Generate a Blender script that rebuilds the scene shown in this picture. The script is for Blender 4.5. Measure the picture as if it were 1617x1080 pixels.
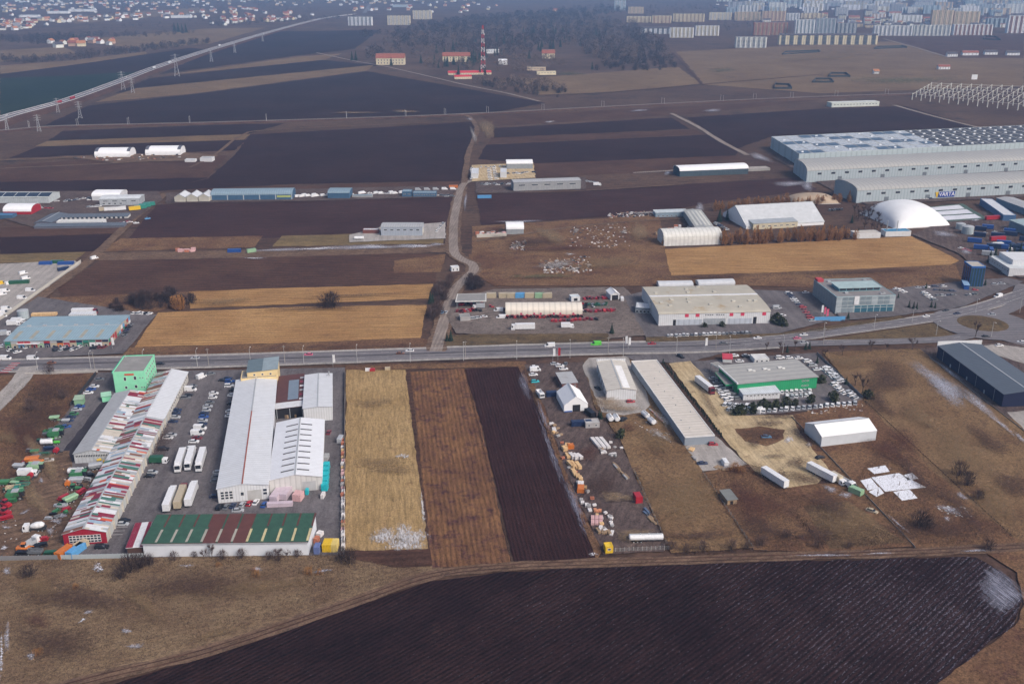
import bpy, bmesh, math, random
from mathutils import Vector, Matrix
for o in list(bpy.data.objects): bpy.data.objects.remove(o)
R = random.Random(11)
S = bpy.context.scene
C = S.collection
# ---------------------------------------------------------------- camera, sky, sun, exposure
FPX = 1550.0
TH = math.atan(591/FPX)
CH = math.cos(TH)/.00495           # flying height of the drone, metres
cam = bpy.data.objects.new('camera', bpy.data.cameras.new('camera')); C.objects.link(cam)
cam.location = (0, 0, CH); cam.rotation_euler = (math.pi/2-TH, 0, 0)
cam.data.sensor_width = 36; cam.data.lens = 36*FPX/1617
cam.data.clip_start = 1; cam.data.clip_end = 40000
S.camera = cam
S.render.resolution_x, S.render.resolution_y = 1024, 683
SUN_EL, SUN_AZ = math.radians(42), math.radians(128)      # azimuth clockwise from +Y: behind the camera, to the right
W = bpy.data.worlds.new('World'); S.world = W; W.use_nodes = True
wn = W.node_tree; wn.nodes.clear()
wo = wn.nodes.new('ShaderNodeOutputWorld'); wb = wn.nodes.new('ShaderNodeBackground'); sk = wn.nodes.new('ShaderNodeTexSky')
sk.sky_type = 'NISHITA'; sk.sun_disc = False; sk.sun_elevation = SUN_EL; sk.sun_rotation = SUN_AZ
sk.air_density = .75; sk.dust_density = 5.0; sk.ozone_density = .6
wb.inputs[1].default_value = .135
wn.links.new(sk.outputs[0], wb.inputs[0]); wn.links.new(wb.outputs[0], wo.inputs[0])
sun = bpy.data.objects.new('sun', bpy.data.lights.new('sun', 'SUN')); C.objects.link(sun)
sun.data.energy = 1.5; sun.data.angle = math.radians(14); sun.data.color = (1, .95, .9)
sd = Vector((math.sin(SUN_AZ)*math.cos(SUN_EL), math.cos(SUN_AZ)*math.cos(SUN_EL), math.sin(SUN_EL)))
sun.rotation_euler = sd.to_track_quat('Z', 'Y').to_euler()
S.view_settings.view_transform = 'Standard'; S.view_settings.look = 'None'
S.view_settings.exposure = 0.33; S.view_settings.gamma = 1; S.view_settings.use_curve_mapping = False
HAZE = 1.1e-4
# ---------------------------------------------------------------- survey helpers: a point of the map seen at (px, py) and height z
ST, CT = math.sin(TH), math.cos(TH)
def G(px, py, z=0.0):
    u = (px-808.5)/FPX; v = (540-py)/FPX
    t = (CH-z)/(ST-v*CT)
    return Vector((u*t, (CT+v*ST)*t, z))
def ppm(py): return (py+51)*.00495
def hm(py, d): return d/(ppm(py)*math.cos(TH+math.atan((py-540)/FPX)))
# ---------------------------------------------------------------- materials
MATS = {}
def nd(nt, t, ins=None, **props):
    n = nt.nodes.new(t)
    for k, v in props.items(): setattr(n, k, v)
    for k, v in (ins or {}).items():
        if hasattr(v, 'is_output'): nt.links.new(v, n.inputs[k])
        else: n.inputs[k].default_value = v
    return n
def rgba(c): return (c[0], c[1], c[2], 1)
def newmat(name):
    m = bpy.data.materials.new(name); m.use_nodes = True
    nt = m.node_tree; b = nt.nodes['Principled BSDF']
    return m, nt, b
def mixc(nt, f, a, b, mode='MIX'):
    n = nt.nodes.new('ShaderNodeMix'); n.data_type = 'RGBA'; n.blend_type = mode
    for i, v in ((0, f), (6, a), (7, b)):
        if hasattr(v, 'is_output'): nt.links.new(v, n.inputs[i])
        else: n.inputs[i].default_value = v if i == 0 else rgba(v)
    return n.outputs[2]
def mrange(nt, v, a, b, c=0, d=1):
    n = nd(nt, 'ShaderNodeMapRange', {0: v, 1: a, 2: b, 3: c, 4: d}); return n.outputs[0]
def mth(nt, op, a, b=0.0):
    n = nt.nodes.new('ShaderNodeMath'); n.operation = op
    for i, v in ((0, a), (1, b)):
        if hasattr(v, 'is_output'): nt.links.new(v, n.inputs[i])
        else: n.inputs[i].default_value = v
    return n.outputs[0]
def noise(nt, vec, sc, det=4, rough=.6):
    return nd(nt, 'ShaderNodeTexNoise', {'Vector': vec, 'Scale': sc, 'Detail': det, 'Roughness': rough}).outputs[0]
def M(name, c, r=.7, v=.12, sc=.35, metal=0, ribs=None, stain=None, spec=.3):
    """painted / sheet / plain material: colour with blotchy weathering, optional ribs (axis, period) and stains (colour, amount)"""
    if name in MATS: return MATS[name]
    m, nt, b = newmat(name)
    tc = nt.nodes.new('ShaderNodeTexCoord').outputs['Object']
    n = noise(nt, tc, sc, 5)
    col = mixc(nt, mrange(nt, n, .3, .7), [x*(1-v) for x in c], [min(1, x*(1+v)) for x in c])
    if stain:
        n2 = noise(nt, tc, stain[2] if len(stain) > 2 else .12, 6, .7)
        col = mixc(nt, mrange(nt, n2, 1-stain[1]-.06, 1-stain[1]+.12), col, stain[0])
    if ribs:
        mp = nd(nt, 'ShaderNodeMapping', {'Vector': tc})
        w = nd(nt, 'ShaderNodeTexWave', {'Vector': mp.outputs[0], 'Scale': .314/ribs[1], 'Distortion': 0.0}, wave_type='BANDS', bands_direction=ribs[0], wave_profile='SIN').outputs[1]
        col = mixc(nt, mrange(nt, w, .02, .3, .30, 0), col, [x*.45 for x in c])
        bp = nd(nt, 'ShaderNodeBump', {'Strength': .35, 'Distance': .06, 'Height': w})
        nt.links.new(bp.outputs[0], b.inputs['Normal'])
    nt.links.new(col, b.inputs['Base Color'])
    b.inputs['Roughness'].default_value = r; b.inputs['Metallic'].default_value = metal
    b.inputs['Specular IOR Level'].default_value = spec
    MATS[name] = m; return m
def soil(name, ca, cb, ang=0, period=.9, fur=.35, grain=.5, big=.02, snow=0, cc=None, ccamt=0, fine=1.2, stretch=.1, bump=.5, con=1.0, drift=None):
    """ground cover: two colours in large patches, rows along 'ang' (degrees), clods/grain, optional third colour and frost in the rows"""
    if name in MATS: return MATS[name]
    m, nt, b = newmat(name)
    tc = nt.nodes.new('ShaderNodeTexCoord').outputs['Object']
    mp = nd(nt, 'ShaderNodeMapping', {'Vector': tc, 'Rotation': (0, 0, math.radians(-ang))}).outputs[0]
    st = nd(nt, 'ShaderNodeMapping', {'Vector': mp, 'Scale': (stretch, 1, 1)}).outputs[0]
    nb = noise(nt, tc, big, 7, .68)
    col = mixc(nt, mrange(nt, nb, .36, .64), ca, cb)
    if cc:
        n3 = noise(nt, tc, big*3.3, 8, .75)
        col = mixc(nt, mrange(nt, n3, 1-ccamt-.05, 1-ccamt+.09), col, cc)
    w = nd(nt, 'ShaderNodeTexWave', {'Vector': mp, 'Scale': .314/period, 'Distortion': 1.2, 'Detail': 2.0, 'Detail Scale': .6}, wave_type='BANDS', bands_direction='Y').outputs[1]
    ns = noise(nt, st, fine, 5, .75)
    nf = noise(nt, tc, fine*1.6, 4, .8)
    k = mth(nt, 'ADD', mth(nt, 'MULTIPLY', w, fur), mth(nt, 'ADD', mth(nt, 'MULTIPLY', mrange(nt, ns, .28, .72), grain), mth(nt, 'MULTIPLY', mrange(nt, nf, .3, .7), grain)))
    tot = fur+2*grain
    sh = mrange(nt, k, tot*.18, tot*.82, 1-.66*min(1, tot)*con, 1+.62*min(1, tot)*con)  # furrow and clod shading put into the colour, on top of the bump
    col = mixc(nt, 1.0, col, (1, 1, 1), 'MULTIPLY')
    vm = nd(nt, 'ShaderNodeVectorMath', {0: col}, operation='SCALE'); nt.links.new(sh, vm.inputs['Scale'])
    col = vm.outputs[0]
    if snow:
        s2 = nd(nt, 'ShaderNodeMapping', {'Vector': mp, 'Scale': (.3, 1, 1)}).outputs[0]
        n4 = noise(nt, s2, 2.6, 3, .75); n5 = noise(nt, tc, .03, 3)
        w2 = nd(nt, 'ShaderNodeTexWave', {'Vector': mp, 'Scale': .314/(period*1.2), 'Distortion': 2.6, 'Detail': 2.0, 'Detail Scale': .25}, wave_type='BANDS', bands_direction='Y').outputs[1]
        a = mth(nt, 'ADD', n4, mth(nt, 'ADD', mth(nt, 'MULTIPLY', n5, .22), mth(nt, 'MULTIPLY', mth(nt, 'SUBTRACT', mth(nt, 'POWER', w2, 3.0), .5), .11)))
        if drift:      # snow lies thicker where the wind dropped it
            vd = nd(nt, 'ShaderNodeVectorMath', {0: tc, 1: (drift[0], drift[1], 0)}, operation='DISTANCE').outputs['Value']
            a = mth(nt, 'ADD', a, mrange(nt, vd, 0, drift[2], drift[3], 0))
        col = mixc(nt, mrange(nt, a, .82-snow, 1.0-snow, 0, .7), col, (.24, .24, .31))
    bp = nd(nt, 'ShaderNodeBump', {'Strength': bump, 'Distance': .25, 'Height': k})
    nt.links.new(bp.outputs[0], b.inputs['Normal'])
    nt.links.new(col, b.inputs['Base Color']); b.inputs['Roughness'].default_value = .95; b.inputs['Specular IOR Level'].default_value = .08
    MATS[name] = m; return m
def patchmat(name, ca, cb, sc=.5, dens=.55, ang=None, stretch=.15, soft=.05):
    """thin loose cover (snow, weeds, gravel) that breaks up towards its border"""
    if name in MATS: return MATS[name]
    m, nt, b = newmat(name)
    tc = nt.nodes.new('ShaderNodeTexCoord').outputs['Object']
    vec = tc
    if ang is not None:
        mp = nd(nt, 'ShaderNodeMapping', {'Vector': tc, 'Rotation': (0, 0, math.radians(-ang))}).outputs[0]
        vec = nd(nt, 'ShaderNodeMapping', {'Vector': mp, 'Scale': (stretch, 1, 1)}).outputs[0]
    fa = nd(nt, 'ShaderNodeAttribute', attribute_name='fade').outputs['Fac']
    n = noise(nt, vec, sc, 6, .72); n2 = noise(nt, tc, sc*2.3, 3)
    a = mth(nt, 'ADD', n, mth(nt, 'MULTIPLY', mth(nt, 'SUBTRACT', fa, 1.0), .42))
    al = mrange(nt, a, 1-dens-soft, 1-dens+soft)
    nt.links.new(mixc(nt, n2, ca, cb), b.inputs['Base Color']); nt.links.new(al, b.inputs['Alpha'])
    b.inputs['Roughness'].default_value = .9; b.inputs['Specular IOR Level'].default_value = .1
    MATS[name] = m; return m
# ---------------------------------------------------------------- mesh helpers
class MB:
    def __init__(s): s.v = []; s.f = []; s.m = []
    def face(s, pts, m=0):
        n = len(s.v); s.v += [tuple(p) for p in pts]; s.f.append(tuple(range(n, n+len(pts)))); s.m.append(m)
    def box(s, x0, x1, y0, y1, z0, z1, m=0):
        n = len(s.v)
        s.v += [(x0, y0, z0), (x1, y0, z0), (x1, y1, z0), (x0, y1, z0), (x0, y0, z1), (x1, y0, z1), (x1, y1, z1), (x0, y1, z1)]
        for q in ((3, 2, 1, 0), (4, 5, 6, 7), (0, 1, 5, 4), (1, 2, 6, 5), (2, 3, 7, 6), (3, 0, 4, 7)):
            s.f.append(tuple(n+i for i in q)); s.m.append(m)
    def loft(s, rings, m=0, cap=True):
        k = len(rings[0]); n = len(s.v)
        for r in rings: s.v += [tuple(p) for p in r]
        for i in range(len(rings)-1):
            for j in range(k):
                a = n+i*k; b = a+k; j2 = (j+1) % k
                s.f.append((a+j, a+j2, b+j2, b+j)); s.m.append(m)
        if cap:
            s.f.append(tuple(n+j for j in reversed(range(k)))); s.m.append(m)
            e = n+(len(rings)-1)*k; s.f.append(tuple(e+j for j in range(k))); s.m.append(m)
    def tube(s, p, q, r0, r1, n=6, m=0, cap=True):
        p, q = Vector(p), Vector(q); d = (q-p).normalized()
        a = d.orthogonal().normalized(); b = d.cross(a)
        s.loft([[c+r*(math.cos(t*math.tau/n)*a+math.sin(t*math.tau/n)*b) for t in range(n)] for c, r in ((p, r0), (q, r1))], m, cap)
    def prism(s, prof, x0, x1, m=0, axis='x'):
        f = (lambda t, a, b: (t, a, b)) if axis == 'x' else (lambda t, a, b: (a, t, b))
        s.loft([[f(x0, a, b) for a, b in prof], [f(x1, a, b) for a, b in prof]], m)
    def mesh(s, name, mats):
        me = bpy.data.meshes.new(name); me.from_pydata(s.v, [], s.f)
        for mt in mats: me.materials.append(mt)
        if len(mats) > 1: me.polygons.foreach_set('material_index', s.m)
        me.update(); return me
def ob(name, me, parent=None, loc=(0, 0, 0), rz=0.0, sc=None):
    o = bpy.data.objects.new(name, me); C.objects.link(o)
    o.location = loc; o.rotation_euler = (0, 0, rz)
    if sc: o.scale = sc if hasattr(sc, '__len__') else (sc, sc, sc)
    if parent: o.parent = parent
    return o
def tag(o, label, cat, group=None):
    o['label'] = label; o['category'] = cat
    if group: o['group'] = group
    return o
def thing(name, label, cat, loc=(0, 0, 0), rz=0.0, group=None, sc=None):
    return tag(ob(name, None, None, loc, rz, sc), label, cat, group)
def struct(o, kind='structure'): o['kind'] = kind; return o
def rough_edge(P, step, jit):
    out = []
    for i, a in enumerate(P):
        b = P[(i+1) % len(P)]; n = max(1, int((b-a).length/step)); n = min(n, 90)
        d = (b-a); nn = Vector((-d.y, d.x, 0)).normalized() if d.length > 0 else Vector()
        for k in range(n):
            p = a+d*k/n
            if k: p = p+nn*R.uniform(-jit, jit)
            out.append(p)
    return out
LAYER = [0.0]
def sheet(name, px, mat, z=None, jit=.45, step=4.0):
    if z is None: LAYER[0] += .006; z = LAYER[0]
    P = [G(*p) for p in px]
    far = sum(p.y for p in P)/len(P)
    if jit: P = rough_edge(P, max(step, far/120), jit*max(1, far/500))
    me = bpy.data.meshes.new(name); me.from_pydata([(p.x, p.y, z) for p in P], [], [tuple(range(len(P)))])
    bm = bmesh.new(); bm.from_mesh(me); bmesh.ops.triangulate(bm, faces=bm.faces[:])
    for f in bm.faces:
        if f.normal.z < 0: f.normal_flip()
    bm.to_mesh(me); bm.free()
    me.materials.append(mat); return struct(ob(name, me))
def smooth(P, n=6):
    out = []
    for i in range(len(P)-1):
        a, b, c, d = P[max(0, i-1)], P[i], P[i+1], P[min(len(P)-1, i+2)]
        for k in range(n):
            t = k/n
            out.append(.5*((2*b)+(c-a)*t+(2*a-5*b+4*c-d)*t*t+(3*b-a-3*c+d)*t**3))
    return out+[P[-1]]
def path(px, n=6): return smooth([G(*p) for p in px], n)
def ribbon(name, px, w, mat, z=None, jit=.0, off=0.0, n=6, pts=None):
    if z is None: LAYER[0] += .006; z = LAYER[0]
    P = pts or path(px, n); v = []; f = []
    for i, p in enumerate(P):
        d = (P[min(i+1, len(P)-1)]-P[max(i-1, 0)]); d.z = 0; d.normalize(); nn = Vector((-d.y, d.x, 0))
        ww = w(i/(len(P)-1)) if callable(w) else w
        for s in (-1, 1):
            q = p+nn*(off+s*(ww/2+R.uniform(-jit, jit))); v.append((q.x, q.y, p.z+z))
    for i in range(len(P)-1): f.append((2*i+1, 2*i, 2*i+2, 2*i+3))
    me = bpy.data.meshes.new(name); me.from_pydata(v, [], f); me.materials.append(mat)
    return struct(ob(name, me))
def patch(name, c, rad, mat, z=None, rot=0, pts=None):
    """an irregular patch that thins out towards its border; pts = outline on the map, else an ellipse"""
    if z is None: LAYER[0] += .006; z = LAYER[0]
    if pts: out = [Vector(p) for p in pts]; cc = sum(out, Vector((0, 0)))/len(out)
    else:
        cc = Vector(c); out = []; ph = [R.uniform(0, 6.3) for _ in range(3)]
        for k in range(26):
            t = k/26*math.tau; rr = 1+.16*math.sin(2*t+ph[0])+.14*math.sin(3*t+ph[1])+.1*math.sin(7*t+ph[2])
            q = Vector((rad[0]*math.cos(t)*rr, rad[1]*math.sin(t)*rr)); q.rotate(Matrix.Rotation(math.radians(rot), 2)); out.append(cc+q)
    v = [G(*cc)]+[G(*(cc+(q-cc)*.55)) for q in out]+[G(*q) for q in out]; n = len(out)
    f = [(0, 1+k, 1+(k+1) % n) for k in range(n)]+[(1+k, 1+n+k, 1+n+(k+1) % n, 1+(k+1) % n) for k in range(n)]
    me = bpy.data.meshes.new(name); me.from_pydata([(p.x, p.y, z) for p in v], [], f)
    me.attributes.new('fade', 'FLOAT', 'POINT').data.foreach_set('value', [1.0]*1+[.62]*n+[0.0]*n)
    me.materials.append(mat); return struct(ob(name, me))
def inside(p, poly):
    r = False; j = len(poly)-1
    for i in range(len(poly)):
        a, b = poly[i], poly[j]
        if (a[1] > p[1]) != (b[1] > p[1]) and p[0] < (b[0]-a[0])*(p[1]-a[1])/(b[1]-a[1])+a[0]: r = not r
        j = i
    return r
def scatter_pts(px, n, rnd=R):
    """n points spread evenly over the ground of a region"""
    poly = [G(*p) for p in px]; xs = [p.x for p in poly]; ys = [p.y for p in poly]; pl = [(p.x, p.y) for p in poly]
    out = []; tries = 0
    while len(out) < n and tries < n*40:
        tries += 1; q = (rnd.uniform(min(xs), max(xs)), rnd.uniform(min(ys), max(ys)))
        if inside(q, pl): out.append(Vector((q[0], q[1], 0)))
    return out
# ---------------------------------------------------------------- ground, fields, roads
def dang(p, q):
    a, b = G(*p), G(*q); return math.degrees(math.atan2(b.y-a.y, b.x-a.x))
A1 = dang((1226, 1038), (1354, 937)); A2 = dang((735, 590), (803, 890)); A1B = dang((1531, 889), (1612, 950))
gm = soil('dry_grass', (.108, .056, .034), (.175, .104, .056), 60, 2.5, .02, .55, .03, cc=(.070, .033, .027), ccamt=.42, fine=.9, stretch=.8)
weed = soil('weeds', (.135, .088, .056), (.200, .142, .088), 20, 3, .06, .6, .06, cc=(.085, .046, .036), ccamt=.38, fine=1.3, stretch=.5)
plough_near = soil('ploughed_near', (.0165, .0072, .0080), (.0290, .0138, .0134), A1, 1.5, .60, .9, .03, snow=.045, fine=.8, stretch=.16, bump=.9, con=1.4, cc=(.046, .025, .021), ccamt=.36, drift=(*G(1606, 945)[:2], 190, .155))
plough3 = soil('ploughed_strip', (.026, .0108, .0108), (.040, .0175, .0165), A2, 1.4, .3, .7, .03, snow=.045, fine=1.1, stretch=.06, bump=.9)
plough_mid = soil('ploughed_mid', (.036, .0165, .0165), (.054, .0265, .0245), 4, 3.0, .28, .35, .012, cc=(.055, .031, .029), ccamt=.36, fine=.5, stretch=.08)
plough_dark = soil('ploughed_dark', (.0225, .0105, .0120), (.0335, .0165, .0170), 4, 3.0, .25, .3, .010, fine=.4, stretch=.08)
plough_far = soil('ploughed_far', (.0205, .0100, .0120), (.0325, .0170, .0180), 6, 6.0, .22, .3, .006, cc=(.052, .029, .027), ccamt=.32, fine=.2, stretch=.08)
gm2 = soil('tan_grass', (.125, .074, .040), (.195, .126, .068), 60, 3, .02, .55, .035, cc=(.085, .047, .031), ccamt=.40, fine=1.0, stretch=.8)
olive_w = soil('olive_weeds', (.095, .060, .034), (.150, .098, .054), 60, 3, .02, .55, .04, cc=(.065, .037, .027), ccamt=.42, fine=1.0, stretch=.8)
brown_field = soil('brown_field', (.055, .0275, .0215), (.083, .0445, .031), 4, 4, .15, .35, .02, cc=(.100, .064, .042), ccamt=.34, fine=.5, stretch=.15)
olive = soil('olive_grass', (.12, .085, .045), (.19, .135, .065), 4, 4, .15, .3, .02, fine=.5, stretch=.2)
straw = soil('pale_straw', (.255, .170, .078), (.33, .228, .112), A2, 2.4, .03, .42, .035, cc=(.165, .098, .050), ccamt=.38, fine=1.1, stretch=.12)
stubble2 = soil('brown_stubble', (.120, .060, .033), (.185, .096, .046), A2, 1.9, .32, .7, .05, cc=(.072, .034, .032), ccamt=.46, fine=1.3, stretch=.14)
golden = soil('golden_stubble', (.250, .138, .058), (.335, .200, .086), 4, 3.4, .14, .35, .025, cc=(.165, .092, .050), ccamt=.36, fine=.7, stretch=.06)
tan_far = soil('tan_far', (.125, .080, .046), (.17, .115, .066), 6, 8, .15, .3, .008, cc=(.080, .050, .036), ccamt=.38, fine=.2, stretch=.15)
green_far = soil('winter_wheat', (.012, .021, .016), (.018, .028, .020), 6, 8, .1, .2, .006, fine=.2)
dirt = soil('dirt', (.105, .066, .045), (.155, .102, .070), 30, 4, .12, .5, .06, cc=(.075, .05, .042), ccamt=.42, fine=.9, stretch=.3)
gravel = soil('dark_gravel', (.072, .051, .048), (.108, .080, .072), 70, 4, .1, .45, .05, cc=(.15, .115, .095), ccamt=.36, fine=1.0, stretch=.3)
sand = soil('sandy_track', (.36, .275, .160), (.45, .355, .225), 100, 3.2, .05, .32, .06, cc=(.22, .155, .092), ccamt=.40, fine=.9, stretch=.12)
asph = soil('asphalt', (.102, .092, .097), (.138, .125, .130), 95, 6, .06, .22, .035, cc=(.072, .064, .070), ccamt=.40, fine=.7, stretch=.3, bump=.1)
asph_dark = soil('asphalt_dark', (.034, .030, .038), (.055, .049, .057), 95, 6, .06, .22, .05, fine=.7, bump=.1)
roadm = soil('road_asphalt', (.135, .127, .137), (.170, .160, .170), 3, 3.6, .10, .16, .02, cc=(.125, .118, .128), ccamt=.36, fine=.5, stretch=.04, bump=.1)
yardm = soil('trodden_yard', (.125, .100, .090), (.175, .145, .130), 20, 4, .03, .4, .06, cc=(.085, .066, .060), ccamt=.42, fine=.8, stretch=.5)
conc = soil('concrete_paving', (.27, .25, .235), (.34, .315, .295), 95, 5, .06, .2, .05, cc=(.20, .18, .165), ccamt=.38, fine=.8, bump=.1)
verge = soil('verge_grass', (.085, .058, .034), (.135, .095, .052), 5, 3, .05, .45, .05, cc=(.055, .042, .028), ccamt=.44, fine=1.1, stretch=.4)
kerbm = M('kerb_concrete', (.42, .40, .38)); whitep = M('road_paint', (.50, .50, .50), v=.25)
redp = M('red_road_paint', (.55, .12, .13), v=.2)
GROUNDM = soil('far_earth', (.062, .036, .028), (.100, .062, .044), 5, 9, .08, .35, .006, cc=(.038, .026, .024), ccamt=.42, fine=.25, stretch=.3)
gme = bpy.data.meshes.new('ground'); gme.from_pydata([(-9000, -500, -.02), (9000, -500, -.02), (9000, 14000, -.02), (-9000, 14000, -.02)], [], [(0, 1, 2, 3)]); gme.materials.append(GROUNDM)
struct(ob('ground', gme))
# ---- far to near
far_fields = [
 ('winter_wheat_field', green_far, [(0, 122), (110, 110), (240, 101), (238, 112), (110, 163), (0, 196)]),
 ('field_margin', tan_far, [(0, 104), (110, 96), (230, 82), (232, 88), (120, 103), (0, 117)]),
 ('ploughed_field', plough_far, [(0, 118), (130, 101), (300, 76), (340, 80), (240, 112), (110, 120), (0, 124)]),
 ('meadow', tan_far, [(0, 80), (100, 74), (120, 84), (0, 98)]),
 ('meadow', tan_far, [(130, 63), (320, 46), (420, 44), (330, 70), (210, 78)]),
 ('far_meadow', tan_far, [(100, 28), (320, 12), (330, 20), (120, 38)]),
 ('ploughed_field', plough_far, [(250, 118), (350, 76), (440, 50), (600, 48), (560, 78), (470, 88)]),
 ('meadow', tan_far, [(238, 122), (470, 90), (540, 85), (510, 96), (260, 119)]),
 ('ploughed_field', plough_far, [(180, 148), (235, 124), (510, 95), (600, 104), (500, 118), (200, 146)]),
 ('meadow_strip', tan_far, [(150, 162), (215, 140), (590, 103), (580, 112), (300, 149)]),
 ('ploughed_field', plough_far, [(60, 203), (140, 167), (300, 150), (580, 113), (700, 134), (862, 163), (760, 181), (560, 189)]),
 ('meadow', tan_far, [(820, 125), (1070, 106), (1108, 133), (950, 147), (850, 150)]),
 ('meadow', tan_far, [(1068, 82), (1190, 76), (1400, 66), (1617, 64), (1617, 136), (1300, 148), (1112, 134)]),
 ('meadow', brown_field, [(1400, 62), (1617, 55), (1617, 92), (1500, 92), (1440, 74)]),
 ('brown_field', brown_field, [(760, 184), (1000, 172), (1300, 158), (1100, 180), (780, 200)]),
 ('ploughed_field', plough_dark, [(780, 203), (1060, 186), (1090, 204), (780, 218)]),
 ('meadow_strip', brown_field, [(775, 218), (1095, 205), (1115, 212), (770, 228)]),
 ('ploughed_field', plough_dark, [(768, 229), (1120, 213), (1165, 240), (1160, 252), (835, 258), (755, 252)]),
 ('brown_field', brown_field, [(835, 259), (1165, 246), (1180, 258), (1000, 274), (850, 280)]),
 ('ploughed_field', plough_dark, [(1085, 186), (1300, 172), (1430, 168), (1545, 202), (1220, 216), (1160, 236)]),
 ('ploughed_field', plough_far, [(75, 224), (100, 207), (300, 199), (450, 195), (380, 216)]),
 ('meadow_strip', tan_far, [(55, 232), (75, 223), (395, 212), (385, 221)]),
 ('ploughed_field', plough_dark, [(14, 250), (60, 232), (390, 221), (370, 238), (150, 246)]),
 ('ploughed_field', plough_dark, [(395, 213), (560, 204), (745, 193), (750, 206), (740, 234), (727, 286), (440, 292), (250, 302), (330, 282), (372, 243)]),
 ('brown_field', brown_field, [(0, 262), (150, 252), (360, 246), (326, 282), (0, 290)]),
 ('ploughed_field', plough_dark, [(0, 288), (330, 281), (250, 303), (0, 303)]),
 ('brown_field', brown_field, [(320, 298), (725, 287), (722, 296), (320, 306)]),
 ('ploughed_field', plough_mid, [(248, 324), (330, 318), (715, 311), (708, 362), (560, 372), (440, 376), (200, 380)]),
 ('ploughed_field', plough_dark, [(0, 374), (190, 369), (152, 397), (0, 402)]),
 ('brown_field', brown_field, [(0, 360), (215, 352), (192, 369), (0, 375)]),
 ('brown_field', gm, [(190, 377), (415, 373), (402, 391), (160, 398)]),
 ('olive_field', olive, [(445, 373), (560, 370), (700, 368), (700, 385), (430, 390)]),
 ('ploughed_field', plough_mid, [(752, 308), (1000, 296), (1260, 281), (1290, 300), (1140, 318), (1020, 338), (760, 356)]),
 ('fallow_strip', olive, [(0, 402), (135, 398), (118, 413), (0, 416)]),
]
for nme, mt, pts in far_fields: sheet(nme, pts, mt, jit=.5)
mid_fields = [
 ('brown_field', brown_field, [(92, 456), (160, 410), (420, 404), (620, 400), (705, 402), (690, 428), (686, 448), (460, 456), (300, 462), (100, 476)]),
 ('rough_ground', gm, [(80, 470), (300, 461), (310, 475), (250, 492), (60, 498)]),
 ('fallow_field', gm, [(622, 412), (704, 402), (696, 430), (622, 432)]),
 ('golden_stubble_field', golden, [(298, 461), (460, 455), (684, 449), (676, 472), (300, 488)]),
 ('golden_stubble_field', golden, [(250, 494), (480, 485), (674, 482), (668, 508), (664, 534), (480, 541), (212, 549)]),
 ('rough_verge', gm, [(205, 549), (480, 541), (665, 534), (690, 540), (690, 549), (480, 556), (190, 566)]),
 ('rough_ground', gm, [(740, 402), (1040, 392), (1100, 400), (1100, 440), (1020, 452), (780, 452), (742, 428)]),
 ('golden_stubble_field', golden, [(1050, 394), (1300, 381), (1440, 374), (1515, 412), (1500, 420), (1300, 428), (1060, 436)]),
 ('brown_field', gm, [(1020, 438), (1300, 428), (1510, 418), (1520, 450), (1420, 458), (1200, 452), (1020, 455)]),
 ('rough_ground', gm, [(745, 358), (1040, 340), (1050, 392), (745, 402)]),
]
for nme, mt, pts in mid_fields: sheet(nme, pts, mt)
# snowy service strip
sheet('gravel_strip', [(155, 400), (420, 395), (705, 386), (704, 399), (420, 407), (150, 412)], dirt)
# near plots
sheet('rough_ground', [(0, 884), (545, 876), (690, 880), (700, 900), (560, 945), (330, 1020), (120, 1085), (0, 1090), (-80, 1090), (-80, 884)], weed)
sheet('rough_plot', [(-60, 600), (40, 592), (152, 590), (110, 645), (50, 728), (0, 800), (-60, 860)], gm)
sheet('asphalt_yard', [(156, 589), (545, 581), (545, 876), (90, 884), (-40, 884), (-40, 830), (0, 798), (50, 726), (112, 642)], asph)
sheet('dark_asphalt', [(172, 622), (182, 640), (120, 720), (112, 735), (80, 735), (118, 690)], asph_dark)  # yard asphalt in a darker tone along the grey hall
sheet('dirt_yard', [(78, 716), (110, 712), (114, 740), (165, 742), (150, 770), (104, 838), (94, 884), (-40, 884), (-40, 830), (0, 800), (40, 745)], dirt)
sheet('roadside_strip', [(545, 577), (830, 571), (832, 579), (545, 586)], gm)
sheet('straw_field', [(547, 585), (641, 585), (655, 700), (672, 800), (679, 868), (545, 872)], straw)
sheet('field_balk', [(640, 585), (650, 585), (664, 690), (680, 800), (686, 894), (676, 894), (676, 868), (655, 700)], brown_field)
sheet('weed_strip', [(545, 871), (678, 867), (681, 895), (620, 897), (560, 885)], brown_field)
sheet('brown_stubble_field', [(648, 588), (733, 583), (762, 680), (806, 890), (683, 897)], stubble2)
sheet('ploughed_strip', [(733, 584), (818, 580), (840, 622), (886, 742), (941, 884), (812, 892), (764, 680)], plough3)
sheet('field_edge', [(818, 579), (830, 577), (862, 650), (892, 742), (950, 872), (942, 885), (886, 742), (842, 625)], gm)
sheet('gravel_yard', [(828, 577), (925, 572), (936, 640), (975, 690), (1000, 745), (1052, 858), (1048, 872), (952, 876), (892, 742), (862, 648)], gravel)
sheet('grass_plot', [(922, 572), (940, 566), (1000, 570), (1090, 705), (1110, 748), (1190, 866), (1060, 874), (1052, 860), (1000, 745), (975, 688), (938, 640)], gm2)
sheet('concrete_apron', [(920, 578), (930, 566), (990, 563), (1012, 600), (1027, 640), (1015, 652), (985, 657), (950, 652), (938, 625)], conc)
sheet('asphalt_lot', [(985, 562), (1085, 556), (1150, 556), (1090, 572), (1060, 574), (1005, 572)], asph)
sheet('concrete_lot', [(1082, 706), (1131, 690), (1180, 734), (1170, 738), (1110, 745)], conc)
sheet('rough_plot', [(1108, 748), (1180, 734), (1200, 740), (1250, 768), (1320, 762), (1340, 776), (1445, 864), (1300, 873), (1190, 869)], gm)
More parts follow.
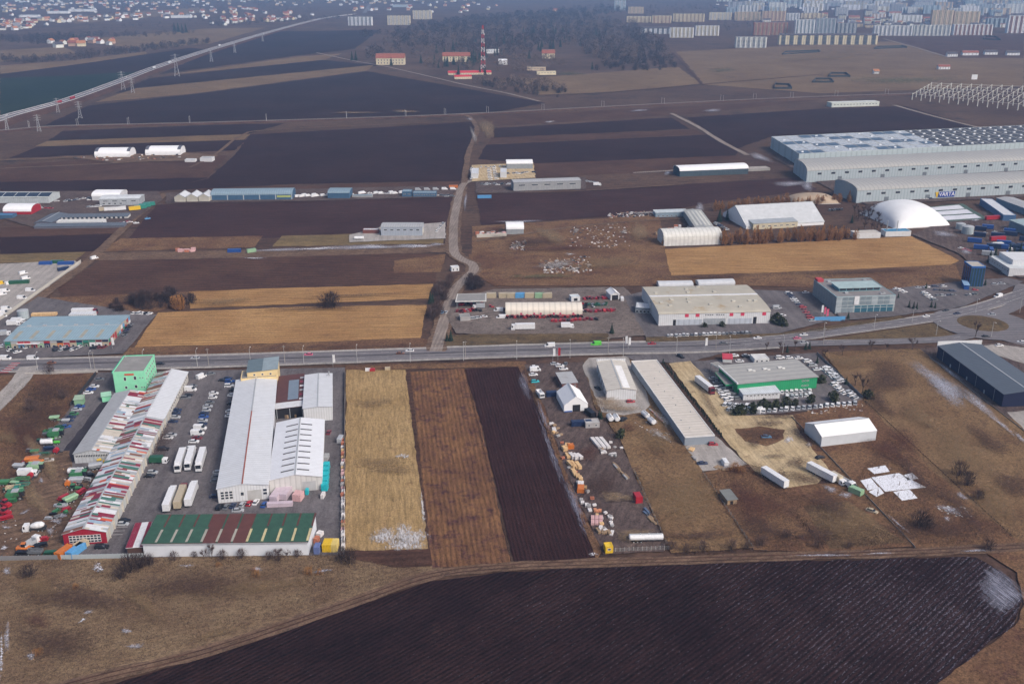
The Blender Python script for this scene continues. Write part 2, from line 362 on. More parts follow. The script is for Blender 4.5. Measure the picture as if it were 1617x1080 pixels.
sheet('grass_plot', [(1268, 800), (1340, 792), (1430, 858), (1310, 868)], olive_w)
sheet('dealer_lot', [(1088, 572), (1288, 558), (1362, 632), (1350, 642), (1160, 660), (1100, 590)], asph)
sheet('sandy_track', [(1056, 575), (1090, 571), (1110, 592), (1162, 657), (1252, 656), (1262, 680), (1300, 724), (1310, 745), (1290, 765), (1240, 772), (1190, 744), (1142, 692)], sand)
sheet('rough_plot', [(1160, 678), (1200, 674), (1240, 680), (1238, 694), (1210, 706), (1176, 698)], gm, jit=1.0)
sheet('rough_plot', [(1252, 656), (1362, 632), (1470, 740), (1617, 850), (1617, 864), (1446, 866), (1330, 770), (1262, 682)], gm)
sheet('grass_plot', [(1298, 557), (1450, 551), (1500, 580), (1640, 690), (1640, 862), (1600, 850), (1470, 742), (1362, 632)], gm2)
sheet('gravel_lot', [(1452, 551), (1617, 540), (1660, 560), (1660, 700), (1560, 640)], gravel)
sheet('concrete_lot', [(1530, 548), (1617, 575), (1680, 600), (1680, 560), (1580, 545)], conc)
sheet('concrete_lot', [(1590, 652), (1680, 645), (1680, 690), (1617, 680)], conc)
sheet('grass_plot', [(1470, 1085), (1540, 1036), (1602, 990), (1617, 955), (1606, 905), (1560, 876), (1700, 860), (1700, 1300), (1250, 1300)], gm)
sheet('ploughed_field', [(-250, 1240), (180, 1082), (330, 1036), (560, 960), (680, 919), (800, 904), (1000, 895), (1250, 887), (1540, 881), (1592, 912), (1613, 950), (1600, 988), (1540, 1034), (1468, 1088), (1250, 1300), (-250, 1300)], plough_near)
track = [(-120, 1150), (130, 1078), (330, 1028), (560, 951), (680, 910), (800, 896), (940, 890), (1250, 880), (1450, 873), (1617, 864), (1760, 855)]
ribbon('dirt_track', track, 5.2, dirt, jit=.5)
for off in (-1.0, 1.0): ribbon('wheel_rut', track, .55, brown_field, jit=.14, off=off)
# ---- roads
main_c = [(-120, 584), (0, 579), (150, 575), (300, 572), (550, 564), (750, 557), (950, 551), (1100, 548), (1220, 541)]
ribbon('paved_shoulder', main_c, 19.5, conc, jit=.2)
ribbon('main_road', main_c, 14.5, roadm)
nb = [(1150, 543), (1250, 534), (1340, 522), (1420, 511), (1500, 498), (1560, 483), (1617, 464), (1720, 432)]
sb = [(1150, 547), (1250, 544), (1340, 542), (1420, 540), (1490, 537), (1530, 531)]
ribbon('road_shoulder', nb, 11.5, conc, jit=.2)
ribbon('road', nb, 9.0, roadm)
ribbon('road', sb, 8.2, roadm)
RC = G(1551.6, 511.8)
def disc(name, c, r, mat, z=None, n=64, r0=0):
    if z is None: LAYER[0] += .006; z = LAYER[0]
    v = [(c.x+r*math.cos(t*math.tau/n), c.y+r*math.sin(t*math.tau/n), z) for t in range(n)]
    me = bpy.data.meshes.new(name); me.from_pydata(v, [], [tuple(range(n))]); me.materials.append(mat); return struct(ob(name, me))
disc('roundabout_road', RC, 27, roadm)
ribbon('road', [(1560, 500), (1590, 490), (1607, 478), (1612, 462), (1617, 450)], 9, roadm)
ribbon('road', [(1575, 520), (1610, 522), (1680, 524)], 11, roadm)
ribbon('road', [(1560, 526), (1600, 538), (1680, 556)], 10, roadm)
def slab(name, px, h, mats, z0=-.05):
    P = [G(*p) for p in px]; mb = MB()
    if sum((P[(i+1) % len(P)].x-P[i].x)*(P[(i+1) % len(P)].y+P[i].y) for i in range(len(P))) > 0: P = P[::-1]
    mb.loft([[(p.x, p.y, z0) for p in P], [(p.x, p.y, h) for p in P]], 0, cap=False); mb.face([(p.x, p.y, h) for p in P], 1)
    return struct(ob(name, mb.mesh(name, mats)))
kc = [kerbm, verge]
slab('median_island', [(1300, 537), (1400, 522), (1470, 511.5), (1477, 511), (1490, 520), (1512, 532), (1440, 534.5), (1350, 536.5)], .22, kc)
slab('median_island', [(1563, 489), (1590, 481), (1608, 470), (1600, 492), (1590, 497)], .22, kc)
mb = MB(); n = 56
for r0, r1, z0, z1, m in ((16.9, 16.9, 0, .3, 0), (16.9, 16.3, .3, .3, 0)):
    mb.loft([[(r*math.cos(t*math.tau/n), r*math.sin(t*math.tau/n), z) for t in range(n)] for r, z in ((r0, z0), (r1, z1))], m, cap=False)
for ra, rb, za, zb in ((16.3, 11, .28, .7), (11, 5, .7, 1.15), (5, .3, 1.15, 1.3)):
    mb.loft([[(r*math.cos(t*math.tau/n), r*math.sin(t*math.tau/n), z) for t in range(n)] for r, z in ((ra, za), (rb, zb))], 1, cap=False)
ri = struct(ob('roundabout_island', mb.mesh('roundabout_island', kc), loc=(RC.x, RC.y, 0)))
kb = MB(); kb.box(-.42, .42, -.16, .16, 0, .4); kr = kb.mesh('kerb_stone', [M('red_kerb', (.5, .12, .1))]); kw = kb.mesh('kerb_stone', [M('white_kerb', (.7, .7, .7))])
for k in range(60):
    t = math.pi+k/60*math.pi*.98
    ob('kerb_stone', (kr, kw)[k % 2], ri, (17.1*math.cos(t), 17.1*math.sin(t), 0), t+math.pi/2)
# side roads
lane = [(688, 556), (696, 525), (706, 490), (717, 460), (738, 438), (748, 428), (745, 418), (730, 411), (719, 402), (716, 388), (717, 350), (722, 322), (729, 296), (742, 287), (770, 284), (812, 282)]
lanem = soil('lane_surface', (.19, .155, .135), (.25, .21, .185), 85, 2, .1, .25, .04, fine=.7, bump=.1)
ribbon('lane_verge', lane[:-3], 11, dirt, jit=.8)
ribbon('lane', lane, 6.5, lanem, jit=.2)
ribbon('dirt_lane', [(733, 290), (737, 262), (740, 240), (751, 214), (752, 200), (742, 186), (732, 182)], 6, dirt, jit=.7)
ribbon('dirt_lane', [(300, 265), (340, 245), (380, 216), (440, 205), (744, 192)], 4, dirt, jit=.6)
ribbon('farm_track', [(-60, 271), (0, 267), (150, 260), (340, 250)], 5, dirt, jit=.6)
ribbon('farm_track', [(-40, 254), (60, 252), (120, 249), (150, 246)], 8, dirt, jit=.6)
ribbon('lane', [(-40, 548), (0, 518), (60, 473), (130, 422), (180, 376), (215, 343), (250, 316), (262, 306)], 7, dirt, jit=.4)
ribbon('lane', [(180, 556), (200, 540), (222, 512), (236, 498)], 9, asph, jit=.3)
ribbon('side_road', [(46, 580), (34, 600), (14, 622), (-20, 655), (-60, 690)], 9, conc, jit=.2)
ribbon('dirt_lane', [(500, 84), (560, 97), (610, 106), (680, 122), (740, 136), (800, 148), (852, 161)], 6, lanem, jit=.4)
ribbon('dirt_lane', [(1395, 62), (1440, 74), (1500, 92)], 7, lanem, jit=.4)
ribbon('dirt_lane', [(1412, 167), (1480, 186), (1560, 206)], 6, lanem, jit=.4)
ribbon('dirt_lane', [(1062, 84), (1085, 108), (1108, 134)], 5, brown_field, jit=.4)
ribbon('dirt_lane', [(860, 152), (1000, 144), (1108, 134), (1300, 118)], 5, brown_field, jit=.4)
ribbon('dirt_lane', [(1060, 180), (1100, 200), (1135, 222), (1180, 246)], 6, lanem, jit=.5)
ribbon('farm_track', [(752, 382), (900, 360), (1000, 351), (1080, 346)], 4, dirt, jit=.5)
ribbon('farm_track', [(1000, 274), (1100, 268), (1180, 262)], 5, lanem, jit=.4)
ribbon('farm_track', [(755, 306), (900, 303), (1080, 292)], 3, dirt, jit=.4)
# yards further away
sheet('gravel_lot', [(0, 418), (118, 413), (128, 418), (60, 466), (0, 508), (-60, 540), (-60, 420)], conc)
sheet('asphalt_lot', [(-60, 545), (60, 470), (225, 495), (240, 498), (195, 560), (-60, 572)], asph)
sheet('gravel_yard', [(0, 303), (250, 303), (258, 316), (215, 345), (200, 358), (60, 362), (0, 345), (-60, 345), (-60, 303)], gravel)
sheet('gravel_yard', [(262, 306), (330, 303), (470, 300), (720, 294), (714, 312), (470, 319), (262, 322)], gravel)
sheet('gravel_yard', [(552, 372), (600, 360), (704, 352), (704, 378), (552, 384)], conc)
sheet('earth_yard', [(745, 262), (842, 258), (846, 282), (745, 288)], sand)
sheet('gravel_yard', [(752, 288), (925, 281), (925, 300), (810, 306), (752, 306)], gravel)
sheet('gravel_yard', [(90, 248), (290, 242), (345, 246), (335, 254), (180, 258)], dirt)
sheet('machine_yard', [(705, 500), (716, 476), (780, 458), (985, 455), (1010, 480), (1030, 530), (960, 536), (720, 528)], yardm)
sheet('roadside_lawn', [(705, 530), (960, 528), (965, 540), (705, 548)], verge)
sheet('dealer_forecourt', [(985, 470), (1040, 455), (1220, 460), (1300, 464), (1320, 505), (1230, 528), (1020, 534)], asph)
sheet('roadside_lawn', [(1020, 534), (1230, 528), (1420, 500), (1430, 504), (1300, 524), (1150, 538), (1020, 542)], verge)
sheet('office_lot', [(1300, 470), (1420, 456), (1520, 446), (1590, 440), (1617, 446), (1520, 486), (1420, 500), (1330, 508)], asph)
sheet('truck_yard', [(1440, 372), (1500, 345), (1580, 330), (1700, 340), (1700, 440), (1610, 440), (1530, 415), (1510, 400)], gravel)
sheet('works_ground', [(1220, 250), (1330, 310), (1370, 325), (1617, 312), (1700, 310), (1700, 240), (1300, 245)], gravel)
sheet('sports_court', [(1455, 329), (1520, 323), (1560, 347), (1490, 352), (1470, 345)], M('court_green', (.06, .10, .08)))
for pp in ([(1458, 330), (1514, 325), (1523, 331), (1464, 335)], [(1466, 336.5), (1526, 332), (1536, 338), (1474, 342)], [(1478, 343.5), (1539, 339.5), (1550, 345.5), (1490, 349.5)]): sheet('snow_patch', pp, M('court_snow', (.58, .59, .64), v=.15, sc=.3, stain=((.30, .29, .29), .36, .3)), jit=.2)
# road paint
def dashes(px, step, ln, w, off=0, mat=whitep, n=10, t0=0, t1=1):
    P = path(px, n); L = [0]
    for i in range(1, len(P)): L.append(L[-1]+(P[i]-P[i-1]).length)
    d = L[-1]*t0; LAYER[0] += .006; mb = MB(); z = LAYER[0]
    def at(s):
        for i in range(1, len(L)):
            if L[i] >= s:
                k = (s-L[i-1])/max(1e-6, L[i]-L[i-1]); q = P[i-1].lerp(P[i], k); dd = (P[i]-P[i-1]).normalized(); return q+Vector((-dd.y, dd.x, 0))*off, Vector((-dd.y, dd.x, 0))
        return P[-1], Vector((0, 1, 0))
    while d+ln < L[-1]*t1:
        a, na = at(d); b, nb_ = at(d+ln)
        mb.face([(a-na*w/2)+Vector((0, 0, z)), (b-nb_*w/2)+Vector((0, 0, z)), (b+nb_*w/2)+Vector((0, 0, z)), (a+na*w/2)+Vector((0, 0, z))]); d += step
    struct(ob('road_marking', mb.mesh('road_marking', [mat])))
dashes(main_c, 12, 4, .12, 3.6); dashes(main_c, 12, 4, .12, -3.6)
dashes(main_c, 30, 29.9, .5, .0, asph_dark)
for o in (6.9, -6.9): dashes(main_c, 30, 29.9, .18, o)
dashes(nb, 9, 4, .18, 0); dashes(sb, 9, 4, .18, 0)
for o in (4.1, -4.1): dashes(nb, 30, 29.9, .18, o)
for k in range(9):
    c = G(16, 583)+Vector((0, (k-4)*1.5, 0)); LAYER[0] += .001
    mb = MB(); mb.box(-2.2, 2.2, -.38, .38, LAYER[0], LAYER[0]+.01); struct(ob('crossing_stripe', mb.mesh('crossing_stripe', [(redp, whitep)[k % 2]]), loc=(c.x, c.y, 0), rz=.05))
for px_, py_, n_, a_ in ((1113, 592, 6, 8), (1131, 590, 4, 8), (190, 838, 3, 4)):
    for k in range(n_):
        c = G(px_, py_)+Vector((0, (k-n_/2)*2.5, 0)); mb = MB(); LAYER[0] += .001; mb.box(-2.2, 2.2, -.09, .09, LAYER[0], LAYER[0]+.01)
        struct(ob('parking_line', mb.mesh('parking_line', [whitep]), loc=(c.x, c.y, 0), rz=math.radians(a_)))
# ---- snow, weeds and bare earth lying on the ground
snow = patchmat('snow', (.50, .51, .58), (.66, .67, .72), 1.1, .56, soft=.1)
snow_thin = patchmat('snow_thin', (.34, .35, .42), (.50, .51, .58), 1.6, .52, soft=.2)
snow_row = patchmat('snow_rows', (.22, .23, .30), (.42, .43, .52), 2.0, .47, A1, .10, soft=.12)
snow_rowb = patchmat('snow_rows_headland', (.18, .18, .24), (.36, .37, .45), 2.0, .56, A1B, .08, soft=.22)
snow_str = patchmat('snow_strip', (.18, .18, .24), (.34, .34, .42), 2.2, .49, A2, .10, soft=.2)
snow_f1 = patchmat('snow_straw', (.46, .45, .46), (.58, .58, .60), 1.4, .58, A2, .3, soft=.16)
weedp = patchmat('dark_weeds', (.050, .028, .025), (.085, .049, .036), 1.1, .55, soft=.22)
strawp = patchmat('light_grass', (.175, .112, .060), (.22, .150, .082), 1.0, .54, soft=.24)
redweed = patchmat('russet_weeds', (.068, .028, .022), (.105, .046, .032), 1.2, .54, soft=.2)
greyp = patchmat('loose_rubble', (.20, .18, .17), (.36, .34, .33), .9, .58, soft=.1)
sandp = patchmat('sand_spill', (.21, .145, .085), (.28, .20, .12), .8, .57, soft=.26)
greenp = patchmat('green_tinge', (.085, .085, .040), (.12, .12, .055), .2, .5, soft=.2)
for c, r, rot, m in [((1574, 926), (42, 30), 40, snow_rowb), ((1585, 945), (34, 34), 42, snow_rowb), 
  ((652, 852), (30, 24), 0, snow_f1), ((636, 846), (20, 24), 0, snow_f1), ((608, 850), (28, 22), 0, snow_f1), ((637, 864), (52, 10), 0, snow_f1), ((634, 722), (12, 5), 0, snow_f1), ((642, 724), (7, 4), 0, snow_f1), ((668, 808), (4, 30), -6, snow_f1),
  ((908, 800), (10, 90), -21, snow_str), ((872, 720), (9, 80), -20, snow_str), ((828, 610), (14, 30), -16, snow_str), ((858, 660), (8, 40), -20, snow_str), ((936, 878), (10, 6), 0, snow),
  ((1480, 604), (62, 20), 38, snow_thin), ((1500, 622), (52, 20), 36, snow_thin), ((1490, 612), (40, 14), 36, snow_thin), ((1545, 640), (60, 10), 38, snow_thin), ((1500, 590), (40, 4), 36, snow_thin), ((1580, 672), (40, 5), 38, snow_thin), ((1612, 695), (25, 4), 40, snow_thin),
  ((1245, 697), (12, 9), 0, snow), ((1278, 705), (8, 5), 30, snow_thin), ((1310, 775), (20, 6), 20, snow_thin), ((1335, 785), (14, 8), 0, snow_thin), ((1420, 832), (30, 3), 40, snow_thin), ((1518, 786), (18, 5), 38, snow_thin), ((1495, 822), (10, 5), 20, snow_thin), ((1500, 808), (30, 8), 10, snow_thin),
  ((1300, 880), (60, 3), -1, snow_thin), ((1390, 877), (40, 2), -2, snow_thin), ((1540, 873), (40, 3), -3, snow_thin), ((155, 900), (14, 12), -40, snow), ((140, 970), (10, 5), -20, snow_thin), ((132, 982), (12, 4), -30, snow), ((200, 1000), (14, 5), -5, snow_thin), ((215, 1024), (24, 5), -5, snow_thin), ((12, 905), (12, 8), 0, snow_thin), ((50, 1040), (8, 10), 0, snow_thin), ((3, 1040), (6, 50), 0, snow), ((12, 1010), (6, 40), 0, snow_thin), ((295, 897), (14, 4), 0, snow_thin), ((405, 902), (16, 5), 0, snow_thin), ((510, 905), (20, 4), -6, snow_thin),
  ((90, 826), (12, 8), 0, snow_thin), ((80, 842), (10, 8), 0, snow_thin), ((10, 836), (12, 4), 0, snow_thin), ((40, 812), (12, 4), -30, snow_thin), ((8, 868), (10, 6), 0, snow), ((66, 762), (6, 6), 0, snow_thin), ((100, 818), (10, 5), 0, snow_thin),
  ((590, 392), (50, 5), -1, snow), ((570, 393), (80, 6), -1, snow_thin), ((660, 391), (50, 4), -1, snow), ((500, 395), (60, 4), -2, snow), ((640, 391), (36, 4), -2, snow_thin), ((440, 397), (60, 4), -2, snow_thin), ((402, 410), (28, 2), -1, snow), ((690, 388), (20, 3), 0, snow_thin),
  ((868, 194), (14, 2), -3, snow), ((1010, 176), (26, 2), -3, snow_thin), ((1125, 176), (24, 3), -4, snow_thin), ((1200, 250), (24, 8), 20, snow_thin), ((1250, 292), (40, 7), -2, snow_thin), ((1275, 296), (16, 10), 35, snow_thin), ((1105, 330), (12, 10), 40, snow_thin), ((1055, 275), (10, 5), 0, snow_thin), ((900, 404), (14, 2), 0, snow),
  ((815, 390), (16, 6), -15, greyp), ((880, 420), (50, 10), -10, greyp), ((910, 366), (10, 6), 0, greyp), ((985, 368), (10, 6), 0, greyp), ((820, 352), (50, 3), -2, snow_thin), ((1020, 338), (60, 4), -2, greyp),
  ((748, 215), (6, 20), -25, greyp), ((742, 190), (8, 3), 0, snow_thin), ((735, 320), (3, 24), 8, snow_thin), ((1540, 350), (10, 3), 0, snow), ((1525, 400), (14, 6), 10, snow_thin), ((1490, 372), (30, 6), 5, snow_thin)]:
    patch('snow_patch' if m.name.startswith('snow') else 'rubble_patch', c, r, m, rot=rot)
for c, r, rot, m in [((60, 660), (60, 50), -30, weedp), ((45, 700), (40, 40), -30, redweed), ((80, 620), (60, 20), 0, weedp), ((30, 765), (24, 30), -30, weedp), ((12, 695), (26, 14), 0, strawp),
  ((120, 950), (120, 30), 0, weedp), ((300, 930), (130, 30), -5, weedp), ((90, 1020), (90, 40), 0, weedp), ((230, 960), (60, 14), 35, strawp), ((420, 930), (120, 14), -8, strawp), ((60, 930), (50, 20), 0, strawp), ((60, 985), (40, 16), 0, redweed), ((340, 1005), (70, 8), -18, strawp),
  ((600, 735), (46, 14), 0, strawp), ((625, 745), (44, 12), 0, strawp), ((590, 640), (40, 10), 0, strawp), ((1080, 790), (70, 60), 40, strawp), ((1040, 700), (40, 20), 30, strawp), ((1100, 850), (80, 10), 0, weedp), ((1040, 690), (30, 10), 30, greyp), ((1050, 668), (25, 12), 40, greyp), ((990, 680), (16, 12), 0, redweed),
  ((1190, 800), (60, 50), 40, redweed), ((1210, 840), (60, 26), 20, weedp), ((1160, 745), (30, 10), 0, redweed), ((1230, 760), (16, 20), 30, weedp), ((1340, 830), (80, 30), 10, strawp), ((1310, 800), (60, 20), 20, weedp), ((1290, 850), (50, 14), 0, weedp),
  ((1430, 700), (50, 24), 30, redweed), ((1400, 715), (60, 24), 20, redweed), ((1450, 760), (16, 70), -40, weedp), ((1520, 810), (18, 80), -45, weedp), ((1390, 640), (16, 50), -38, weedp), ((1470, 840), (100, 24), 5, weedp), ((1400, 600), (50, 40), 30, weedp), ((1340, 575), (50, 14), 0, strawp), ((1520, 720), (80, 40), 30, strawp), ((1570, 800), (60, 30), 30, strawp), ((1450, 660), (40, 20), 35, strawp), ((1560, 700), (50, 20), 30, weedp), ((1600, 770), (40, 30), 20, weedp),
  ((1205, 690), (48, 16), 0, weedp), ((1270, 760), (60, 12), 5, weedp), ((1265, 690), (14, 34), -30, weedp), ((1195, 745), (30, 12), 30, weedp), ((1230, 662), (50, 6), 0, weedp), ((1120, 640), (5, 50), -32, weedp), ((1215, 672), (44, 7), 0, weedp), ((1190, 705), (16, 8), 10, weedp), ((1260, 735), (30, 14), 10, weedp), ((1225, 725), (24, 6), 0, weedp), ((950, 770), (40, 30), 0, weedp), ((930, 720), (30, 20), 0, redweed), ((975, 790), (34, 10), 0, sandp), ((1000, 850), (40, 12), 0, sandp), ((960, 640), (30, 16), 0, sandp), ((985, 650), (36, 6), 0, sandp),
  ((60, 720), (14, 40), -30, sandp), ((80, 740), (16, 30), -30, sandp), ((55, 790), (18, 40), -28, sandp), ((250, 690), (30, 60), -25, weedp), ((350, 480), (60, 10), -2, strawp), ((500, 490), (120, 4), -2, weedp), ((560, 470), (120, 3), -2, weedp), ((240, 470), (90, 12), -3, weedp), ((880, 395), (100, 8), -2, redweed), ((950, 420), (80, 12), -3, strawp), ((850, 440), (90, 6), 0, greenp), ((840, 385), (70, 12), 0, weedp), ((780, 370), (30, 10), 0, redweed), ((870, 375), (30, 14), 20, sandp), ((1010, 370), (22, 16), 45, sandp), ((1120, 440), (90, 6), -1, weedp), ((1350, 432), (150, 6), -2, weedp), ((1420, 128), (120, 10), 0, greenp), ((1140, 112), (40, 5), 0, greenp), ((900, 118), (40, 4), 0, greenp), ((1300, 90), (120, 8), -3, strawp), ((560, 180), (40, 2), 0, sandp), ((640, 178), (24, 3), 0, sandp), ((770, 205), (16, 18), 0, sandp)]:
    patch({'sand_spill': 'sand_patch', 'light_grass': 'dry_grass_patch', 'green_tinge': 'grass_patch', 'loose_rubble': 'rubble_patch'}.get(m.name, 'weed_patch'), c, r, m, rot=rot)
# ---- raised roads: railway bank and motorway
def bank(name, px, w, hs, matside, mattop, slope=1.6):
    P = path(px, 5); mb = MB(); rings = []
    for i, p in enumerate(P):
        d = (P[min(i+1, len(P)-1)]-P[max(i-1, 0)]); d.z = 0; d.normalize(); nn = Vector((-d.y, d.x, 0))
        h = hs(i/(len(P)-1)) if callable(hs) else hs; q = Vector((p.x, p.y, 0)); rings.append([q-nn*(w/2+h*slope)+Vector((0, 0, -.1)), q-nn*w/2+Vector((0, 0, h)), q+nn*w/2+Vector((0, 0, h)), q+nn*(w/2+h*slope)+Vector((0, 0, -.1))])
        P[i] = Vector((p.x, p.y, h))
    for a, b in zip(rings, rings[1:]):
        for j in range(3): mb.face([a[j], b[j], b[j+1], a[j+1]], 1 if j == 1 else 0)
    struct(ob(name, mb.mesh(name, [matside, mattop]))); return P
ballast = soil('ballast', (.13, .11, .10), (.18, .155, .14), 3, 4, .1, .3, .02, fine=.3)
rail_px = [(-120, 212), (0, 208), (90, 201), (300, 196), (600, 187), (770, 180), (1000, 168), (1250, 156), (1617, 143), (1800, 136)]
railP = bank('railway_embankment', rail_px, 9, 1.6, brown_field, ballast)
railm = M('rail_steel', (.20, .17, .16), r=.5)
for off in (-2.9, -1.45, 1.45, 2.9): ribbon('rail', None, .35, railm, z=.06, off=off, pts=railP)
mot_px = [(-160, 262), (0, 196), (60, 178), (110, 163), (180, 137), (240, 113), (300, 92), (350, 76), (440, 49), (510, 31), (560, 24)]
motP = bank('motorway_embankment', mot_px, 19, lambda t: 6.5-3.5*t, brown_field, roadm)
barrier = M('crash_barrier', (.5, .5, .52), r=.4)
for off in (-9, 0, 9):
    mb = MB()
    for a, b in zip(motP, motP[1:]):
        d = (b-a).normalized(); nn = Vector((-d.y, d.x, 0))*off
        mb.face([a+nn+Vector((0, 0, .1)), b+nn+Vector((0, 0, .1)), b+nn+Vector((0, 0, .9)), a+nn+Vector((0, 0, .9))])
    tag(ob('crash_barrier', mb.mesh('crash_barrier', [barrier])), {-9: 'grey crash barrier along the field side of the raised motorway', 0: 'grey crash barrier down the middle of the raised motorway', 9: 'grey crash barrier along the village side of the raised motorway'}[off], 'crash barrier')
ribbon('far_road', [(575, 22), (583, 10), (592, 0), (600, -10)], 16, roadm)
ribbon('far_road', [(510, 31), (570, 26), (640, 22)], 12, roadm)
# ---------------------------------------------------------------- building kit
glass = M('window_glass', (.035, .042, .055), r=.15, v=.3, sc=.6, spec=.6)
framew = M('window_frame', (.62, .62, .62), r=.5)
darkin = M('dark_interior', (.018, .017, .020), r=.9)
white_w = M('white_wall', (.60, .615, .635), v=.06, ribs=('X', 1.1), stain=((.42, .40, .37), .30))
white_r = M('white_roof', (.58, .60, .63), v=.06, ribs=('X', 1.6), stain=((.50, .50, .50), .34, .08), r=.5)
white_ry = M('white_roof_across', (.56, .58, .61), v=.06, ribs=('Y', 1.6), stain=((.50, .50, .50), .34, .08), r=.5)
cream_r = M('cream_roof', (.52, .49, .44), v=.07, ribs=('Y', 2.2), stain=((.38, .34, .30), .38, .12), r=.6)
grey_w = M('grey_wall', (.33, .37, .43), v=.07, ribs=('X', 1.2))
grey_r = M('grey_roof', (.36, .37, .385), v=.08, ribs=('X', 1.8), stain=((.28, .27, .26), .36))
grey_ry = M('grey_roof_across', (.36, .37, .385), v=.08, ribs=('Y', 1.8), stain=((.28, .27, .26), .36))
blue_w = M('blue_wall', (.05, .11, .19), v=.1, ribs=('X', 1.2))
blue_r = M('blue_grey_roof', (.20, .28, .34), v=.08, ribs=('X', 2.0))
steel_r = M('market_roof', (.24, .34, .40), v=.07, ribs=('X', 1.4), stain=((.20, .25, .28), .36))
tentw = M('tent_fabric', (.74, .75, .77), v=.04, r=.6)
tentwy = M('tent_fabric_across', (.74, .75, .77), v=.04, r=.6)
tentc = M('cream_tent', (.66, .61, .53), v=.05, ribs=('X', 3.2), r=.6)
green_w = M('green_wall', (.02, .27, .115), v=.08, ribs=('X', 1.1))
mint = M('mint_render', (.25, .66, .42), v=.06, stain=((.22, .52, .36), .36, .3))
navy_w = M('navy_wall', (.012, .017, .055), v=.12, ribs=('X', .9))
navy_wy = M('navy_wall_side', (.012, .017, .055), v=.12, ribs=('Y', .9))
navy_r = M('slate_roof', (.085, .105, .135), v=.06, ribs=('Y', 1.8))
yel_w = M('yellow_render', (.66, .52, .28), v=.08)
felt = M('roof_felt', (.24, .235, .225), v=.12, sc=.2, stain=((.33, .32, .30), .38, .1))
felt_w = M('pale_roof_felt', (.55, .51, .46), v=.08, ribs=('Y', 2.4), stain=((.36, .32, .28), .33, .2))
stainroof = M('stained_roof', (.40, .375, .315), v=.10, sc=.15, stain=((.33, .23, .11), .37, .09))
metal = M('galvanised', (.35, .37, .39), r=.4, v=.1)
darkm = M('dark_metal', (.04, .042, .05), r=.6)
class Bld:
    def __init__(s, name, label, cat, a, b, c, h, wall, roof, kind='flat', rise=1.0, over=.35, base=False, group=None, depth=None, endw=None, skew=0.0):
        A, B, Cc = (G(*p, 0 if base else h) for p in (a, b, c)); A.z = B.z = Cc.z = 0
        if depth: Cc = B+Vector((-(B-A).normalized().y, (B-A).normalized().x, 0))*depth
        if (Cc-B).length > (B-A).length:
            n = (Cc-B).normalized(); u = Vector((n.y, -n.x, 0)); L = abs((B-A).dot(u)); D = (Cc-B).length; A = B-u*L
        else:
            u = (B-A).normalized(); n = Vector((-u.y, u.x, 0)); L = (B-A).length; D = abs((Cc-B).dot(n))
        s.L, s.D, s.h, s.rise, s.kind = L, D, h, rise, kind
        s.k = 0.0
        s.root = thing(name, label, cat, (A.x, A.y, 0), math.atan2(u.y, u.x), group)
        o = over; t = .16; z0 = -.15; s.k = skew
        if kind == 'flat':
            mb = MB(); mb.box(0, L, 0, D, z0, h-.35); s.add('wall', mb, wall)
            mb = MB(); p = .3; mb.box(-.03, L+.03, -.03, p, h-.35, h); mb.box(-.03, L+.03, D-p, D+.03, h-.35, h); mb.box(-.03, p, p, D-p, h-.35, h); mb.box(L-p, L+.03, p, D-p, h-.35, h); s.add('parapet', mb, wall if not endw else endw)
            mb = MB(); mb.box(p, L-p, p, D-p, h-.34, h-.2); s.add('roof', mb, roof); return
        ax = kind[-1]; W_ = D if ax == 'x' else L; LL = L if ax == 'x' else D
        if kind.startswith('gable'): prof = [(0, h), (W_/2, h+rise), (W_, h)]
        elif kind.startswith('shed'): prof = [(0, h), (W_, h+rise)]
        else: prof = [(W_*(.5-.5*math.cos(math.pi*k/12)), h+rise*math.sin(math.pi*k/12)**.85) for k in range(13)]
        mb = MB(); mb.prism([(0, z0)]+prof+[(W_, z0)], 0, LL, 0, ax); s.add('wall', mb, wall)
        n = len(prof); halves = [prof] if not kind.startswith('gable') else [prof[:2], prof[1:]]
        for hp in halves:
            ext = list(hp); d = Vector(ext[1])-Vector(ext[0]); d.normalize()
            if hp[0] == prof[0]: ext[0] = (ext[0][0]-d.x*o, ext[0][1]-d.y*o)
            d2 = Vector(ext[-1])-Vector(ext[-2]); d2.normalize()
            if hp[-1] == prof[-1]: ext[-1] = (ext[-1][0]+d2.x*o, ext[-1][1]+d2.y*o)
            mb = MB(); mb.prism([(x, z+.02) for x, z in ext]+[(x, z+.02+t) for x, z in reversed(ext)], -o, LL+o, 0, ax)
            s.add('roof_slope' if len(halves) > 1 else 'roof', mb, roof)
        if kind.startswith('gable'):
            mb = MB()
            if ax == 'x': mb.box(-o, LL+o, W_/2-.3, W_/2+.3, h+rise+.1, h+rise+.24)
            else: mb.box(W_/2-.3, W_/2+.3, -o, LL+o, h+rise+.1, h+rise+.24)
            s.add('ridge_cap', mb, metal)
    ONROOF = {'roof_sheet', 'skylight', 'roof_vent', 'roof_light', 'ridge_vent', 'roof_seam', 'ridge_cap', 'solar_panel', 'roof_rib', 'end_band', 'roof_field', 'ridge_flashing', 'ridge_strip', 'white_roof_cover'}
    def add(s, name, mb, mat):
        par = s.roof if name in s.ONROOF else s.root
        if s.k: mb.v = [(x+s.k*y, y, z) for x, y, z in mb.v]
        o = ob(name, mb.mesh(name, mat if isinstance(mat, (list, tuple)) else [mat]), par)
        if name in ('roof', 'roof_slope'): s.roof = o
        return o
    def slot(s, face, x, z, dpt=0.0):
        return {'f': ((x, -dpt, z), 0), 'r': ((s.L+dpt, x, z), math.pi/2), 'l': ((-dpt, s.D-x, z), -math.pi/2), 'b': ((s.L-x, s.D+dpt, z), math.pi)}[face]
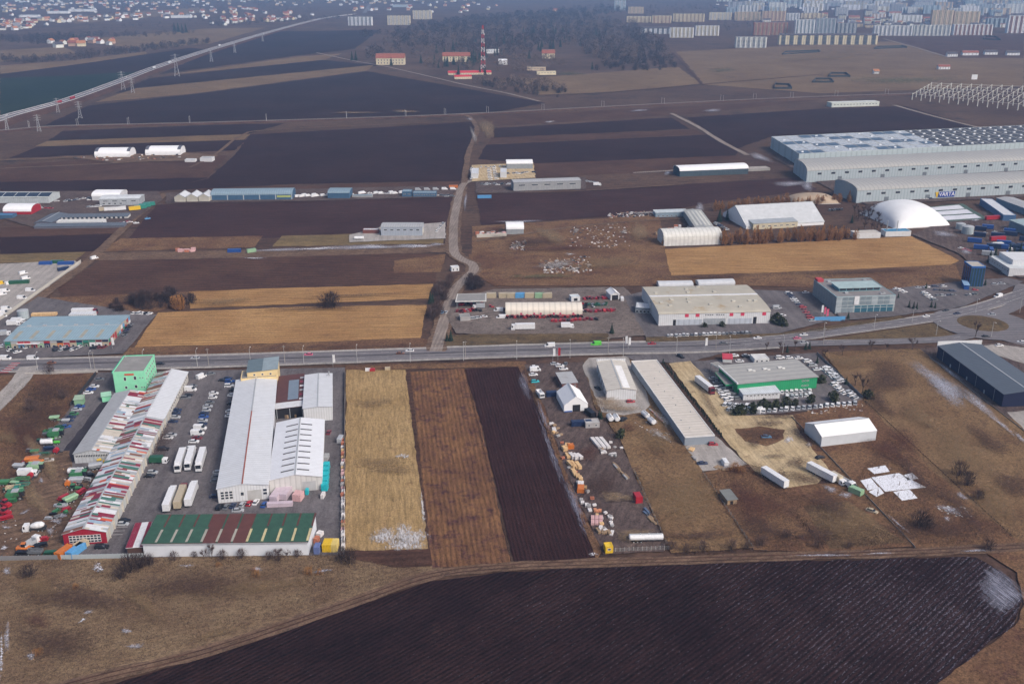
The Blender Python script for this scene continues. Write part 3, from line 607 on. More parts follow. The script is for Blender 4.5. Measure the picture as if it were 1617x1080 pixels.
    def flen(s, face): return s.L if face in 'fb' else s.D
    def rows(s, face, n, w, hh, z, x0=0.0, x1=1.0, name='window', mesh=None):
        F = s.flen(face); me = mesh or winmesh(w, hh)
        for k in range(n):
            x = F*(x0+(x1-x0)*(k+.5)/n); p, r = s.slot(face, x, z); ob(name, me, s.root, p, r)
    def panel(s, face, x0, x1, z0, z1, mat, name='panel', d=.06):
        F = s.flen(face); w = (x1-x0)*F; me = panmesh(name, round(w, 2), round(z1-z0, 2), mat, d)
        p, r = s.slot(face, F*(x0+x1)/2, z0); return ob(name, me, s.root, p, r)
    def roofz(s, x, y):
        if s.kind == 'flat': return s.h-.2
        v, w = (y, s.D) if s.kind[-1] == 'x' else (x, s.L)
        if s.kind.startswith('gable'): return s.h+s.rise*(1-abs(v-w/2)/(w/2))+.18
        if s.kind.startswith('shed'): return s.h+s.rise*v/w+.18
        q = min(1, max(-1, 1-2*v/w)); return s.h+s.rise*math.sqrt(max(0, 1-q*q))**.85+.18
    def roofpiece(s, x0, x1, y0, y1, mat, name, t=.07, lift=.0, nseg=2):
        mb = MB()
        if s.kind[-1] == 'y':
            pr = [(x0+(x1-x0)*k/nseg, s.roofz(x0+(x1-x0)*k/nseg, 0)+lift) for k in range(nseg+1)]
            mb.prism(pr+[(a, b+t) for a, b in reversed(pr)], y0, y1, 0, 'y')
        else:
            pr = [(y0+(y1-y0)*k/nseg, s.roofz(0, y0+(y1-y0)*k/nseg)+lift) for k in range(nseg+1)]
            mb.prism(pr+[(a, b+t) for a, b in reversed(pr)], x0, x1, 0, 'x')
        return s.add(name, mb, mat)
WM = {}
def winmesh(w, h, fm=None, pm=None):
    k = ('w', round(w, 2), round(h, 2), fm, pm)
    if k not in WM:
        mb = MB(); t = min(.12, w*.1)
        mb.box(-w/2, w/2, -.06, .02, 0, t, 0); mb.box(-w/2, w/2, -.06, .02, h-t, h, 0)
        mb.box(-w/2, -w/2+t, -.06, .02, t, h-t, 0); mb.box(w/2-t, w/2, -.06, .02, t, h-t, 0)
        mb.box(-w/2+t, w/2-t, -.02, .02, t, h-t, 1)
        WM[k] = mb.mesh('window', [fm or framew, pm or glass])
    return WM[k]
def panmesh(name, w, h, mat, d=.06):
    k = (name, w, h, mat.name, d)
    if k not in WM:
        mb = MB(); mb.box(-w/2, w/2, -d, .02, 0, h); WM[k] = mb.mesh(name, [mat])
    return WM[k]
# ---------------------------------------------------------------- vehicles
PAINT = {'white': (.66, .67, .69), 'silver': (.36, .38, .41), 'grey': (.13, .14, .155), 'black': (.012, .013, .018), 'dark blue': (.015, .028, .075), 'blue': (.02, .07, .26), 'red': (.34, .018, .03), 'dark red': (.16, .02, .03), 'green': (.045, .17, .075), 'beige': (.42, .36, .26), 'orange': (.50, .15, .03), 'yellow': (.66, .43, .02), 'teal': (.03, .20, .16), 'bright green': (.10, .50, .06), 'dark green': (.02, .09, .05), 'brown': (.18, .07, .035), 'turquoise': (.02, .42, .48), 'light blue': (.10, .30, .55), 'pale green': (.25, .40, .25), 'pink': (.55, .10, .18)}
def paint(c): return M('paint_'+c.replace(' ', '_'), PAINT[c], r=.36, v=.12, sc=1.5, spec=.4, stain=([x*.55+.03 for x in PAINT[c]], .36, .9))
tyre = M('tyre', (.014, .014, .015), r=.9); rimm = M('rim', (.28, .29, .3), r=.4)
cglass = M('car_glass', (.018, .022, .030), r=.1, spec=.6, v=.1)
lampm = M('headlamp_glass', (.7, .7, .68), r=.2); canvas = M('dirty_canvas', (.42, .36, .27), v=.12)
VM = {}
def ring(x, w0, w1, z0, z1, ch=.12):
    return [(x, -w0, z0), (x, w0, z0), (x, w0, z1-ch), (x, w1, z1), (x, -w1, z1), (x, -w0, z1-ch)]
def wheelmesh(r, w):
    k = ('wheel', r, w)
    if k not in VM:
        mb = MB(); mb.tube((0, -w/2, 0), (0, w/2, 0), r, r, 12, 0); mb.tube((0, -w/2-.01, 0), (0, w/2+.01, 0), r*.55, r*.55, 8, 1)
        VM[k] = mb.mesh('wheel', [tyre, rimm])
    return VM[k]
CARS = {  # length, half width, body rings, cabin rings
 'car': (4.4, .88, [(-2.2, .74, .66, .35, .85), (-2.05, .86, .80, .26, .98), (-1.2, .89, .84, .24, 1.0), (.9, .89, .84, .24, .97), (1.9, .86, .76, .24, .86), (2.2, .70, .62, .34, .74)], [(-1.85, .78, .64, .9, .96), (-1.15, .80, .60, .9, 1.40), (.25, .80, .60, .9, 1.43), (1.15, .76, .66, .9, .95)], (1.36, .32)),
 'hatchback': (4.0, .87, [(-2.0, .76, .70, .35, .98), (-1.9, .86, .80, .26, 1.05), (.8, .88, .83, .24, 1.0), (1.7, .85, .74, .24, .88), (2.0, .70, .62, .34, .76)], [(-1.92, .80, .66, .95, 1.1), (-1.55, .81, .62, .95, 1.50), (.15, .80, .62, .95, 1.52), (1.05, .76, .66, .95, .98)], (1.25, .32)),
 'off-roader': (4.6, .93, [(-2.3, .84, .78, .42, 1.1), (-2.2, .92, .86, .32, 1.16), (1.0, .93, .88, .32, 1.14), (2.1, .90, .80, .32, 1.05), (2.3, .78, .70, .42, .92)], [(-2.22, .86, .74, 1.08, 1.2), (-2.0, .86, .72, 1.08, 1.74), (.35, .86, .72, 1.08, 1.78), (1.15, .82, .74, 1.08, 1.13)], (1.42, .38)),
 'van': (5.6, 1.0, [(-2.8, .96, .90, .36, 1.2), (-2.75, .99, .94, .30, 1.3), (1.5, 1.0, .95, .30, 1.28), (2.5, .95, .82, .30, 1.15), (2.8, .80, .70, .40, .95)], [(-2.78, .95, .84, 1.2, 2.35), (-2.6, .96, .84, 1.2, 2.46), (.9, .96, .84, 1.2, 2.46), (2.0, .90, .80, 1.2, 1.3)], (1.75, .36)),
}
def carparts(kind, col):
    k = (kind, col)
    if k in VM: return VM[k]
    L, hw, br, cr, (wx, wr) = CARS[kind]; P = paint(col)
    mb = MB(); mb.loft([ring(*r) for r in br]); body = mb.mesh('body', [P])
    roofc = MB(); parts = []
    if kind == 'van':
        mb = MB(); mb.loft([ring(*r) for r in cr[:3]]); cab = mb.mesh('cargo_body', [P])
        mb = MB(); mb.loft([ring(*r) for r in cr[2:]]); win = mb.mesh('windscreen', [cglass]); parts = [('cargo_body', cab), ('windscreen', win)]
        roofc.box(cr[2][0]-.1, cr[2][0]+.35, -.78, .78, 2.3, 2.5); parts.append(('roof', roofc.mesh('roof', [P])))
    else:
        mb = MB(); mb.loft([ring(*r) for r in cr]); win = mb.mesh('window', [cglass])
        a, b = cr[1], cr[2]; roofc.loft([[(x, -w, z-.02), (x, w, z-.02), (x, w*.92, z+.05), (x, -w*.92, z+.05)] for x, w, z in ((a[0]-.12, a[2]-.02, a[4]-.02), (a[0]+.2, a[2]+.03, a[4]+.01), (b[0]-.1, b[2]+.03, b[4]+.01), (b[0]+.14, b[2]-.02, b[4]-.03))])
        parts = [('window', win), ('roof', roofc.mesh('roof', [P]))]
    lm = MB(); f = br[-2]; lm.box(f[0]+.02, br[-1][0]-.02, -.12, .12, .6, .74)
    VM[k] = (body, parts, wx, wr, hw, lm.mesh('headlight', [lampm]), br[-1]); return VM[k]
def vehicle(kind, col, loc, ang, where, full=True, group=None, state=''):
    body, parts, wx, wr, hw, lamp, fr = carparts(kind, col)
    lab = f'{state}{col} {kind} {where}'
    nm = {'car': 'parked_car', 'hatchback': 'parked_car', 'off-roader': 'parked_car', 'van': 'delivery_van'}[kind]
    if 'driving' in where: nm = nm.replace('parked_', '')
    t = thing(nm, lab, 'van' if kind == 'van' else 'car', (loc[0], loc[1], loc[2]), math.radians(ang), group or where)
    ob('body', body, t)
    for n, me in parts: ob(n, me, t)
    if full:
        for sx in (-1, 1):
            for sy in (-1, 1): ob('wheel', wheelmesh(wr, .2), t, (sx*wx-.02, sy*(hw-.1), wr))
        for sy in (-1, 1): ob('headlight', lamp, t, (0, sy*.55, 0))
    return t
def put(kind, col, px, py, ang, where, full=True, **k):
    p = G(px, py, .7); return vehicle(kind, col, (p.x, p.y, 0), ang+R.uniform(-2, 2), where, full, **k)
FARCARS = MB(); FARMATS = []
def farcar(kind, col, p, ang):
    L, hw, br, cr, _ = CARS[kind]; P = paint(col); ca, sa = math.cos(math.radians(ang)), math.sin(math.radians(ang))
    for m in (P, cglass):
        if m not in FARMATS: FARMATS.append(m)
    tr = lambda r: [(p.x+x*ca-y*sa, p.y+x*sa+y*ca, z) for x, y, z in ring(*r)]
    FARCARS.loft([tr(r) for r in br], FARMATS.index(P)); FARCARS.loft([tr(r) for r in cr], FARMATS.index(P if kind == 'van' else cglass))
    if kind != 'van': a, b = cr[1], cr[2]; FARCARS.loft([tr((a[0]-.1, a[2], a[2]-.05, a[4]-.02, a[4]+.06, .03)), tr((b[0]+.1, b[2], b[2]-.05, b[4]-.02, b[4]+.06, .03))], FARMATS.index(P))
def row(a, b, n, ang, where, cols=('white', 'white', 'silver', 'grey', 'black', 'dark blue'), kinds=('car', 'hatchback', 'car', 'off-roader'), full=True, jit=.25, skip=0.0):
    P, Q = G(*a, .7), G(*b, .7)
    for k in range(n):
        if R.random() < skip: continue
        p = P.lerp(Q, k/max(1, n-1))
        if not full: farcar(R.choice(kinds), R.choice(cols), p+Vector((R.uniform(-jit, jit), R.uniform(-jit, jit), 0)), ang+R.uniform(-4, 4)); continue
        vehicle(R.choice(kinds), R.choice(cols), (p.x+R.uniform(-jit, jit), p.y+R.uniform(-jit, jit), 0), ang+R.uniform(-3, 3), where, full)
def truckparts(kind, col, boxcol, L=13.4):
    k = ('truck', kind, col, boxcol, L)
    if k in VM: return VM[k]
    out = []; P = paint(col); B = paint(boxcol) if boxcol in PAINT else MATS[boxcol]
    def add(n, fn, mats):
        mb = MB(); fn(mb); out.append((n, mb.mesh(n, mats)))
    if kind in ('lorry', 'trailer'):
        add('trailer_box', lambda m: m.box(-L/2, L/2, -1.28, 1.28, 1.15, 4.0), [B])
        add('rear_door', lambda m: (m.box(-L/2-.06, -L/2, -1.24, -.03, 1.2, 3.95), m.box(-L/2-.06, -L/2, .03, 1.24, 1.2, 3.95)), [B])
        add('chassis', lambda m: (m.box(-L/2, L/2, -.5, .5, .7, 1.15), m.box(-1.5, 2.0, -1.2, -1.1, .5, 1.05), m.box(-1.5, 2.0, 1.1, 1.2, .5, 1.05)), [darkm])
        add('landing_leg', lambda m: m.box(L/2-3.4, L/2-3.2, -.9, .9, .05, .8), [darkm])
        W = [(-L/2+1.2+1.3*i, 1.05, .5) for i in range(3)]
    elif kind == 'boxtruck':
        add('cargo_box', lambda m: m.box(-3.6, 1.6, -1.2, 1.2, .95, 3.3), [B]); add('chassis', lambda m: m.box(-3.5, 3.2, -.45, .45, .5, .95), [darkm]); W = [(-2.2, .95, .42), (2.6, .95, .42)]
    elif kind == 'tipper':
        add('tipper_body', lambda m: (m.box(-3.6, 1.4, -1.2, -1.1, 1.0, 2.4), m.box(-3.6, 1.4, 1.1, 1.2, 1.0, 2.4), m.box(-3.6, 1.4, -1.1, 1.1, 1.0, 1.2), m.box(1.3, 1.45, -1.1, 1.1, 1.2, 2.6), m.box(-3.65, -3.55, -1.1, 1.1, 1.2, 2.3)), [B]); add('chassis', lambda m: m.box(-3.5, 3.2, -.45, .45, .5, 1.0), [darkm]); W = [(-2.6, .95, .5), (-1.3, .95, .5), (2.6, .95, .5)]
    elif kind == 'mixer':
        def drum(m):
            rs = [(-3.6, .6, 2.5), (-2.6, 1.15, 2.45), (-.8, 1.25, 2.3), (.6, .9, 2.1), (1.2, .5, 2.0)]
            m.loft([[(x, r*math.cos(t*math.tau/14), z+r*math.sin(t*math.tau/14)) for t in range(14)] for x, r, z in rs])
        add('mixer_drum', drum, [B]); add('chute', lambda m: m.prism([(-.3, 2.2), (.3, 2.2), (.3, 1.2), (-.3, 1.2)], -4.3, -3.6), [darkm]); add('chassis', lambda m: m.box(-3.9, 3.2, -.5, .5, .6, 1.1), [darkm]); W = [(-3.0, .98, .5), (-1.7, .98, .5), (1.4, .98, .5), (2.7, .98, .5)]
    elif kind == 'tank':
        def tk(m): m.loft([[(x, r*1.15*math.cos(t*math.tau/16), 2.0+r*math.sin(t*math.tau/16)) for t in range(16)] for x, r in ((-L/2, .9), (-L/2+.3, 1.15), (L/2-.3, 1.15), (L/2, .9))])
        add('tank_shell', tk, [B]); add('walkway', lambda m: m.box(-L/2+.5, L/2-.5, -.3, .3, 3.12, 3.22), [metal]); add('hatch', lambda m: (m.tube((-2, 0, 3.1), (-2, 0, 3.4), .3, .3, 10), m.tube((1, 0, 3.1), (1, 0, 3.4), .3, .3, 10), m.tube((4, 0, 3.1), (4, 0, 3.4), .3, .3, 10)), [metal]); add('chassis', lambda m: m.box(-L/2+.5, L/2-.5, -.45, .45, .65, 1.0), [darkm]); W = [(-L/2+1.6+1.3*i, 1.0, .5) for i in range(3)]
    cx = {'lorry': L/2+1.2, 'boxtruck': 2.6, 'tipper': 2.6, 'mixer': 2.7}.get(kind)
    if cx is not None:
        hh = 3.6 if kind == 'lorry' else 2.9 if kind in ('mixer', 'tipper') else 2.4
        add('cab', lambda m: m.loft([ring(cx-1.05, 1.2, 1.14, .55, hh, .15), ring(cx+.75, 1.22, 1.15, .5, hh-.05, .15), ring(cx+1.1, 1.16, 1.05, .5, hh*.55, .15)]), [P])
        add('windscreen', lambda m: m.face([(cx+.79, -1.06, hh-.22), (cx+.79, 1.06, hh-.22), (cx+1.13, 1.06, hh*.55), (cx+1.13, -1.06, hh*.55)]) or m.box(cx+.1, cx+.7, -1.235, 1.235, hh*.55, hh-.4), [cglass])
        add('bumper', lambda m: m.box(cx+.9, cx+1.2, -1.2, 1.2, .35, .85), [darkm])
        if kind == 'lorry': add('tractor_chassis', lambda m: m.box(cx-4.2, cx+.9, -.5, .5, .55, 1.0), [darkm]); W += [(cx-3.2, 1.0, .5), (cx+.2, 1.05, .5)]
    VM[k] = (out, W); return VM[k]
def truck(kind, col, boxcol, px, py, ang, label, group=None, L=13.4, z=1.3, name=None, at=None, cat='lorry'):
    p = at or G(px, py, z); parts, W = truckparts(kind, col, boxcol, L)
    t = thing(name or {'lorry': 'articulated_lorry', 'trailer': 'parked_trailer', 'boxtruck': 'box_truck', 'tipper': 'tipper_truck', 'mixer': 'concrete_mixer_truck', 'tank': 'tank_trailer'}[kind], label, {'trailer': 'trailer', 'tank': 'trailer'}.get(kind, 'truck'), (p.x, p.y, at.z if at else 0), math.radians(ang), group)
    for n, me in parts: ob(n, me, t)
    for x, y, r in W:
        for s in (-1, 1): ob('wheel', wheelmesh(r, .32), t, (x, s*y, r))
    return t
def machine(kind, col, px, py, ang, label, group='farm machines kept in the yard', sc=1.0):
    p = G(px, py, .8); t = thing({'tractor': 'tractor', 'combine': 'combine_harvester', 'loader': 'wheel_loader', 'wagon': 'farm_wagon', 'implement': 'farm_implement', 'hopper': 'grain_hopper', 'baler': 'round_baler'}[kind], label, {'combine': 'harvester', 'implement': 'implement', 'wagon': 'wagon', 'hopper': 'hopper'}.get(kind, kind), (p.x, p.y, 0), math.radians(ang), group, sc)
    k = ('mach', kind, col)
    if k not in VM:
        P = paint(col); out = []
        def add(n, fn, mats):
            mb = MB(); fn(mb); out.append((n, mb.mesh(n, mats)))
        if kind == 'tractor':
            add('bonnet', lambda m: m.loft([ring(-.2, .45, .4, .8, 1.7), ring(1.9, .42, .36, .8, 1.55), ring(2.2, .36, .3, .85, 1.4)]), [P]); add('cab', lambda m: m.loft([ring(-1.6, .75, .65, 1.1, 2.6), ring(-.2, .75, .65, 1.1, 2.6)]), [cglass]); add('roof', lambda m: m.box(-1.75, -.05, -.78, .78, 2.6, 2.8), [P]); add('mudguard', lambda m: (m.box(-1.9, -.5, .7, 1.15, 1.55, 1.65), m.box(-1.9, -.5, -1.15, -.7, 1.55, 1.65)), [P]); W = [(-1.2, .95, .85), (1.5, .8, .55)]
        elif kind == 'combine':
            add('body', lambda m: m.loft([ring(-3.6, 1.3, 1.1, 1.4, 2.8), ring(-2.8, 1.5, 1.4, 1.1, 3.5), ring(1.4, 1.5, 1.4, 1.1, 3.6)]), [P]); add('cab', lambda m: m.loft([ring(1.45, .95, .85, 1.7, 3.5), ring(2.9, .95, .8, 1.7, 3.4)]), [cglass]); add('cab_roof', lambda m: m.box(1.4, 3.0, -1.0, 1.0, 3.5, 3.7), [P]); add('grain_tank', lambda m: m.box(-1.2, 1.2, -1.3, 1.3, 3.55, 3.95), [metal]); add('auger', lambda m: m.tube((1.0, 1.6, 3.3), (-3.4, 1.7, 3.4), .2, .2, 8), [P]); W = [(1.6, 1.45, .95), (-2.4, 1.2, .6)]
        elif kind == 'loader':
            add('body', lambda m: m.loft([ring(-3, .9, .8, .9, 2.0), ring(-1.2, 1.1, 1.0, .8, 2.1), ring(1.2, 1.0, .9, .8, 1.7)]), [P]); add('cab', lambda m: m.loft([ring(-1.2, .7, .6, 1.9, 3.2), ring(.1, .7, .6, 1.9, 3.2)]), [cglass]); add('cab_roof', lambda m: m.box(-1.3, .2, -.75, .75, 3.2, 3.35), [P]); add('arm', lambda m: (m.tube((.6, .7, 1.8), (3.2, .7, 1.2), .18, .14), m.tube((.6, -.7, 1.8), (3.2, -.7, 1.2), .18, .14)), [P]); add('bucket', lambda m: m.prism([(-1.3, .3), (1.3, .3), (1.3, 1.3), (-1.3, 1.3)], 3.1, 4.0), [darkm]); W = [(-1.8, 1.0, .75), (1.3, 1.0, .75)]
        elif kind == 'wagon':
            add('bed', lambda m: (m.box(-2.6, 2.6, -1.15, 1.15, .9, 1.1), m.box(-2.6, 2.6, -1.15, -1.05, 1.1, 1.9), m.box(-2.6, 2.6, 1.05, 1.15, 1.1, 1.9), m.box(-2.6, -2.5, -1.05, 1.05, 1.1, 1.9), m.box(2.5, 2.6, -1.05, 1.05, 1.1, 1.9)), [P]); add('drawbar', lambda m: m.box(2.6, 4.1, -.08, .08, .6, .75), [darkm]); W = [(-1.7, 1.0, .5), (1.7, 1.0, .5)]
        elif kind == 'implement':
            add('frame', lambda m: (m.box(-2.4, 2.4, -.1, .1, .9, 1.1), m.box(-2.4, 2.4, 1.0, 1.2, .9, 1.1), m.box(-2.4, 2.4, -1.2, -1.0, .9, 1.1), m.box(-2.2, -2.0, -1.2, 1.2, .9, 1.1), m.box(0, .2, -1.2, 1.2, .9, 1.1), m.box(2.0, 2.2, -1.2, 1.2, .9, 1.1)), [P])
            add('tine', lambda m: [m.tube((x, y, 1), (x-.3, y, .1), .07, .04, 4) for x in (-2, -1, 0, 1, 2) for y in (-1.1, 0, 1.1)], [darkm]); add('seed_box', lambda m: m.prism([(-.5, 1.1), (.5, 1.1), (.75, 1.9), (-.75, 1.9)], -1.9, 1.9), [P]); W = [(-1.2, 1.35, .45)]
        elif kind == 'hopper':
            add('body', lambda m: m.loft([[(-2.0, -.9, .9), (2.0, -.9, .9), (2.0, .9, .9), (-2.0, .9, .9)], [(-2.8, -1.3, 2.4), (2.8, -1.3, 2.4), (2.8, 1.3, 2.4), (-2.8, 1.3, 2.4)], [(-2.5, -.9, 2.9), (2.5, -.9, 2.9), (2.5, .9, 2.9), (-2.5, .9, 2.9)]]), [P]); add('drawbar', lambda m: m.box(2.2, 4.2, -.1, .1, .7, .9), [darkm]); W = [(-1.2, 1.1, .6), (.3, 1.1, .6)]
        else:
            add('bale_chamber', lambda m: m.tube((0, -.9, 1.5), (0, .9, 1.5), 1.1, 1.1, 14), [P]); add('drawbar', lambda m: m.box(.6, 2.8, -.1, .1, .6, .8), [darkm]); add('pickup', lambda m: m.tube((.9, -1.1, .5), (.9, 1.1, .5), .3, .3, 8), [darkm]); W = [(-.2, 1.1, .5)]
        VM[k] = (out, W)
    out, W = VM[k]
    for n, me in out: ob(n, me, t)
    for x, y, r in W:
        for s in (-1, 1): ob('wheel', wheelmesh(r, .35), t, (x, s*y, r))
    return t
# ---------------------------------------------------------------- yard goods
def stackmesh(kind, mat, L=2.4, Wd=1.2, Hh=1.3):
    k = ('stack', kind, mat.name, L, Wd, Hh)
    if k not in VM:
        mb = MB(); rr = random.Random(5)
        if kind == 'lumber':
            n = max(2, int(Hh/.32))
            for i in range(n):
                z = .12+i*Hh/n
                for j in range(3):
                    y0 = -Wd/2+j*Wd/3; e = rr.uniform(0, .15); mb.box(-L/2+e, L/2-rr.uniform(0, .15), y0+.02, y0+Wd/3-.02, z, z+Hh/n-.06)
            for x in (-L*.35, L*.35): mb.box(x-.06, x+.06, -Wd/2, Wd/2, 0, .12)
        elif kind == 'pallet':
            for x in (-L*.4, 0, L*.4): mb.box(x-.06, x+.06, -Wd/2, Wd/2, 0, .14)
            for i in range(2):
                for j in range(2):
                    for q in range(2): mb.box(-L/2+i*L/2+.03, -L/2+(i+1)*L/2-.03, -Wd/2+j*Wd/2+.03, -Wd/2+(j+1)*Wd/2-.03, .15+q*(Hh-.15)/2, .12+(q+1)*(Hh-.15)/2)
        elif kind == 'container':
            mb.box(-L/2, L/2, -Wd/2, Wd/2, .1, Hh)
            nn = int(L/.5)
            for i in range(nn):
                x = -L/2+(i+.5)*L/nn
                for s in (-1, 1): mb.box(x-.1, x+.1, s*Wd/2-.03, s*Wd/2+.05, .2, Hh-.15)
            for x in (-L/2, L/2):
                for y in (-Wd/2, Wd/2): mb.box(x-.12, x+.12, y-.12, y+.12, 0, Hh+.05)
        VM[k] = mb.mesh(kind, [mat])
    return VM[k]
def stack(kind, mat, px, py, ang, name, label, cat, group=None, L=2.4, Wd=1.2, Hh=1.3, p=None):
    q = p or G(px, py, Hh/2)
    return tag(ob(name, stackmesh(kind, mat, L, Wd, Hh), None, (q.x, q.y, 0), math.radians(ang)), label, cat, group)
def container(col, px, py, ang, label, group=None, L=6.1, Wd=2.44, Hh=2.6, name='shipping_container', cat='container'):
    q = G(px, py, Hh/2); t = thing(name, label, cat, (q.x, q.y, 0), math.radians(ang), group)
    ob('shell', stackmesh('container', paint(col), L, Wd, Hh), t)
    k = ('cdoor', col, L, Wd, Hh)
    if k not in VM:
        mb = MB(); mb.box(0, .07, -Wd/2+.15, -.03, .2, Hh-.15); VM[k] = mb.mesh('door', [paint(col)])
    for s in (1, -1): ob('door', VM[k], t, (L/2, 0, 0), 0, (1, s, 1))
    mb = MB(); mb.box(-L/2+.1, L/2-.1, -Wd/2+.1, Wd/2-.1, Hh, Hh+.04); ob('roof', mb.mesh('roof', [paint(col)]), t)
    return t
lumberm = M('fresh_timber', (.62, .42, .22), v=.2, sc=1.2); oldwood = M('old_timber', (.30, .21, .13), v=.2, sc=1.2)
wrapm = M('white_wrap', (.62, .60, .60), v=.1, sc=1); pinkm = M('pink_bricks', (.58, .36, .36), v=.15, sc=1.5); greyblock = M('grey_blocks', (.34, .33, .33), v=.15, sc=1); brickm = M('brick_pack', (.40, .15, .09), v=.2, sc=1.2); turqm = paint('turquoise'); lilacm = M('lilac_pack', (.50, .42, .48), v=.1, sc=1)
# ---------------------------------------------------------------- trees and shrubs
barkm = M('bark', (.085, .060, .050), r=.95, v=.25, sc=2); twigm = M('twigs', (.085, .056, .052), r=.95, v=.3, sc=.8); twigr = M('russet_twigs', (.30, .150, .058), r=.95, v=.3, sc=.5); twigd = M('dark_twigs', (.044, .029, .029), r=.95, v=.3, sc=.8)
conm = M('conifer_needles', (.018, .034, .022), r=.9, v=.35, sc=1.2); leafm = M('evergreen_leaves', (.040, .048, .022), r=.9, v=.5, sc=1.5); drym = M('dry_stalks', (.20, .135, .080), r=.95, v=.3, sc=.2); dryd = M('brown_stalks', (.090, .055, .040), r=.95, v=.3, sc=.2)
def sliver(mb, p, q, w):
    d = (q-p); a = d.cross(Vector((R.uniform(-1, 1), R.uniform(-1, 1), R.uniform(-1, 1))))
    if a.length < 1e-5: return
    a.normalize(); mb.face([p-a*w, p+a*w, q])
def grow(mb, tw, p, d, ln, r, lv, spread, rr):
    q = p+d*ln; mb.tube(p, q, r, r*.65, 4 if lv else 5, 0, False)
    for k in range(rr.choice((3, 4)) if lv < 3 else 0):
        nd_ = (d+Vector((rr.uniform(-1, 1), rr.uniform(-1, 1), rr.uniform(-.35, .8)))*spread).normalized()
        s = p.lerp(q, rr.uniform(.55, 1))
        if lv < 2: grow(mb, tw, s, nd_, ln*rr.uniform(.55, .8), r*.55, lv+1, spread, rr)
        else:
            for j in range(5):
                e = (nd_+Vector((rr.uniform(-1, 1), rr.uniform(-1, 1), rr.uniform(-.5, 1)))*.7).normalized(); sliver(tw, s, s+e*ln*rr.uniform(.6, 1.2), .055)
TREES = {}
def treeproto(kind, seed):
    k = (kind, seed)
    if k in TREES: return TREES[k]
    rr = random.Random(seed*7+1); mb = MB(); tw = MB(); tm = twigm
    if kind == 'bare':
        grow(mb, tw, Vector((0, 0, -.2)), Vector((rr.uniform(-.05, .05), rr.uniform(-.05, .05), 1)).normalized(), 3.6, .22, 0, .75, rr)
        grow(mb, tw, Vector((0, 0, 2.4)), Vector((rr.uniform(-.3, .3), rr.uniform(-.3, .3), 1)).normalized(), 2.6, .15, 1, .8, rr)
    elif kind in ('shrub', 'darkshrub', 'russet', 'tallrusset'):
        tm = {'shrub': twigm, 'darkshrub': twigd}.get(kind, twigr); tall = kind == 'tallrusset'
        for i in range(9): 
            a = rr.uniform(0, 6.3); e = Vector((math.cos(a)*rr.uniform(.2, .9), math.sin(a)*rr.uniform(.2, .9), rr.uniform(1.2, 2.0)*(2 if tall else 1))); mb.tube((0, 0, -.1), e, .05, .02, 4, 0, False)
        nn = 420 if not tall else 620
        for i in range(nn):
            a = rr.uniform(0, 6.3); u = rr.random()**.5; zz = rr.random()
            rad = (1.7*math.sqrt(max(0, 1-(zz*1.0-.35)**2/.5)) if not tall else 1.9*math.sin(math.pi*(.12+.84*zz))**.8)*u*(.75+.35*math.sin(3*a+seed)); hh = 2.5 if not tall else 4.6+1.6*math.sin(a*2+seed)
            p = Vector((math.cos(a)*rad, math.sin(a)*rad, zz*hh)); sliver(tw, p, p+Vector((math.cos(a)*rr.uniform(0, .7), math.sin(a)*rr.uniform(0, .7), rr.uniform(.25, .9))), .035 if not tall else .10)
    elif kind == 'conifer':
        tm = conm; mb.tube((0, 0, -.1), (0, 0, 8.6), .2, .03, 6)
        for i in range(520):
            z = 8.8*rr.random()**1.35+.3; rad = (9.3-z)*.235*(.6+.5*rr.random()); a = rr.uniform(0, 6.3); p = Vector((math.cos(a)*rad*.35, math.sin(a)*rad*.35, z)); q = Vector((math.cos(a)*rad, math.sin(a)*rad, z-rr.uniform(.2, .7))); t = Vector((-math.sin(a), math.cos(a), rr.uniform(-.3, .3)))*(.18+.16*rad)
            tw.face([p, q-t, q+t*.9])
    elif kind in ('thuja', 'bush'):
        tm = leafm if kind == 'bush' else conm; mb.tube((0, 0, -.1), (0, 0, 1.2), .07, .04, 5)
        for i in range(480 if kind == 'bush' else 260):
            z = rr.random(); a = rr.uniform(0, 6.3); u = rr.random()**.4
            if kind == 'bush': rad = 1.6*math.sqrt(max(0.02, 1-(2*z-.8)**2))*u*(.7+.35*math.sin(2*a+seed)+.25*math.sin(5*a+z*6)); p = Vector((math.cos(a)*rad, math.sin(a)*rad, .15+z*2.6)); sz = .22
            else: rad = .42*(1-z)**.6*u+.03; p = Vector((math.cos(a)*rad, math.sin(a)*rad, .1+z*2.2)); sz = .14
            n = Vector((rr.uniform(-1, 1), rr.uniform(-1, 1), rr.uniform(-1, 1))).normalized(); b = n.orthogonal().normalized()*sz; c = n.cross(b); tw.face([p-b, p-c*.8, p+b, p+c])
    TREES[k] = (mb.mesh('trunk', [barkm if tm is not twigd else twigd]), tw.mesh('crown', [tm])); return TREES[k]
def tree(kind, p, sc, name, label, cat, group=None, sz=None):
    tr, cr = treeproto(kind, R.randint(1, 3))
    t = thing(name, label, cat, (p.x, p.y, 0), R.uniform(0, 6.3), group, (sc, sc, sz or sc*R.uniform(.9, 1.12)))
    ob('trunk' if 'tree' in name or 'conifer' in name or 'thuja' in name else 'stem', tr, t); ob('crown' if 'tree' in name or 'conifer' in name or 'thuja' in name else 'foliage', cr, t); return t
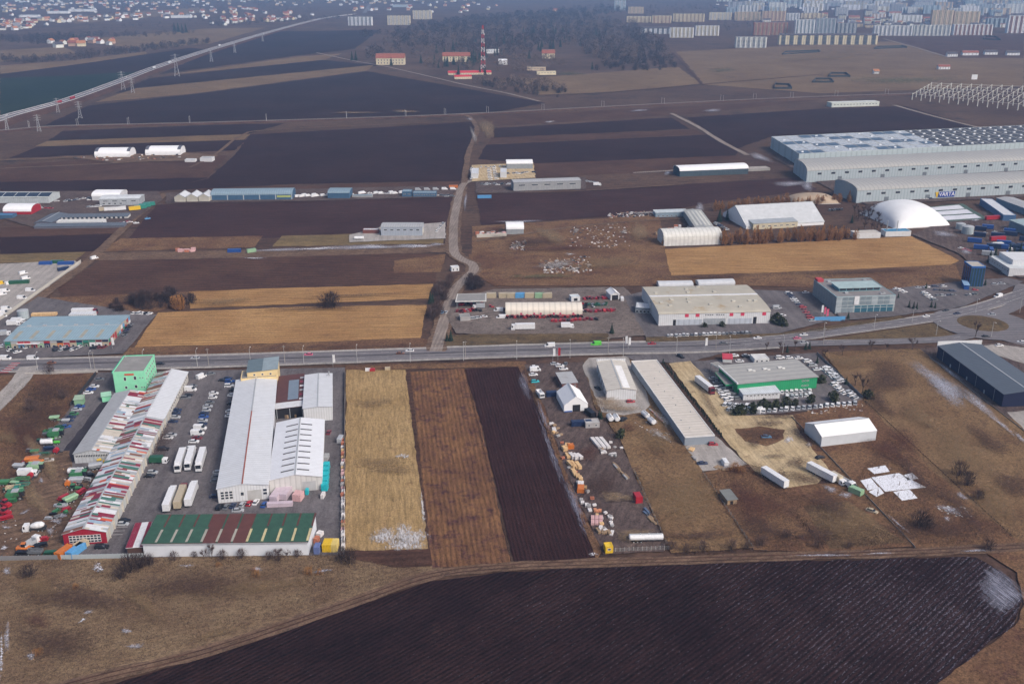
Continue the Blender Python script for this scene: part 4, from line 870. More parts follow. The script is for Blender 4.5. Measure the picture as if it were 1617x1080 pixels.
def tufts(name, px, n, mat, h=(.25, .7), w=.07, seed=1, label=None, clump=0):
    rr = random.Random(seed); mb = MB(); P = scatter_pts(px, n, rr)
    for p in P:
        for j in range(2 if not clump else clump):
            q = p+Vector((rr.uniform(-.35, .35), rr.uniform(-.35, .35), 0)); a = rr.uniform(0, 3.14); hh = rr.uniform(*h); d = Vector((math.cos(a)*w, math.sin(a)*w, 0))
            mb.face([q-d, q+d, q+Vector((rr.uniform(-.3, .3)*hh, rr.uniform(-.3, .3)*hh, hh))])
    o = struct(ob(name, mb.mesh(name, [mat])), 'stuff'); tag(o, label or 'dry winter grass standing over the rough ground', 'grass'); return o
# ---------------------------------------------------------------- near left industrial yard
SHC = [('maroon', (.22, .022, .045)), ('white', (.62, .63, .65)), ('grey', (.34, .36, .38)), ('green', (.06, .16, .13)), ('orange', (.55, .10, .04)), ('cream', (.52, .47, .40)), ('blue', (.28, .38, .48)), ('brown', (.20, .085, .05))]
SHM = {n: M('sheet_'+n, c, r=.5, v=.16, sc=.5, ribs=('Y', .5), stain=([x*.6+.05 for x in c], .40, .5)) for n, c in SHC}
SHW = ['white']*9+['grey']*7+['maroon']*6+['cream']*4+['green']*3+['orange']+['brown']*2+['blue']*2
def patchwork(b, x0, x1, y0, y1, step, key, seed, base='white'):
    """roof of unlike second-hand sheets: strips across the slope, each cut at its own places; runs of one colour repeat"""
    rr = random.Random(seed); y = y0; cur = base; small = {}; n = 0
    while y < y1-.2:
        e = min(y1, y+step*rr.choice((.7, 1, 1, 1.5, 2))); cuts = [0]+sorted(rr.uniform(.15, .85) for _ in range(rr.choice((0, 0, 1, 1, 2))))+[1]
        for a, c in zip(cuts, cuts[1:]):
            col = rr.choice(SHW)
            b.roofpiece(x0+(x1-x0)*a+.02, x0+(x1-x0)*c-.02, y+.02, e-.02, SHM[col], 'roof_sheet', t=.05, lift=rr.uniform(.0, .025), nseg=1); n += 1
        y = e
    return n
A = Bld('patchwork_hall', 'long hall roofed in red, white and green patchwork sheets with a red glazed gable', 'hall', (98.8, 843.6), (167, 839.5), (296, 588), 4.7, M('cream_panel_wall', (.50, .48, .44), v=.1, ribs=('Y', 3.0)), SHM['grey'], 'gabley', 1.9)
wL = A.D*.635
n1 = patchwork(A, -.3, A.L/2-.3, -.3, A.D, .95, 'l', 3); n2 = patchwork(A, A.L/2+.3, A.L+.3, -.3, wL, .95, 'r', 4)
A.roofpiece(A.L/2-.1, A.L+.5, wL, A.D+.3, white_ry, 'white_roof_cover', t=.14, nseg=2)
redw = M('red_gable_cladding', (.30, .012, .03), v=.08, ribs=('X', .6))
mb = MB(); mb.prism([(-.02, .0), (-.02, 4.7), (A.L/2, 6.6), (A.L+.02, 4.7), (A.L+.02, 0)], -.12, -.01, 0, 'y'); A.add('gable_wall', mb, redw)
for r_ in range(3):
    for k in range(9): ob('window', winmesh(1.2, .95), A.root, (A.L*(.13+.74*(k+.5)/9), -.14, 1.0+r_*1.02), 0)
for k in range(16):
    F = A.D; x = F*(.02+.66*(k+.5)/16); w = F*.66/16
    p, r = A.slot('r', x-w*.45, 0, .0); mb = MB(); mb.box(-.15, .15, -.45, 0, 0, 4.6); ob('pilaster', mb.mesh('pilaster', [M('cream_concrete', (.52, .49, .43))]), A.root, p, r)
    p, r = A.slot('r', x, .1); ob('gate', panmesh('gate', round(w*.62, 2), 3.6, M('gate_grey', (.46, .47, .46), v=.12), .08), A.root, p, r)
A.rows('r', 14, 1.6, 1.2, 2.4, .71, .99)
A2b = Bld('grey_lean_hall', 'hall with grey sheet slope and red patchwork slope below the mint green office block', 'hall', (115, 718), (174, 714), (232, 619.5), 4.6, M('pale_grey_wall', (.44, .46, .48), ribs=('X', 1.5)), grey_ry, 'gabley', 1.5)
patchwork(A2b, A2b.L/2+.2, A2b.L+.1, -.3, A2b.D+.3, .95, 'a2', 9)
A2b.rows('f', 20, .55, 1.1, 2.9, .04, .96)
T = Bld('mint_office_block', 'mint green three storey office block with flat grey roof and red sign', 'office block', (177, 588.4), (227.4, 585.6), (243.6, 560.2), 11, mint, felt, 'flat')
for z in (2.2, 5.2, 8.0): T.rows('r', 6, 1.1, 1.5, z, .06, .94)
T.panel('f', .36, .66, 9.0, 9.9, M('red_sign_board', (.55, .07, .04)), 'sign_board')
for x, z, w, h in ((.36, 6.3, 1.2, 1.9), (.68, 6.6, 1.3, 1.9), (.84, 7.3, .6, .6), (.93, 7.3, .6, .6), (.36, 2.2, 1.2, 1.4), (.68, 2.4, 1.3, 1.6), (.86, 2.4, .6, .6), (.94, 2.4, .6, .6)): ob('window', winmesh(w, h), T.root, (T.L*x, 0, z))
mb = MB(); mb.box(-.35, -.03, -.1, T.D+.1, 10.2, 11.15); mb.box(-.35, T.L+.1, T.D+.03, T.D+.3, 10.2, 11.15); T.add('cornice', mb, M('sea_green_trim', (.06, .34, .25)))
mb = MB(); mb.tube((1.2, T.D-2, 10.7), (1.2, T.D-2, 12.2), .18, .18, 8); T.add('chimney', mb, metal)
Sh = Bld('striped_lean_to', 'small lean-to with red and white striped roof beside the green roofed store', 'shed', (200.6, 864), (225, 863), (239, 827), 3.6, M('brown_boards', (.09, .05, .04)), SHM['white'], 'shedx', .5)
for k, c in enumerate(('maroon', 'maroon', 'white', 'white', 'maroon')): Sh.roofpiece(-.3+k*(Sh.L+.6)/5, -.3+(k+1)*(Sh.L+.6)/5-.04, -.3, Sh.D+.3, SHM[c], 'roof_sheet', t=.06)
GR = Bld('green_roofed_store', 'long white walled store with green and brown striped roof by the rough meadow', 'storehouse', (225, 858), (485.5, 855), (499.7, 814.7), 5.6, M('white_render_long', (.62, .65, .70), v=.05, stain=((.50, .52, .56), .30)), M('brown_roof', (.095, .042, .036), v=.14, ribs=('X', .5)), 'shedx', .9)
gsheet = M('green_roof_sheet', (.034, .088, .060), v=.18, ribs=('X', .5)); rsheet = M('russet_roof_sheet', (.105, .040, .034), v=.14, ribs=('X', .5)); skyl = M('yellowed_skylight', (.46, .40, .23), v=.15); skylg = M('grey_skylight', (.30, .29, .25), v=.15)
N = 11; step = (GR.L+.6)/N
for k in range(N):
    x0 = -.3+k*step; mid = 4 <= k <= 6
    GR.roofpiece(x0+.03, x0+step*.88, -.3, GR.D+.3, rsheet if mid else gsheet, 'roof_sheet', t=.06, nseg=1)
    GR.roofpiece(x0+step*.89, x0+step-.0, -.3, GR.D*.55 if not mid else GR.D+.3, gsheet, 'roof_sheet', t=.06, nseg=1)
    if not mid: GR.roofpiece(x0+step*.89, x0+step, GR.D*.55+.04, GR.D+.3, rsheet, 'roof_sheet', t=.06, nseg=1)
    GR.roofpiece(x0+step*.84, x0+step*1.0, .3, GR.D*.46, skyl if k > 5 else skylg, 'skylight', t=.06, lift=.065, nseg=1)
mb = MB(); mb.box(-.3, GR.L+.3, -.5, -.3, 5.35, 5.6); GR.add('gutter', mb, metal)
B = Bld('long_white_warehouse', 'very long white warehouse with low gabled roof and red ridge line', 'warehouse', (343, 770), (423, 765), (437, 596), 6.3, white_w, white_ry, 'gabley', 1.3)
mb = MB(); mb.box(B.L/2-.22, B.L/2+.22, -.36, B.D*.62, 7.86, 7.95); B.add('ridge_flashing', mb, M('rust_red_flashing', (.30, .09, .06)))
for r_ in range(3):
    for k in range(3): ob('window', winmesh(1.35, 1.05, None), B.root, (B.L*(.09+.085*k), 0, 1.7+r_*1.15))
ob('window', winmesh(1.3, 1.6), B.root, (B.L*.48, 0, 2.6)); B.panel('f', .58, .86, 0, 4.6, M('roller_door', (.44, .44, .43), ribs=('X', .4)), 'roller_door')
for r_ in range(2): ob('window', winmesh(1.6, 1.2), B.root, (B.L*.93, 0, 2.2+r_*1.4))
B.rows('l', 18, 2.2, 1.4, 3.0, .03, .97)
YB = Bld('yellow_front_block', 'low yellow rendered front block joined to the long white warehouse', 'building', (380, 598), (437, 594), (438, 582), 8, yel_w, felt, 'flat')
YB2 = Bld('yellow_tower_block', 'yellow rendered block with two tone grey sheet roof beside the main road', 'building', (391, 582), (438, 585), (440, 566), 10.2, yel_w, M('slate_sheet', (.12, .165, .19), ribs=('Y', 1)), 'shedy', .8)
YB2.roofpiece(YB2.L*.5, YB2.L+.36, -.3, YB2.D+.3, M('pale_slate_sheet', (.25, .31, .34), ribs=('Y', 1)), 'roof_sheet')
YB2.rows('f', 3, 1.0, 1.0, 8.3, .1, .9)
CC = Bld('vented_white_hall', 'white gabled hall with dark vent strips across its roof', 'hall', (424, 761), (508, 752), (511.7, 663), 6.0, M('pale_wall', (.56, .55, .54), v=.06, ribs=('X', 2.0)), M('bright_white_roof', (.66, .68, .72), v=.05, ribs=('Y', 1.2)), 'gabley', 1.7)
ventm = M('vent_dark', (.10, .10, .11))
for k in range(9):
    y = CC.D*(.07+.10*k)
    for s_ in (0, 1): CC.roofpiece(CC.L*(.22, .53)[s_], CC.L*(.47, .76)[s_], y, y+.55, ventm, 'roof_vent', t=.25, nseg=1)
CC.panel('f', .62, .88, 0, 4.4, M('hall_door', (.42, .42, .43)), 'sliding_door'); CC.rows('r', 7, 1.6, 1.2, 3.4)
DW = Bld('square_white_hall', 'square white hall beside the brown roofed open shed', 'hall', (479, 642), (524, 642), (524, 590), 6.8, white_w, white_ry, 'gabley', .5)
mb = MB(); mb.tube((DW.L*.9, DW.D-3, 6.5), (DW.L*.9, DW.D-3, 9.4), .28, .28, 8); mb.tube((DW.L*.9-1.4, DW.D-3, 6.9), (DW.L*.9, DW.D-3, 8.6), .2, .2, 8); DW.add('flue', mb, metal)
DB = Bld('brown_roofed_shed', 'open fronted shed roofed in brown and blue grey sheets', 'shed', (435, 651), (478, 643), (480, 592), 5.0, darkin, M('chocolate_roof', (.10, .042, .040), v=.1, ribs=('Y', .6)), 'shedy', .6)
DB.roofpiece(DB.L*.42, DB.L*.82, DB.D*.22, DB.D*.82, M('steel_blue_sheet', (.17, .22, .28), ribs=('Y', .6)), 'roof_sheet'); DB.roofpiece(-.3, DB.L+.3, -.3, DB.D*.16, SHM['white'], 'roof_sheet')
for k in range(6): DB.roofpiece(DB.L*.86, DB.L+.3, DB.D*(.2+.13*k), DB.D*(.2+.13*k)+1.6, SHM[('white', 'maroon', 'grey')[k % 3]], 'roof_sheet')
mb = MB()
for x in (.2, DB.L*.5, DB.L-.4): mb.box(x, x+.25, -.4, -.15, 0, 5)
DB.add('post', mb, metal)
# concrete fence along the meadow: each slab is a part
def fence(a, b, n, h, label, mat, posts=True, name='panel_fence', t=.08, group=None, mats=None):
    P, Q = G(*a), G(*b); d = Q-P; L = d.length/n; ang = math.atan2(d.y, d.x); root = thing(name, label, 'fence', (P.x, P.y, 0), ang, group)
    k = ('fence', round(L, 2), h, mat.name, t)
    if k not in VM:
        mb = MB()
        if mat.name in ('fence_mesh', 'rusty_wire', 'fence_iron'):
            for z in (.25, .55, .9): mb.box(.02, L-.02, -.02, .02, h*z-.025, h*z+.025)
            for q in range(1, 6): mb.box(L*q/6-.015, L*q/6+.015, -.03, -.02, .05, h*.95)
        else: mb.box(.06, L-.06, -t/2, t/2, -.1, h)
        pm = MB(); pm.box(-.09, .09, -.12, .12, -.1, h+.08); VM[k] = (mb.mesh('fence_panel', [mat]), pm.mesh('fence_post', [mat]))
    for i in range(n):
        if n <= 150: ob('fence_panel', VM[k][0], root, (i*L, 0, 0), 0)
        ob('fence_post', VM[k][1], root, (i*L, 0, 0))
    return root
cfm = M('concrete_slab', (.20, .20, .21), v=.15, sc=.5); wfm = M('light_fence_sheet', (.36, .40, .42), v=.1); meshf = M('fence_mesh', (.16, .155, .15), v=.2); ironm = M('fence_iron', (.33, .32, .31))
fence((-60, 887), (92, 884), 26, 2.0, 'dark concrete slab fence between the machine yard and the meadow', cfm)
fence((96, 884), (228, 881), 16, 2.0, 'pale sheet metal fence beside the green roofed store', wfm)
fence((545, 590), (543, 872), 36, 1.9, 'tall plank fence between the warehouse yard and the straw field', M('plank_fence', (.17, .15, .14), v=.2))
fence((965, 872), (1056, 868), 13, 1.7, 'low iron rail fence in front of the white tank trailer', ironm)
fence((1056, 868), (1000, 742), 14, 1.4, 'wire fence between the timber yard and the brown grass plot', meshf)
fence((1250, 660), (1445, 866), 60, .9, 'long low concrete fence past the white hall and the lorries', M('weathered_slab', (.22, .20, .19), v=.2))
fence((1290, 560), (1362, 630), 22, 1.6, 'dark mesh fence behind the rows of dealership cars', cfm)
fence((1363, 632), (1600, 850), 60, .8, 'overgrown wire fence between the two brown meadows', M('rusty_wire', (.065, .04, .034)))
fence((1468, 566), (1640, 700), 40, .8, 'pale low wall beside the navy blue hall', M('weathered_slab', (.22, .20, .19), v=.2))
fence((112, 642), (152, 592), 12, 2.0, 'dark hedge fence beside the mint green office block', darkm)
fence((40, 592), (155, 588), 16, 1.2, 'low post fence along the rough plot by the main road', kerbm)
fence((1110, 748), (1190, 868), 24, 1.3, 'thin wire fence beside the brown grass plot', meshf)
# ---------------------------------------------------------------- centre right plots
WT = Bld('white_storage_tent', 'steep white storage tent with an open doorway', 'tent', (890.6, 652), (928, 649), (915, 627), 3.6, tentwy, tentwy, 'gabley', 4.0, base=True, over=.1)
WT.panel('f', .36, .68, 0, 3.6, darkin, 'doorway'); WT.panel('f', .02, .34, 0, .9, M('blue_tarp', (.06, .12, .33)), 'tarpaulin', .3)
SG = Bld('small_grey_house', 'small house with pale grey flat roof behind the white storage tent', 'house', (886, 603), (912, 604), (902, 588), 3.0, M('rust_wall', (.16, .07, .06)), grey_ry, 'shedx', .3); SG.rows('f', 3, 1, 1, 1.1)
WH = Bld('white_gabled_hall', 'white gabled hall inside the pale concrete loop drive', 'hall', (958.9, 618.4), (1004.7, 615.4), (986.4, 570.6), 5.2, white_w, cream_r, 'gabley', .9)
WH.roofpiece(WH.L*.56, WH.L*.80, WH.D*.03, WH.D*.8, M('fresh_white_sheet', (.70, .70, .70)), 'roof_sheet'); WH.rows('l', 5, 2.4, 3.0, .2, .05, .95, 'gate', winmesh(2.4, 3.0))
mb = MB(); mb.box(-.3, WH.L+.3, WH.D, WH.D+.3, 4.9, 6.6); WH.add('front_parapet', mb, white_w)
LB = Bld('long_flat_store', 'long narrow store with pale flat roof and grey walls beside the conifer row', 'storehouse', (1082, 690.7), (1129, 687), (1037, 567.5), 4.3, M('slate_blue_wall', (.27, .31, .36), v=.08, ribs=('Y', 1.2)), felt_w, 'flat', endw=M('white_coping', (.62, .62, .62)))
for k in range(9): 
    mb = MB(); x = LB.L*R.uniform(.2, .8); y = LB.D*(.1+.09*k); mb.tube((x, y, 4.0), (x, y, 4.5), .25, .25, 8); LB.add('roof_vent', mb, metal)
for k in range(26):
    y = LB.D*(.02+.97*k/26); mb = MB(); mb.box(.35, LB.L-.35, y, y+.10, 4.1, 4.14); LB.add('roof_seam', mb, M('felt_seam', (.45, .40, .35)))
container('dark blue', 918, 668, 8, 'dark blue long container beside the small grey cabin', L=9); container('black', 932, 652, -65, 'black container behind the white storage tent', L=6)
GC = Bld('grey_site_cabin', 'grey flat roofed site cabin beside the dark containers', 'cabin', (925, 668), (947, 667), (945, 660), 2.8, M('cabin_grey', (.36, .35, .35)), M('cabin_roof', (.42, .41, .40)), 'flat'); GC.rows('f', 2, 1.0, .9, 1.1)
container('dark blue', 871, 622, 10, 'dark blue container beside the white storage tent', L=5)
GD = Bld('green_dealership_hall', 'bright green dealership hall with grey roof among rows of white cars', 'dealership', (1165, 606.4), (1291, 595), (1262.7, 568.7), 6.2, green_w, M('dealer_roof', (.33, .33, .32), v=.06, ribs=('Y', 4), stain=((.30, .25, .21), .32, .15)), 'shedx', .5, over=.5)
GD.rows('f', 3, .9, .7, 4.4, .80, .90); GD.rows('f', 3, .9, .7, 1.9, .80, .90)
for k in range(3):
    x = GD.L*(.30+.19*k); y = GD.D*.62; mb = MB(); z = GD.roofz(x, y); mb.box(x-1.0, x+1.0, y-.7, y+.7, z-.1, z+.5); mb.box(x+.7, x+2.2, y-1.6, y-.8, z-.1, z+.35); GD.add('roof_light', mb, M('dome_light', (.62, .62, .6)))
mb = MB(); mb.box(-.55, -.1, -.6, GD.D+.6, 6.25, 7.0); GD.add('fascia', mb, M('white_fascia', (.66, .68, .68)))
GA = Bld('white_service_annex', 'white annex with a lettered front against the green dealership hall', 'annex', (1174, 622.7), (1232, 619.6), (1229, 606), 3.4, white_w, M('annex_roof', (.52, .56, .60), ribs=('X', 1.0)), 'shedx', .5)
GA.rows('f', 9, 1.0, .7, 2.2, .06, .96)
def canopy(name, label, px, h, roofm, postm, t=.5):
    P = [G(*p, h) for p in px]; c = sum(P, Vector())/len(P); root = thing(name, label, 'canopy', (c.x, c.y, 0)); mb = MB(); Q = [(p.x-c.x, p.y-c.y) for p in P]
    mb.loft([[(x, y, h-t) for x, y in Q], [(x, y, h) for x, y in Q]], 0); ob('canopy_roof', mb.mesh('canopy_roof', [roofm]), root)
    top = MB(); top.face([(x*.94, y*.94, h+.02) for x, y in Q]); ob('roof_surface', top.mesh('roof_surface', [felt]), root)
    for x, y in Q: mb = MB(); mb.box(x*.9-.12, x*.9+.12, y*.9-.12, y*.9+.12, -.1, h-t); ob('post', mb.mesh('post', [postm]), root)
    return root
canopy('entrance_canopy', 'green edged flat canopy at the entrance of the dealership', [(1129, 588), (1146, 608), (1159, 607), (1142, 587)], 4.4, green_w, metal)
canopy('white_canopy', 'white flat canopy beside the red roadside kiosk', [(1122, 573), (1136, 581), (1146, 579), (1133, 571)], 5.2, M('canopy_white', (.62, .62, .6)), metal)
GK = Bld('white_kiosk_container', 'white office container behind the green dealership', 'cabin', (1192, 567), (1215, 566), (1212, 558), 2.8, M('kiosk_white', (.60, .61, .62)), M('kiosk_roof', (.55, .55, .55)), 'flat'); GK.rows('f', 3, 1.1, 1.0, 1.0)
RK = Bld('red_kiosk', 'small kiosk with a rounded red roof beside the main road', 'kiosk', (1142, 568), (1156, 567), (1155, 560), 2.4, M('kiosk_white', (.6, .6, .6)), M('red_vault', (.45, .05, .08)), 'archx', 1.0)
HG = Bld('white_arched_tent_hall', 'large white tent hall with grey side walls by the fence', 'tent hall', (1298, 690), (1384.6, 680), (1361, 658), 4.9, M('tent_side', (.50, .53, .57), v=.05), tentw, 'gablex', 2.6, over=.15)
NV = Bld('navy_blue_hall', 'large navy blue hall with slate grey roof near the roundabout', 'hall', (1590, 626), (1661, 620), (1549, 544), 6.7, navy_wy, navy_r, 'gabley', 1.4)
mb = MB(); mb.box(-.4, NV.L+.4, NV.D+.1, NV.D+.5, 5.6, 9.0); NV.add('white_parapet', mb, M('parapet_white', (.62, .63, .64)))
for k in range(7):
    p, r = NV.slot('l', NV.D*(.1+.13*k), 0); ob('door' if k % 2 else 'downpipe', panmesh('door', 1.1, 2.2, M('door_grey', (.30, .31, .34))) if k % 2 else panmesh('downpipe', .15, 6.3, metal), NV.root, p, r)
RS = Bld('dark_tool_shed', 'small grey roofed tool shed on the weedy plot', 'shed', (1146, 786), (1164, 788), (1152, 774), 2.4, oldwood, M('shed_roof', (.16, .17, .165)), 'shedx', .3); RS.panel('f', .3, .6, 0, 1.9, darkin, 'doorway')
# snow covered foundation slabs
fsm = patchmat; slabm = M('slab_snow', (.70, .72, .78), v=.06, stain=((.24, .22, .20), .36, .35)); slabc = M('slab_concrete', (.28, .27, .26))
for i, (pp, lb) in enumerate([([(1375, 755), (1419, 748), (1463, 771), (1397, 778)], 'largest snow covered concrete slab of the foundation'), ([(1369, 741), (1398, 736), (1405, 746), (1380, 750)], 'snow covered slab beside the largest foundation slab'), ([(1410, 778), (1436, 774), (1449, 788), (1424, 792)], 'snow covered slab at the low end of the foundation'), ([(1424, 752), (1440, 748), (1450, 757), (1434, 760)], 'small snowy slab with starter bars'), ([(1358, 760), (1375, 756), (1388, 772), (1370, 776)], 'grey slab beside the pale green container'), ([(1371, 778), (1388, 770), (1396, 780), (1384, 786)], 'thin snowy slab touching the foundation')]):
    P = [G(*q) for q in pp]; c = sum(P, Vector())/4; t = thing('foundation_slab', lb, 'foundation', (c.x, c.y, 0)); mb = MB(); mb.loft([[(p.x-c.x, p.y-c.y, z) for p in P] for z in (-.1, .45)], 0); ob('slab', mb.mesh('slab', [slabc]), t)
    mb = MB(); mb.loft([[((p.x-c.x)*.97, (p.y-c.y)*.97, z) for p in P] for z in (.45, .52)], 0); ob('snow_cover', mb.mesh('snow_cover', [slabm]), t)
    for k in range(6 if i < 1 else 2):
        a, b_ = R.random(), R.random(); q = P[0].lerp(P[1], a).lerp(P[3].lerp(P[2], a), b_)-c; mb = MB()
        for dx in (-.12, .12):
            for dy in (-.12, .12): mb.tube((q.x+dx, q.y+dy, .4), (q.x+dx, q.y+dy, 2.2), .03, .03, 4)
        ob('starter_bars', mb.mesh('starter_bars', [M('rusty_bars', (.09, .05, .04))]), t)
# ---------------------------------------------------------------- north of the main road
MK = Bld('market_hall', 'wide market hall with blue grey roof and brightly painted shop bays', 'market hall', (6.4, 539), (170.7, 535.4), (212, 497.7), 4.5, M('market_wall', (.40, .36, .30)), steel_r, 'gablex', 1.0)
SB = ['green', 'beige', 'light blue', 'beige', 'red', 'pale green', 'dark blue', 'beige', 'orange', 'red', 'beige', 'teal', 'dark green', 'white', 'white', 'beige']
for k, c in enumerate(SB):
    x0, x1 = k/16+.003, (k+1)/16-.003; MK.panel('f', x0, x1, .05, 2.9, paint(c), 'shop_front'); MK.panel('f', x0, x1, 3.0, 4.1, paint(R.choice(('white', 'red', 'silver', 'dark blue', 'teal', 'dark red'))), 'shop_sign', .14)
    p, r = MK.slot('f', MK.L*(x0+x1)/2, .1, .06); ob('window', winmesh(1.5, 1.8), MK.root, p, r)
for k in range(11):
    for r_ in range(2): MK.panel('r', k/11+.01, (k+1)/11-.01, .05+2.1*r_, 2.1+2.1*r_, paint(R.choice(('red', 'beige', 'teal', 'white', 'light blue', 'beige', 'red'))), 'painted_bay')
for k in range(6): MK.roofpiece(MK.L*(.06+.16*k), MK.L*(.06+.16*k)+2.0, MK.D*.06, MK.D*.34, M('rooflight_tan', (.30, .29, .24)), 'skylight', nseg=1)
for k in range(6):
    x = MK.L*(.1+.155*k); y = MK.D*.53; z = MK.roofz(x, y); mb = MB(); mb.box(x-1, x+1, y-.6, y+.6, z-.2, z+.55); MK.add('ridge_vent', mb, metal)
mb = MB(); mb.box(MK.L*.12, MK.L*.34, -1.5, -.05, 3.0, 3.15); MK.add('awning', mb, paint('white'))
def silo(px, py, r, h, label, col='silver', name='storage_silo', group=None):
    p = G(px, py); t = thing(name, label, 'silo', (p.x, p.y, 0), 0, group); mb = MB(); mb.tube((0, 0, -.1), (0, 0, h), r, r, 20); ob('shell', mb.mesh('shell', [M('silo_steel', (.36, .42, .45), r=.45, ribs=('X', .8))]), t)
    mb = MB(); mb.tube((0, 0, h), (0, 0, h+r*.25), r*1.03, .3, 20); ob('cap', mb.mesh('cap', [metal]), t)
    for z in (h*.33, h*.66): mb = MB(); mb.tube((0, 0, z), (0, 0, z+.2), r*1.02, r*1.02, 20, 0, False); ob('hoop', mb.mesh('hoop', [metal]), t)
silo(38, 504, 3.0, 5.4, 'blue grey round steel silo behind the market hall')
silo(1527, 370, 4.2, 6.2, 'round grey tank beside the blue trailers'); silo(1516, 363, 3.4, 5.0, 'smaller pale tank touching the round grey tank')
tw_ = [(0, 506), (128, 417)]; P, Q = G(*tw_[0]), G(*tw_[1])
fence((-40, 536), (128, 415), 70, 2.2, 'long pale concrete wall beside the diagonal lane', M('pale_wall_slab', (.46, .44, .40), v=.1), t=.3, name='concrete_wall')
TL = Bld('white_tarp_lorry_shed', 'low white shelter behind the market hall', 'shelter', (108, 497), (147, 496), (150, 491), 3.4, white_w, white_r, 'flat')
SV = Bld('white_service_works', 'large white works building with weathered grey roof and red emblems', 'works', (1040.6, 496), (1216.7, 492), (1189, 450.5), 7.6, white_w, stainroof, 'archx', 1.6, over=.3)
SV.roofpiece(-.2, SV.L+.2, SV.D*.52, SV.D*.56, paint('white'), 'ridge_strip', t=.2)
for i in range(15):
    x = SV.L*R.uniform(.06, .94); y = SV.D*R.choice((.12, .2, .3, .4, .66, .8, .9)); z = SV.roofz(x, y); mb = MB(); mb.box(x-1, x+1, y-.9, y+.9, z-.4, z+.5); SV.add('roof_vent', mb, M('vent_cream', (.48, .46, .40)))
for x in (.25, .345, .65, .75, .945): SV.panel('f', x-.017, x+.017, 5.4, 7.3, M('red_emblem', (.55, .05, .10)), 'emblem')
for x in (.45, .55): SV.rows('f', 4, .8, .8, 6.0, x-.04, x+.04)
SV.panel('f', .40, .60, .1, 4.2, M('glass_front', (.30, .33, .36), r=.3), 'glass_front'); SV.rows('f', 7, 1.1, 3.3, .4, .41, .59)
for x0, x1 in ((.16, .39), (.62, .84)): SV.panel('f', x0, x1, 0.05, 4.0, M('roller_grey', (.42, .46, .52), ribs=('X', 3)), 'roller_door')
SV.panel('f', .13, .155, .05, 4, darkin, 'doorway'); SV.panel('f', .85, .88, .05, 4.6, darkin, 'doorway')
for (a, b, lb) in (((1041, 456), (1094, 455), 'white barrel store behind the works, nearer the tractor dealer'), ((1104, 454), (1160, 452), 'white barrel store behind the works, nearer the glass office')): Bld('barrel_store', lb, 'store', a, b, b, 1.6, white_w, M('barrel_grey', (.50, .52, .55), v=.08), 'archx', 1.7, base=True, depth=8)
AN = Bld('grey_side_annex', 'grey annex with light roof beside the white works building', 'annex', (1003, 488), (1027, 487), (1028, 478), 4, M('annex_dark', (.14, .17, .20)), M('annex_white_roof', (.55, .57, .6), ribs=('X', 1)), 'flat'); AN.rows('f', 4, 1.6, 1.6, 1)
AN2 = Bld('white_side_tower', 'narrow white block joined to the works building', 'annex', (1026, 480), (1038, 479), (1036, 468), 7, white_w, felt, 'flat'); AN2.rows('f', 1, 1, 4, 1)
OF = Bld('glass_office', 'grey and turquoise glass office building with a roof pavilion', 'office', (1321.4, 469), (1415, 466), (1385.6, 438.4), 10.5, M('office_panel', (.30, .33, .34), v=.06, ribs=('X', 2)), M('office_roof', (.21, .20, .20)), 'flat', endw=M('office_coping', (.24, .38, .42)))
oglass = M('screen_glass', (.20, .25, .28), r=.2, v=.25, spec=.5); oglass2 = M('pale_screen_glass', (.34, .39, .42), r=.2, v=.2, spec=.5); tglass = M('turquoise_glass', (.04, .12, .17), r=.2, spec=.5)
for r_ in range(2):
    for k in range(10):
        if r_ or k < 3: OF.panel('f', k/10+.004, (k+1)/10-.004, (5.2 if r_ else .2), (10.2 if r_ else 4.9), (oglass, oglass2)[(k*7+r_*3) % 3 == 0], 'glass_panel')
for z in (3.4, 5.05, 7.6, 10.1): OF.panel('f', 0, 1, z, z+.22, M('floor_band', (.42, .45, .46)), 'floor_band', .16)
for k in range(7): mb = MB(); x, y = OF.L*R.uniform(.1, .9), OF.D*R.choice((.1, .2, .75, .85)); mb.box(x-1, x+1, y-.8, y+.8, 10.2, 11.2); OF.add('roof_plant', mb, metal)
for k in range(6):
    x0 = .32+k*.11; p, r = OF.slot('f', OF.L*(x0+.055), .3); ob('shop_window', winmesh(OF.L*.1, 4.4, M('turq_frame', (.14, .31, .37)), tglass), OF.root, p, r)
for k in range(9): OF.panel('l', k/9+.01, (k+1)/9-.01, .3, 10, M('side_cladding', (.22, .25, .27), ribs=('X', 1)), 'cladding_panel')
mb = MB(); mb.box(OF.L*.16, OF.L*.86, OF.D*.30, OF.D*.62, 10.3, 12.4); OF.add('roof_pavilion', mb, M('pavilion_turq', (.14, .31, .37)))
for k in range(6): mb = MB(); x = OF.L*(.17+.115*k); mb.box(x+.1, x+OF.L*.105, OF.D*.30-.06, OF.D*.30, 10.7, 12.0); OF.add('pavilion_window', mb, glass)
mb = MB(); mb.box(OF.L*.14, OF.L*.88, OF.D*.27, OF.D*.65, 12.4, 12.6); OF.add('pavilion_roof', mb, M('pavilion_top', (.32, .42, .43)))
mb = MB(); mb.box(0.3, 4, OF.D-5, OF.D-.5, 10.2, 12); OF.add('stair_head', mb, M('stair_red', (.40, .05, .06)))
mb = MB(); mb.box(OF.L*.3, OF.L*.38, -.35, -.1, 5.5, 10.6); OF.add('sign_blade', mb, paint('white'))
BT = Bld('blue_glass_tower', 'blue office tower with dark glass strips beside the roundabout', 'office tower', (1537, 422), (1557, 420.7), (1544.5, 412.5), 14, M('cobalt_cladding', (.02, .085, .30), v=.08), M('tower_roof', (.40, .37, .32)), 'flat', endw=M('cobalt_coping', (.05, .19, .46)))
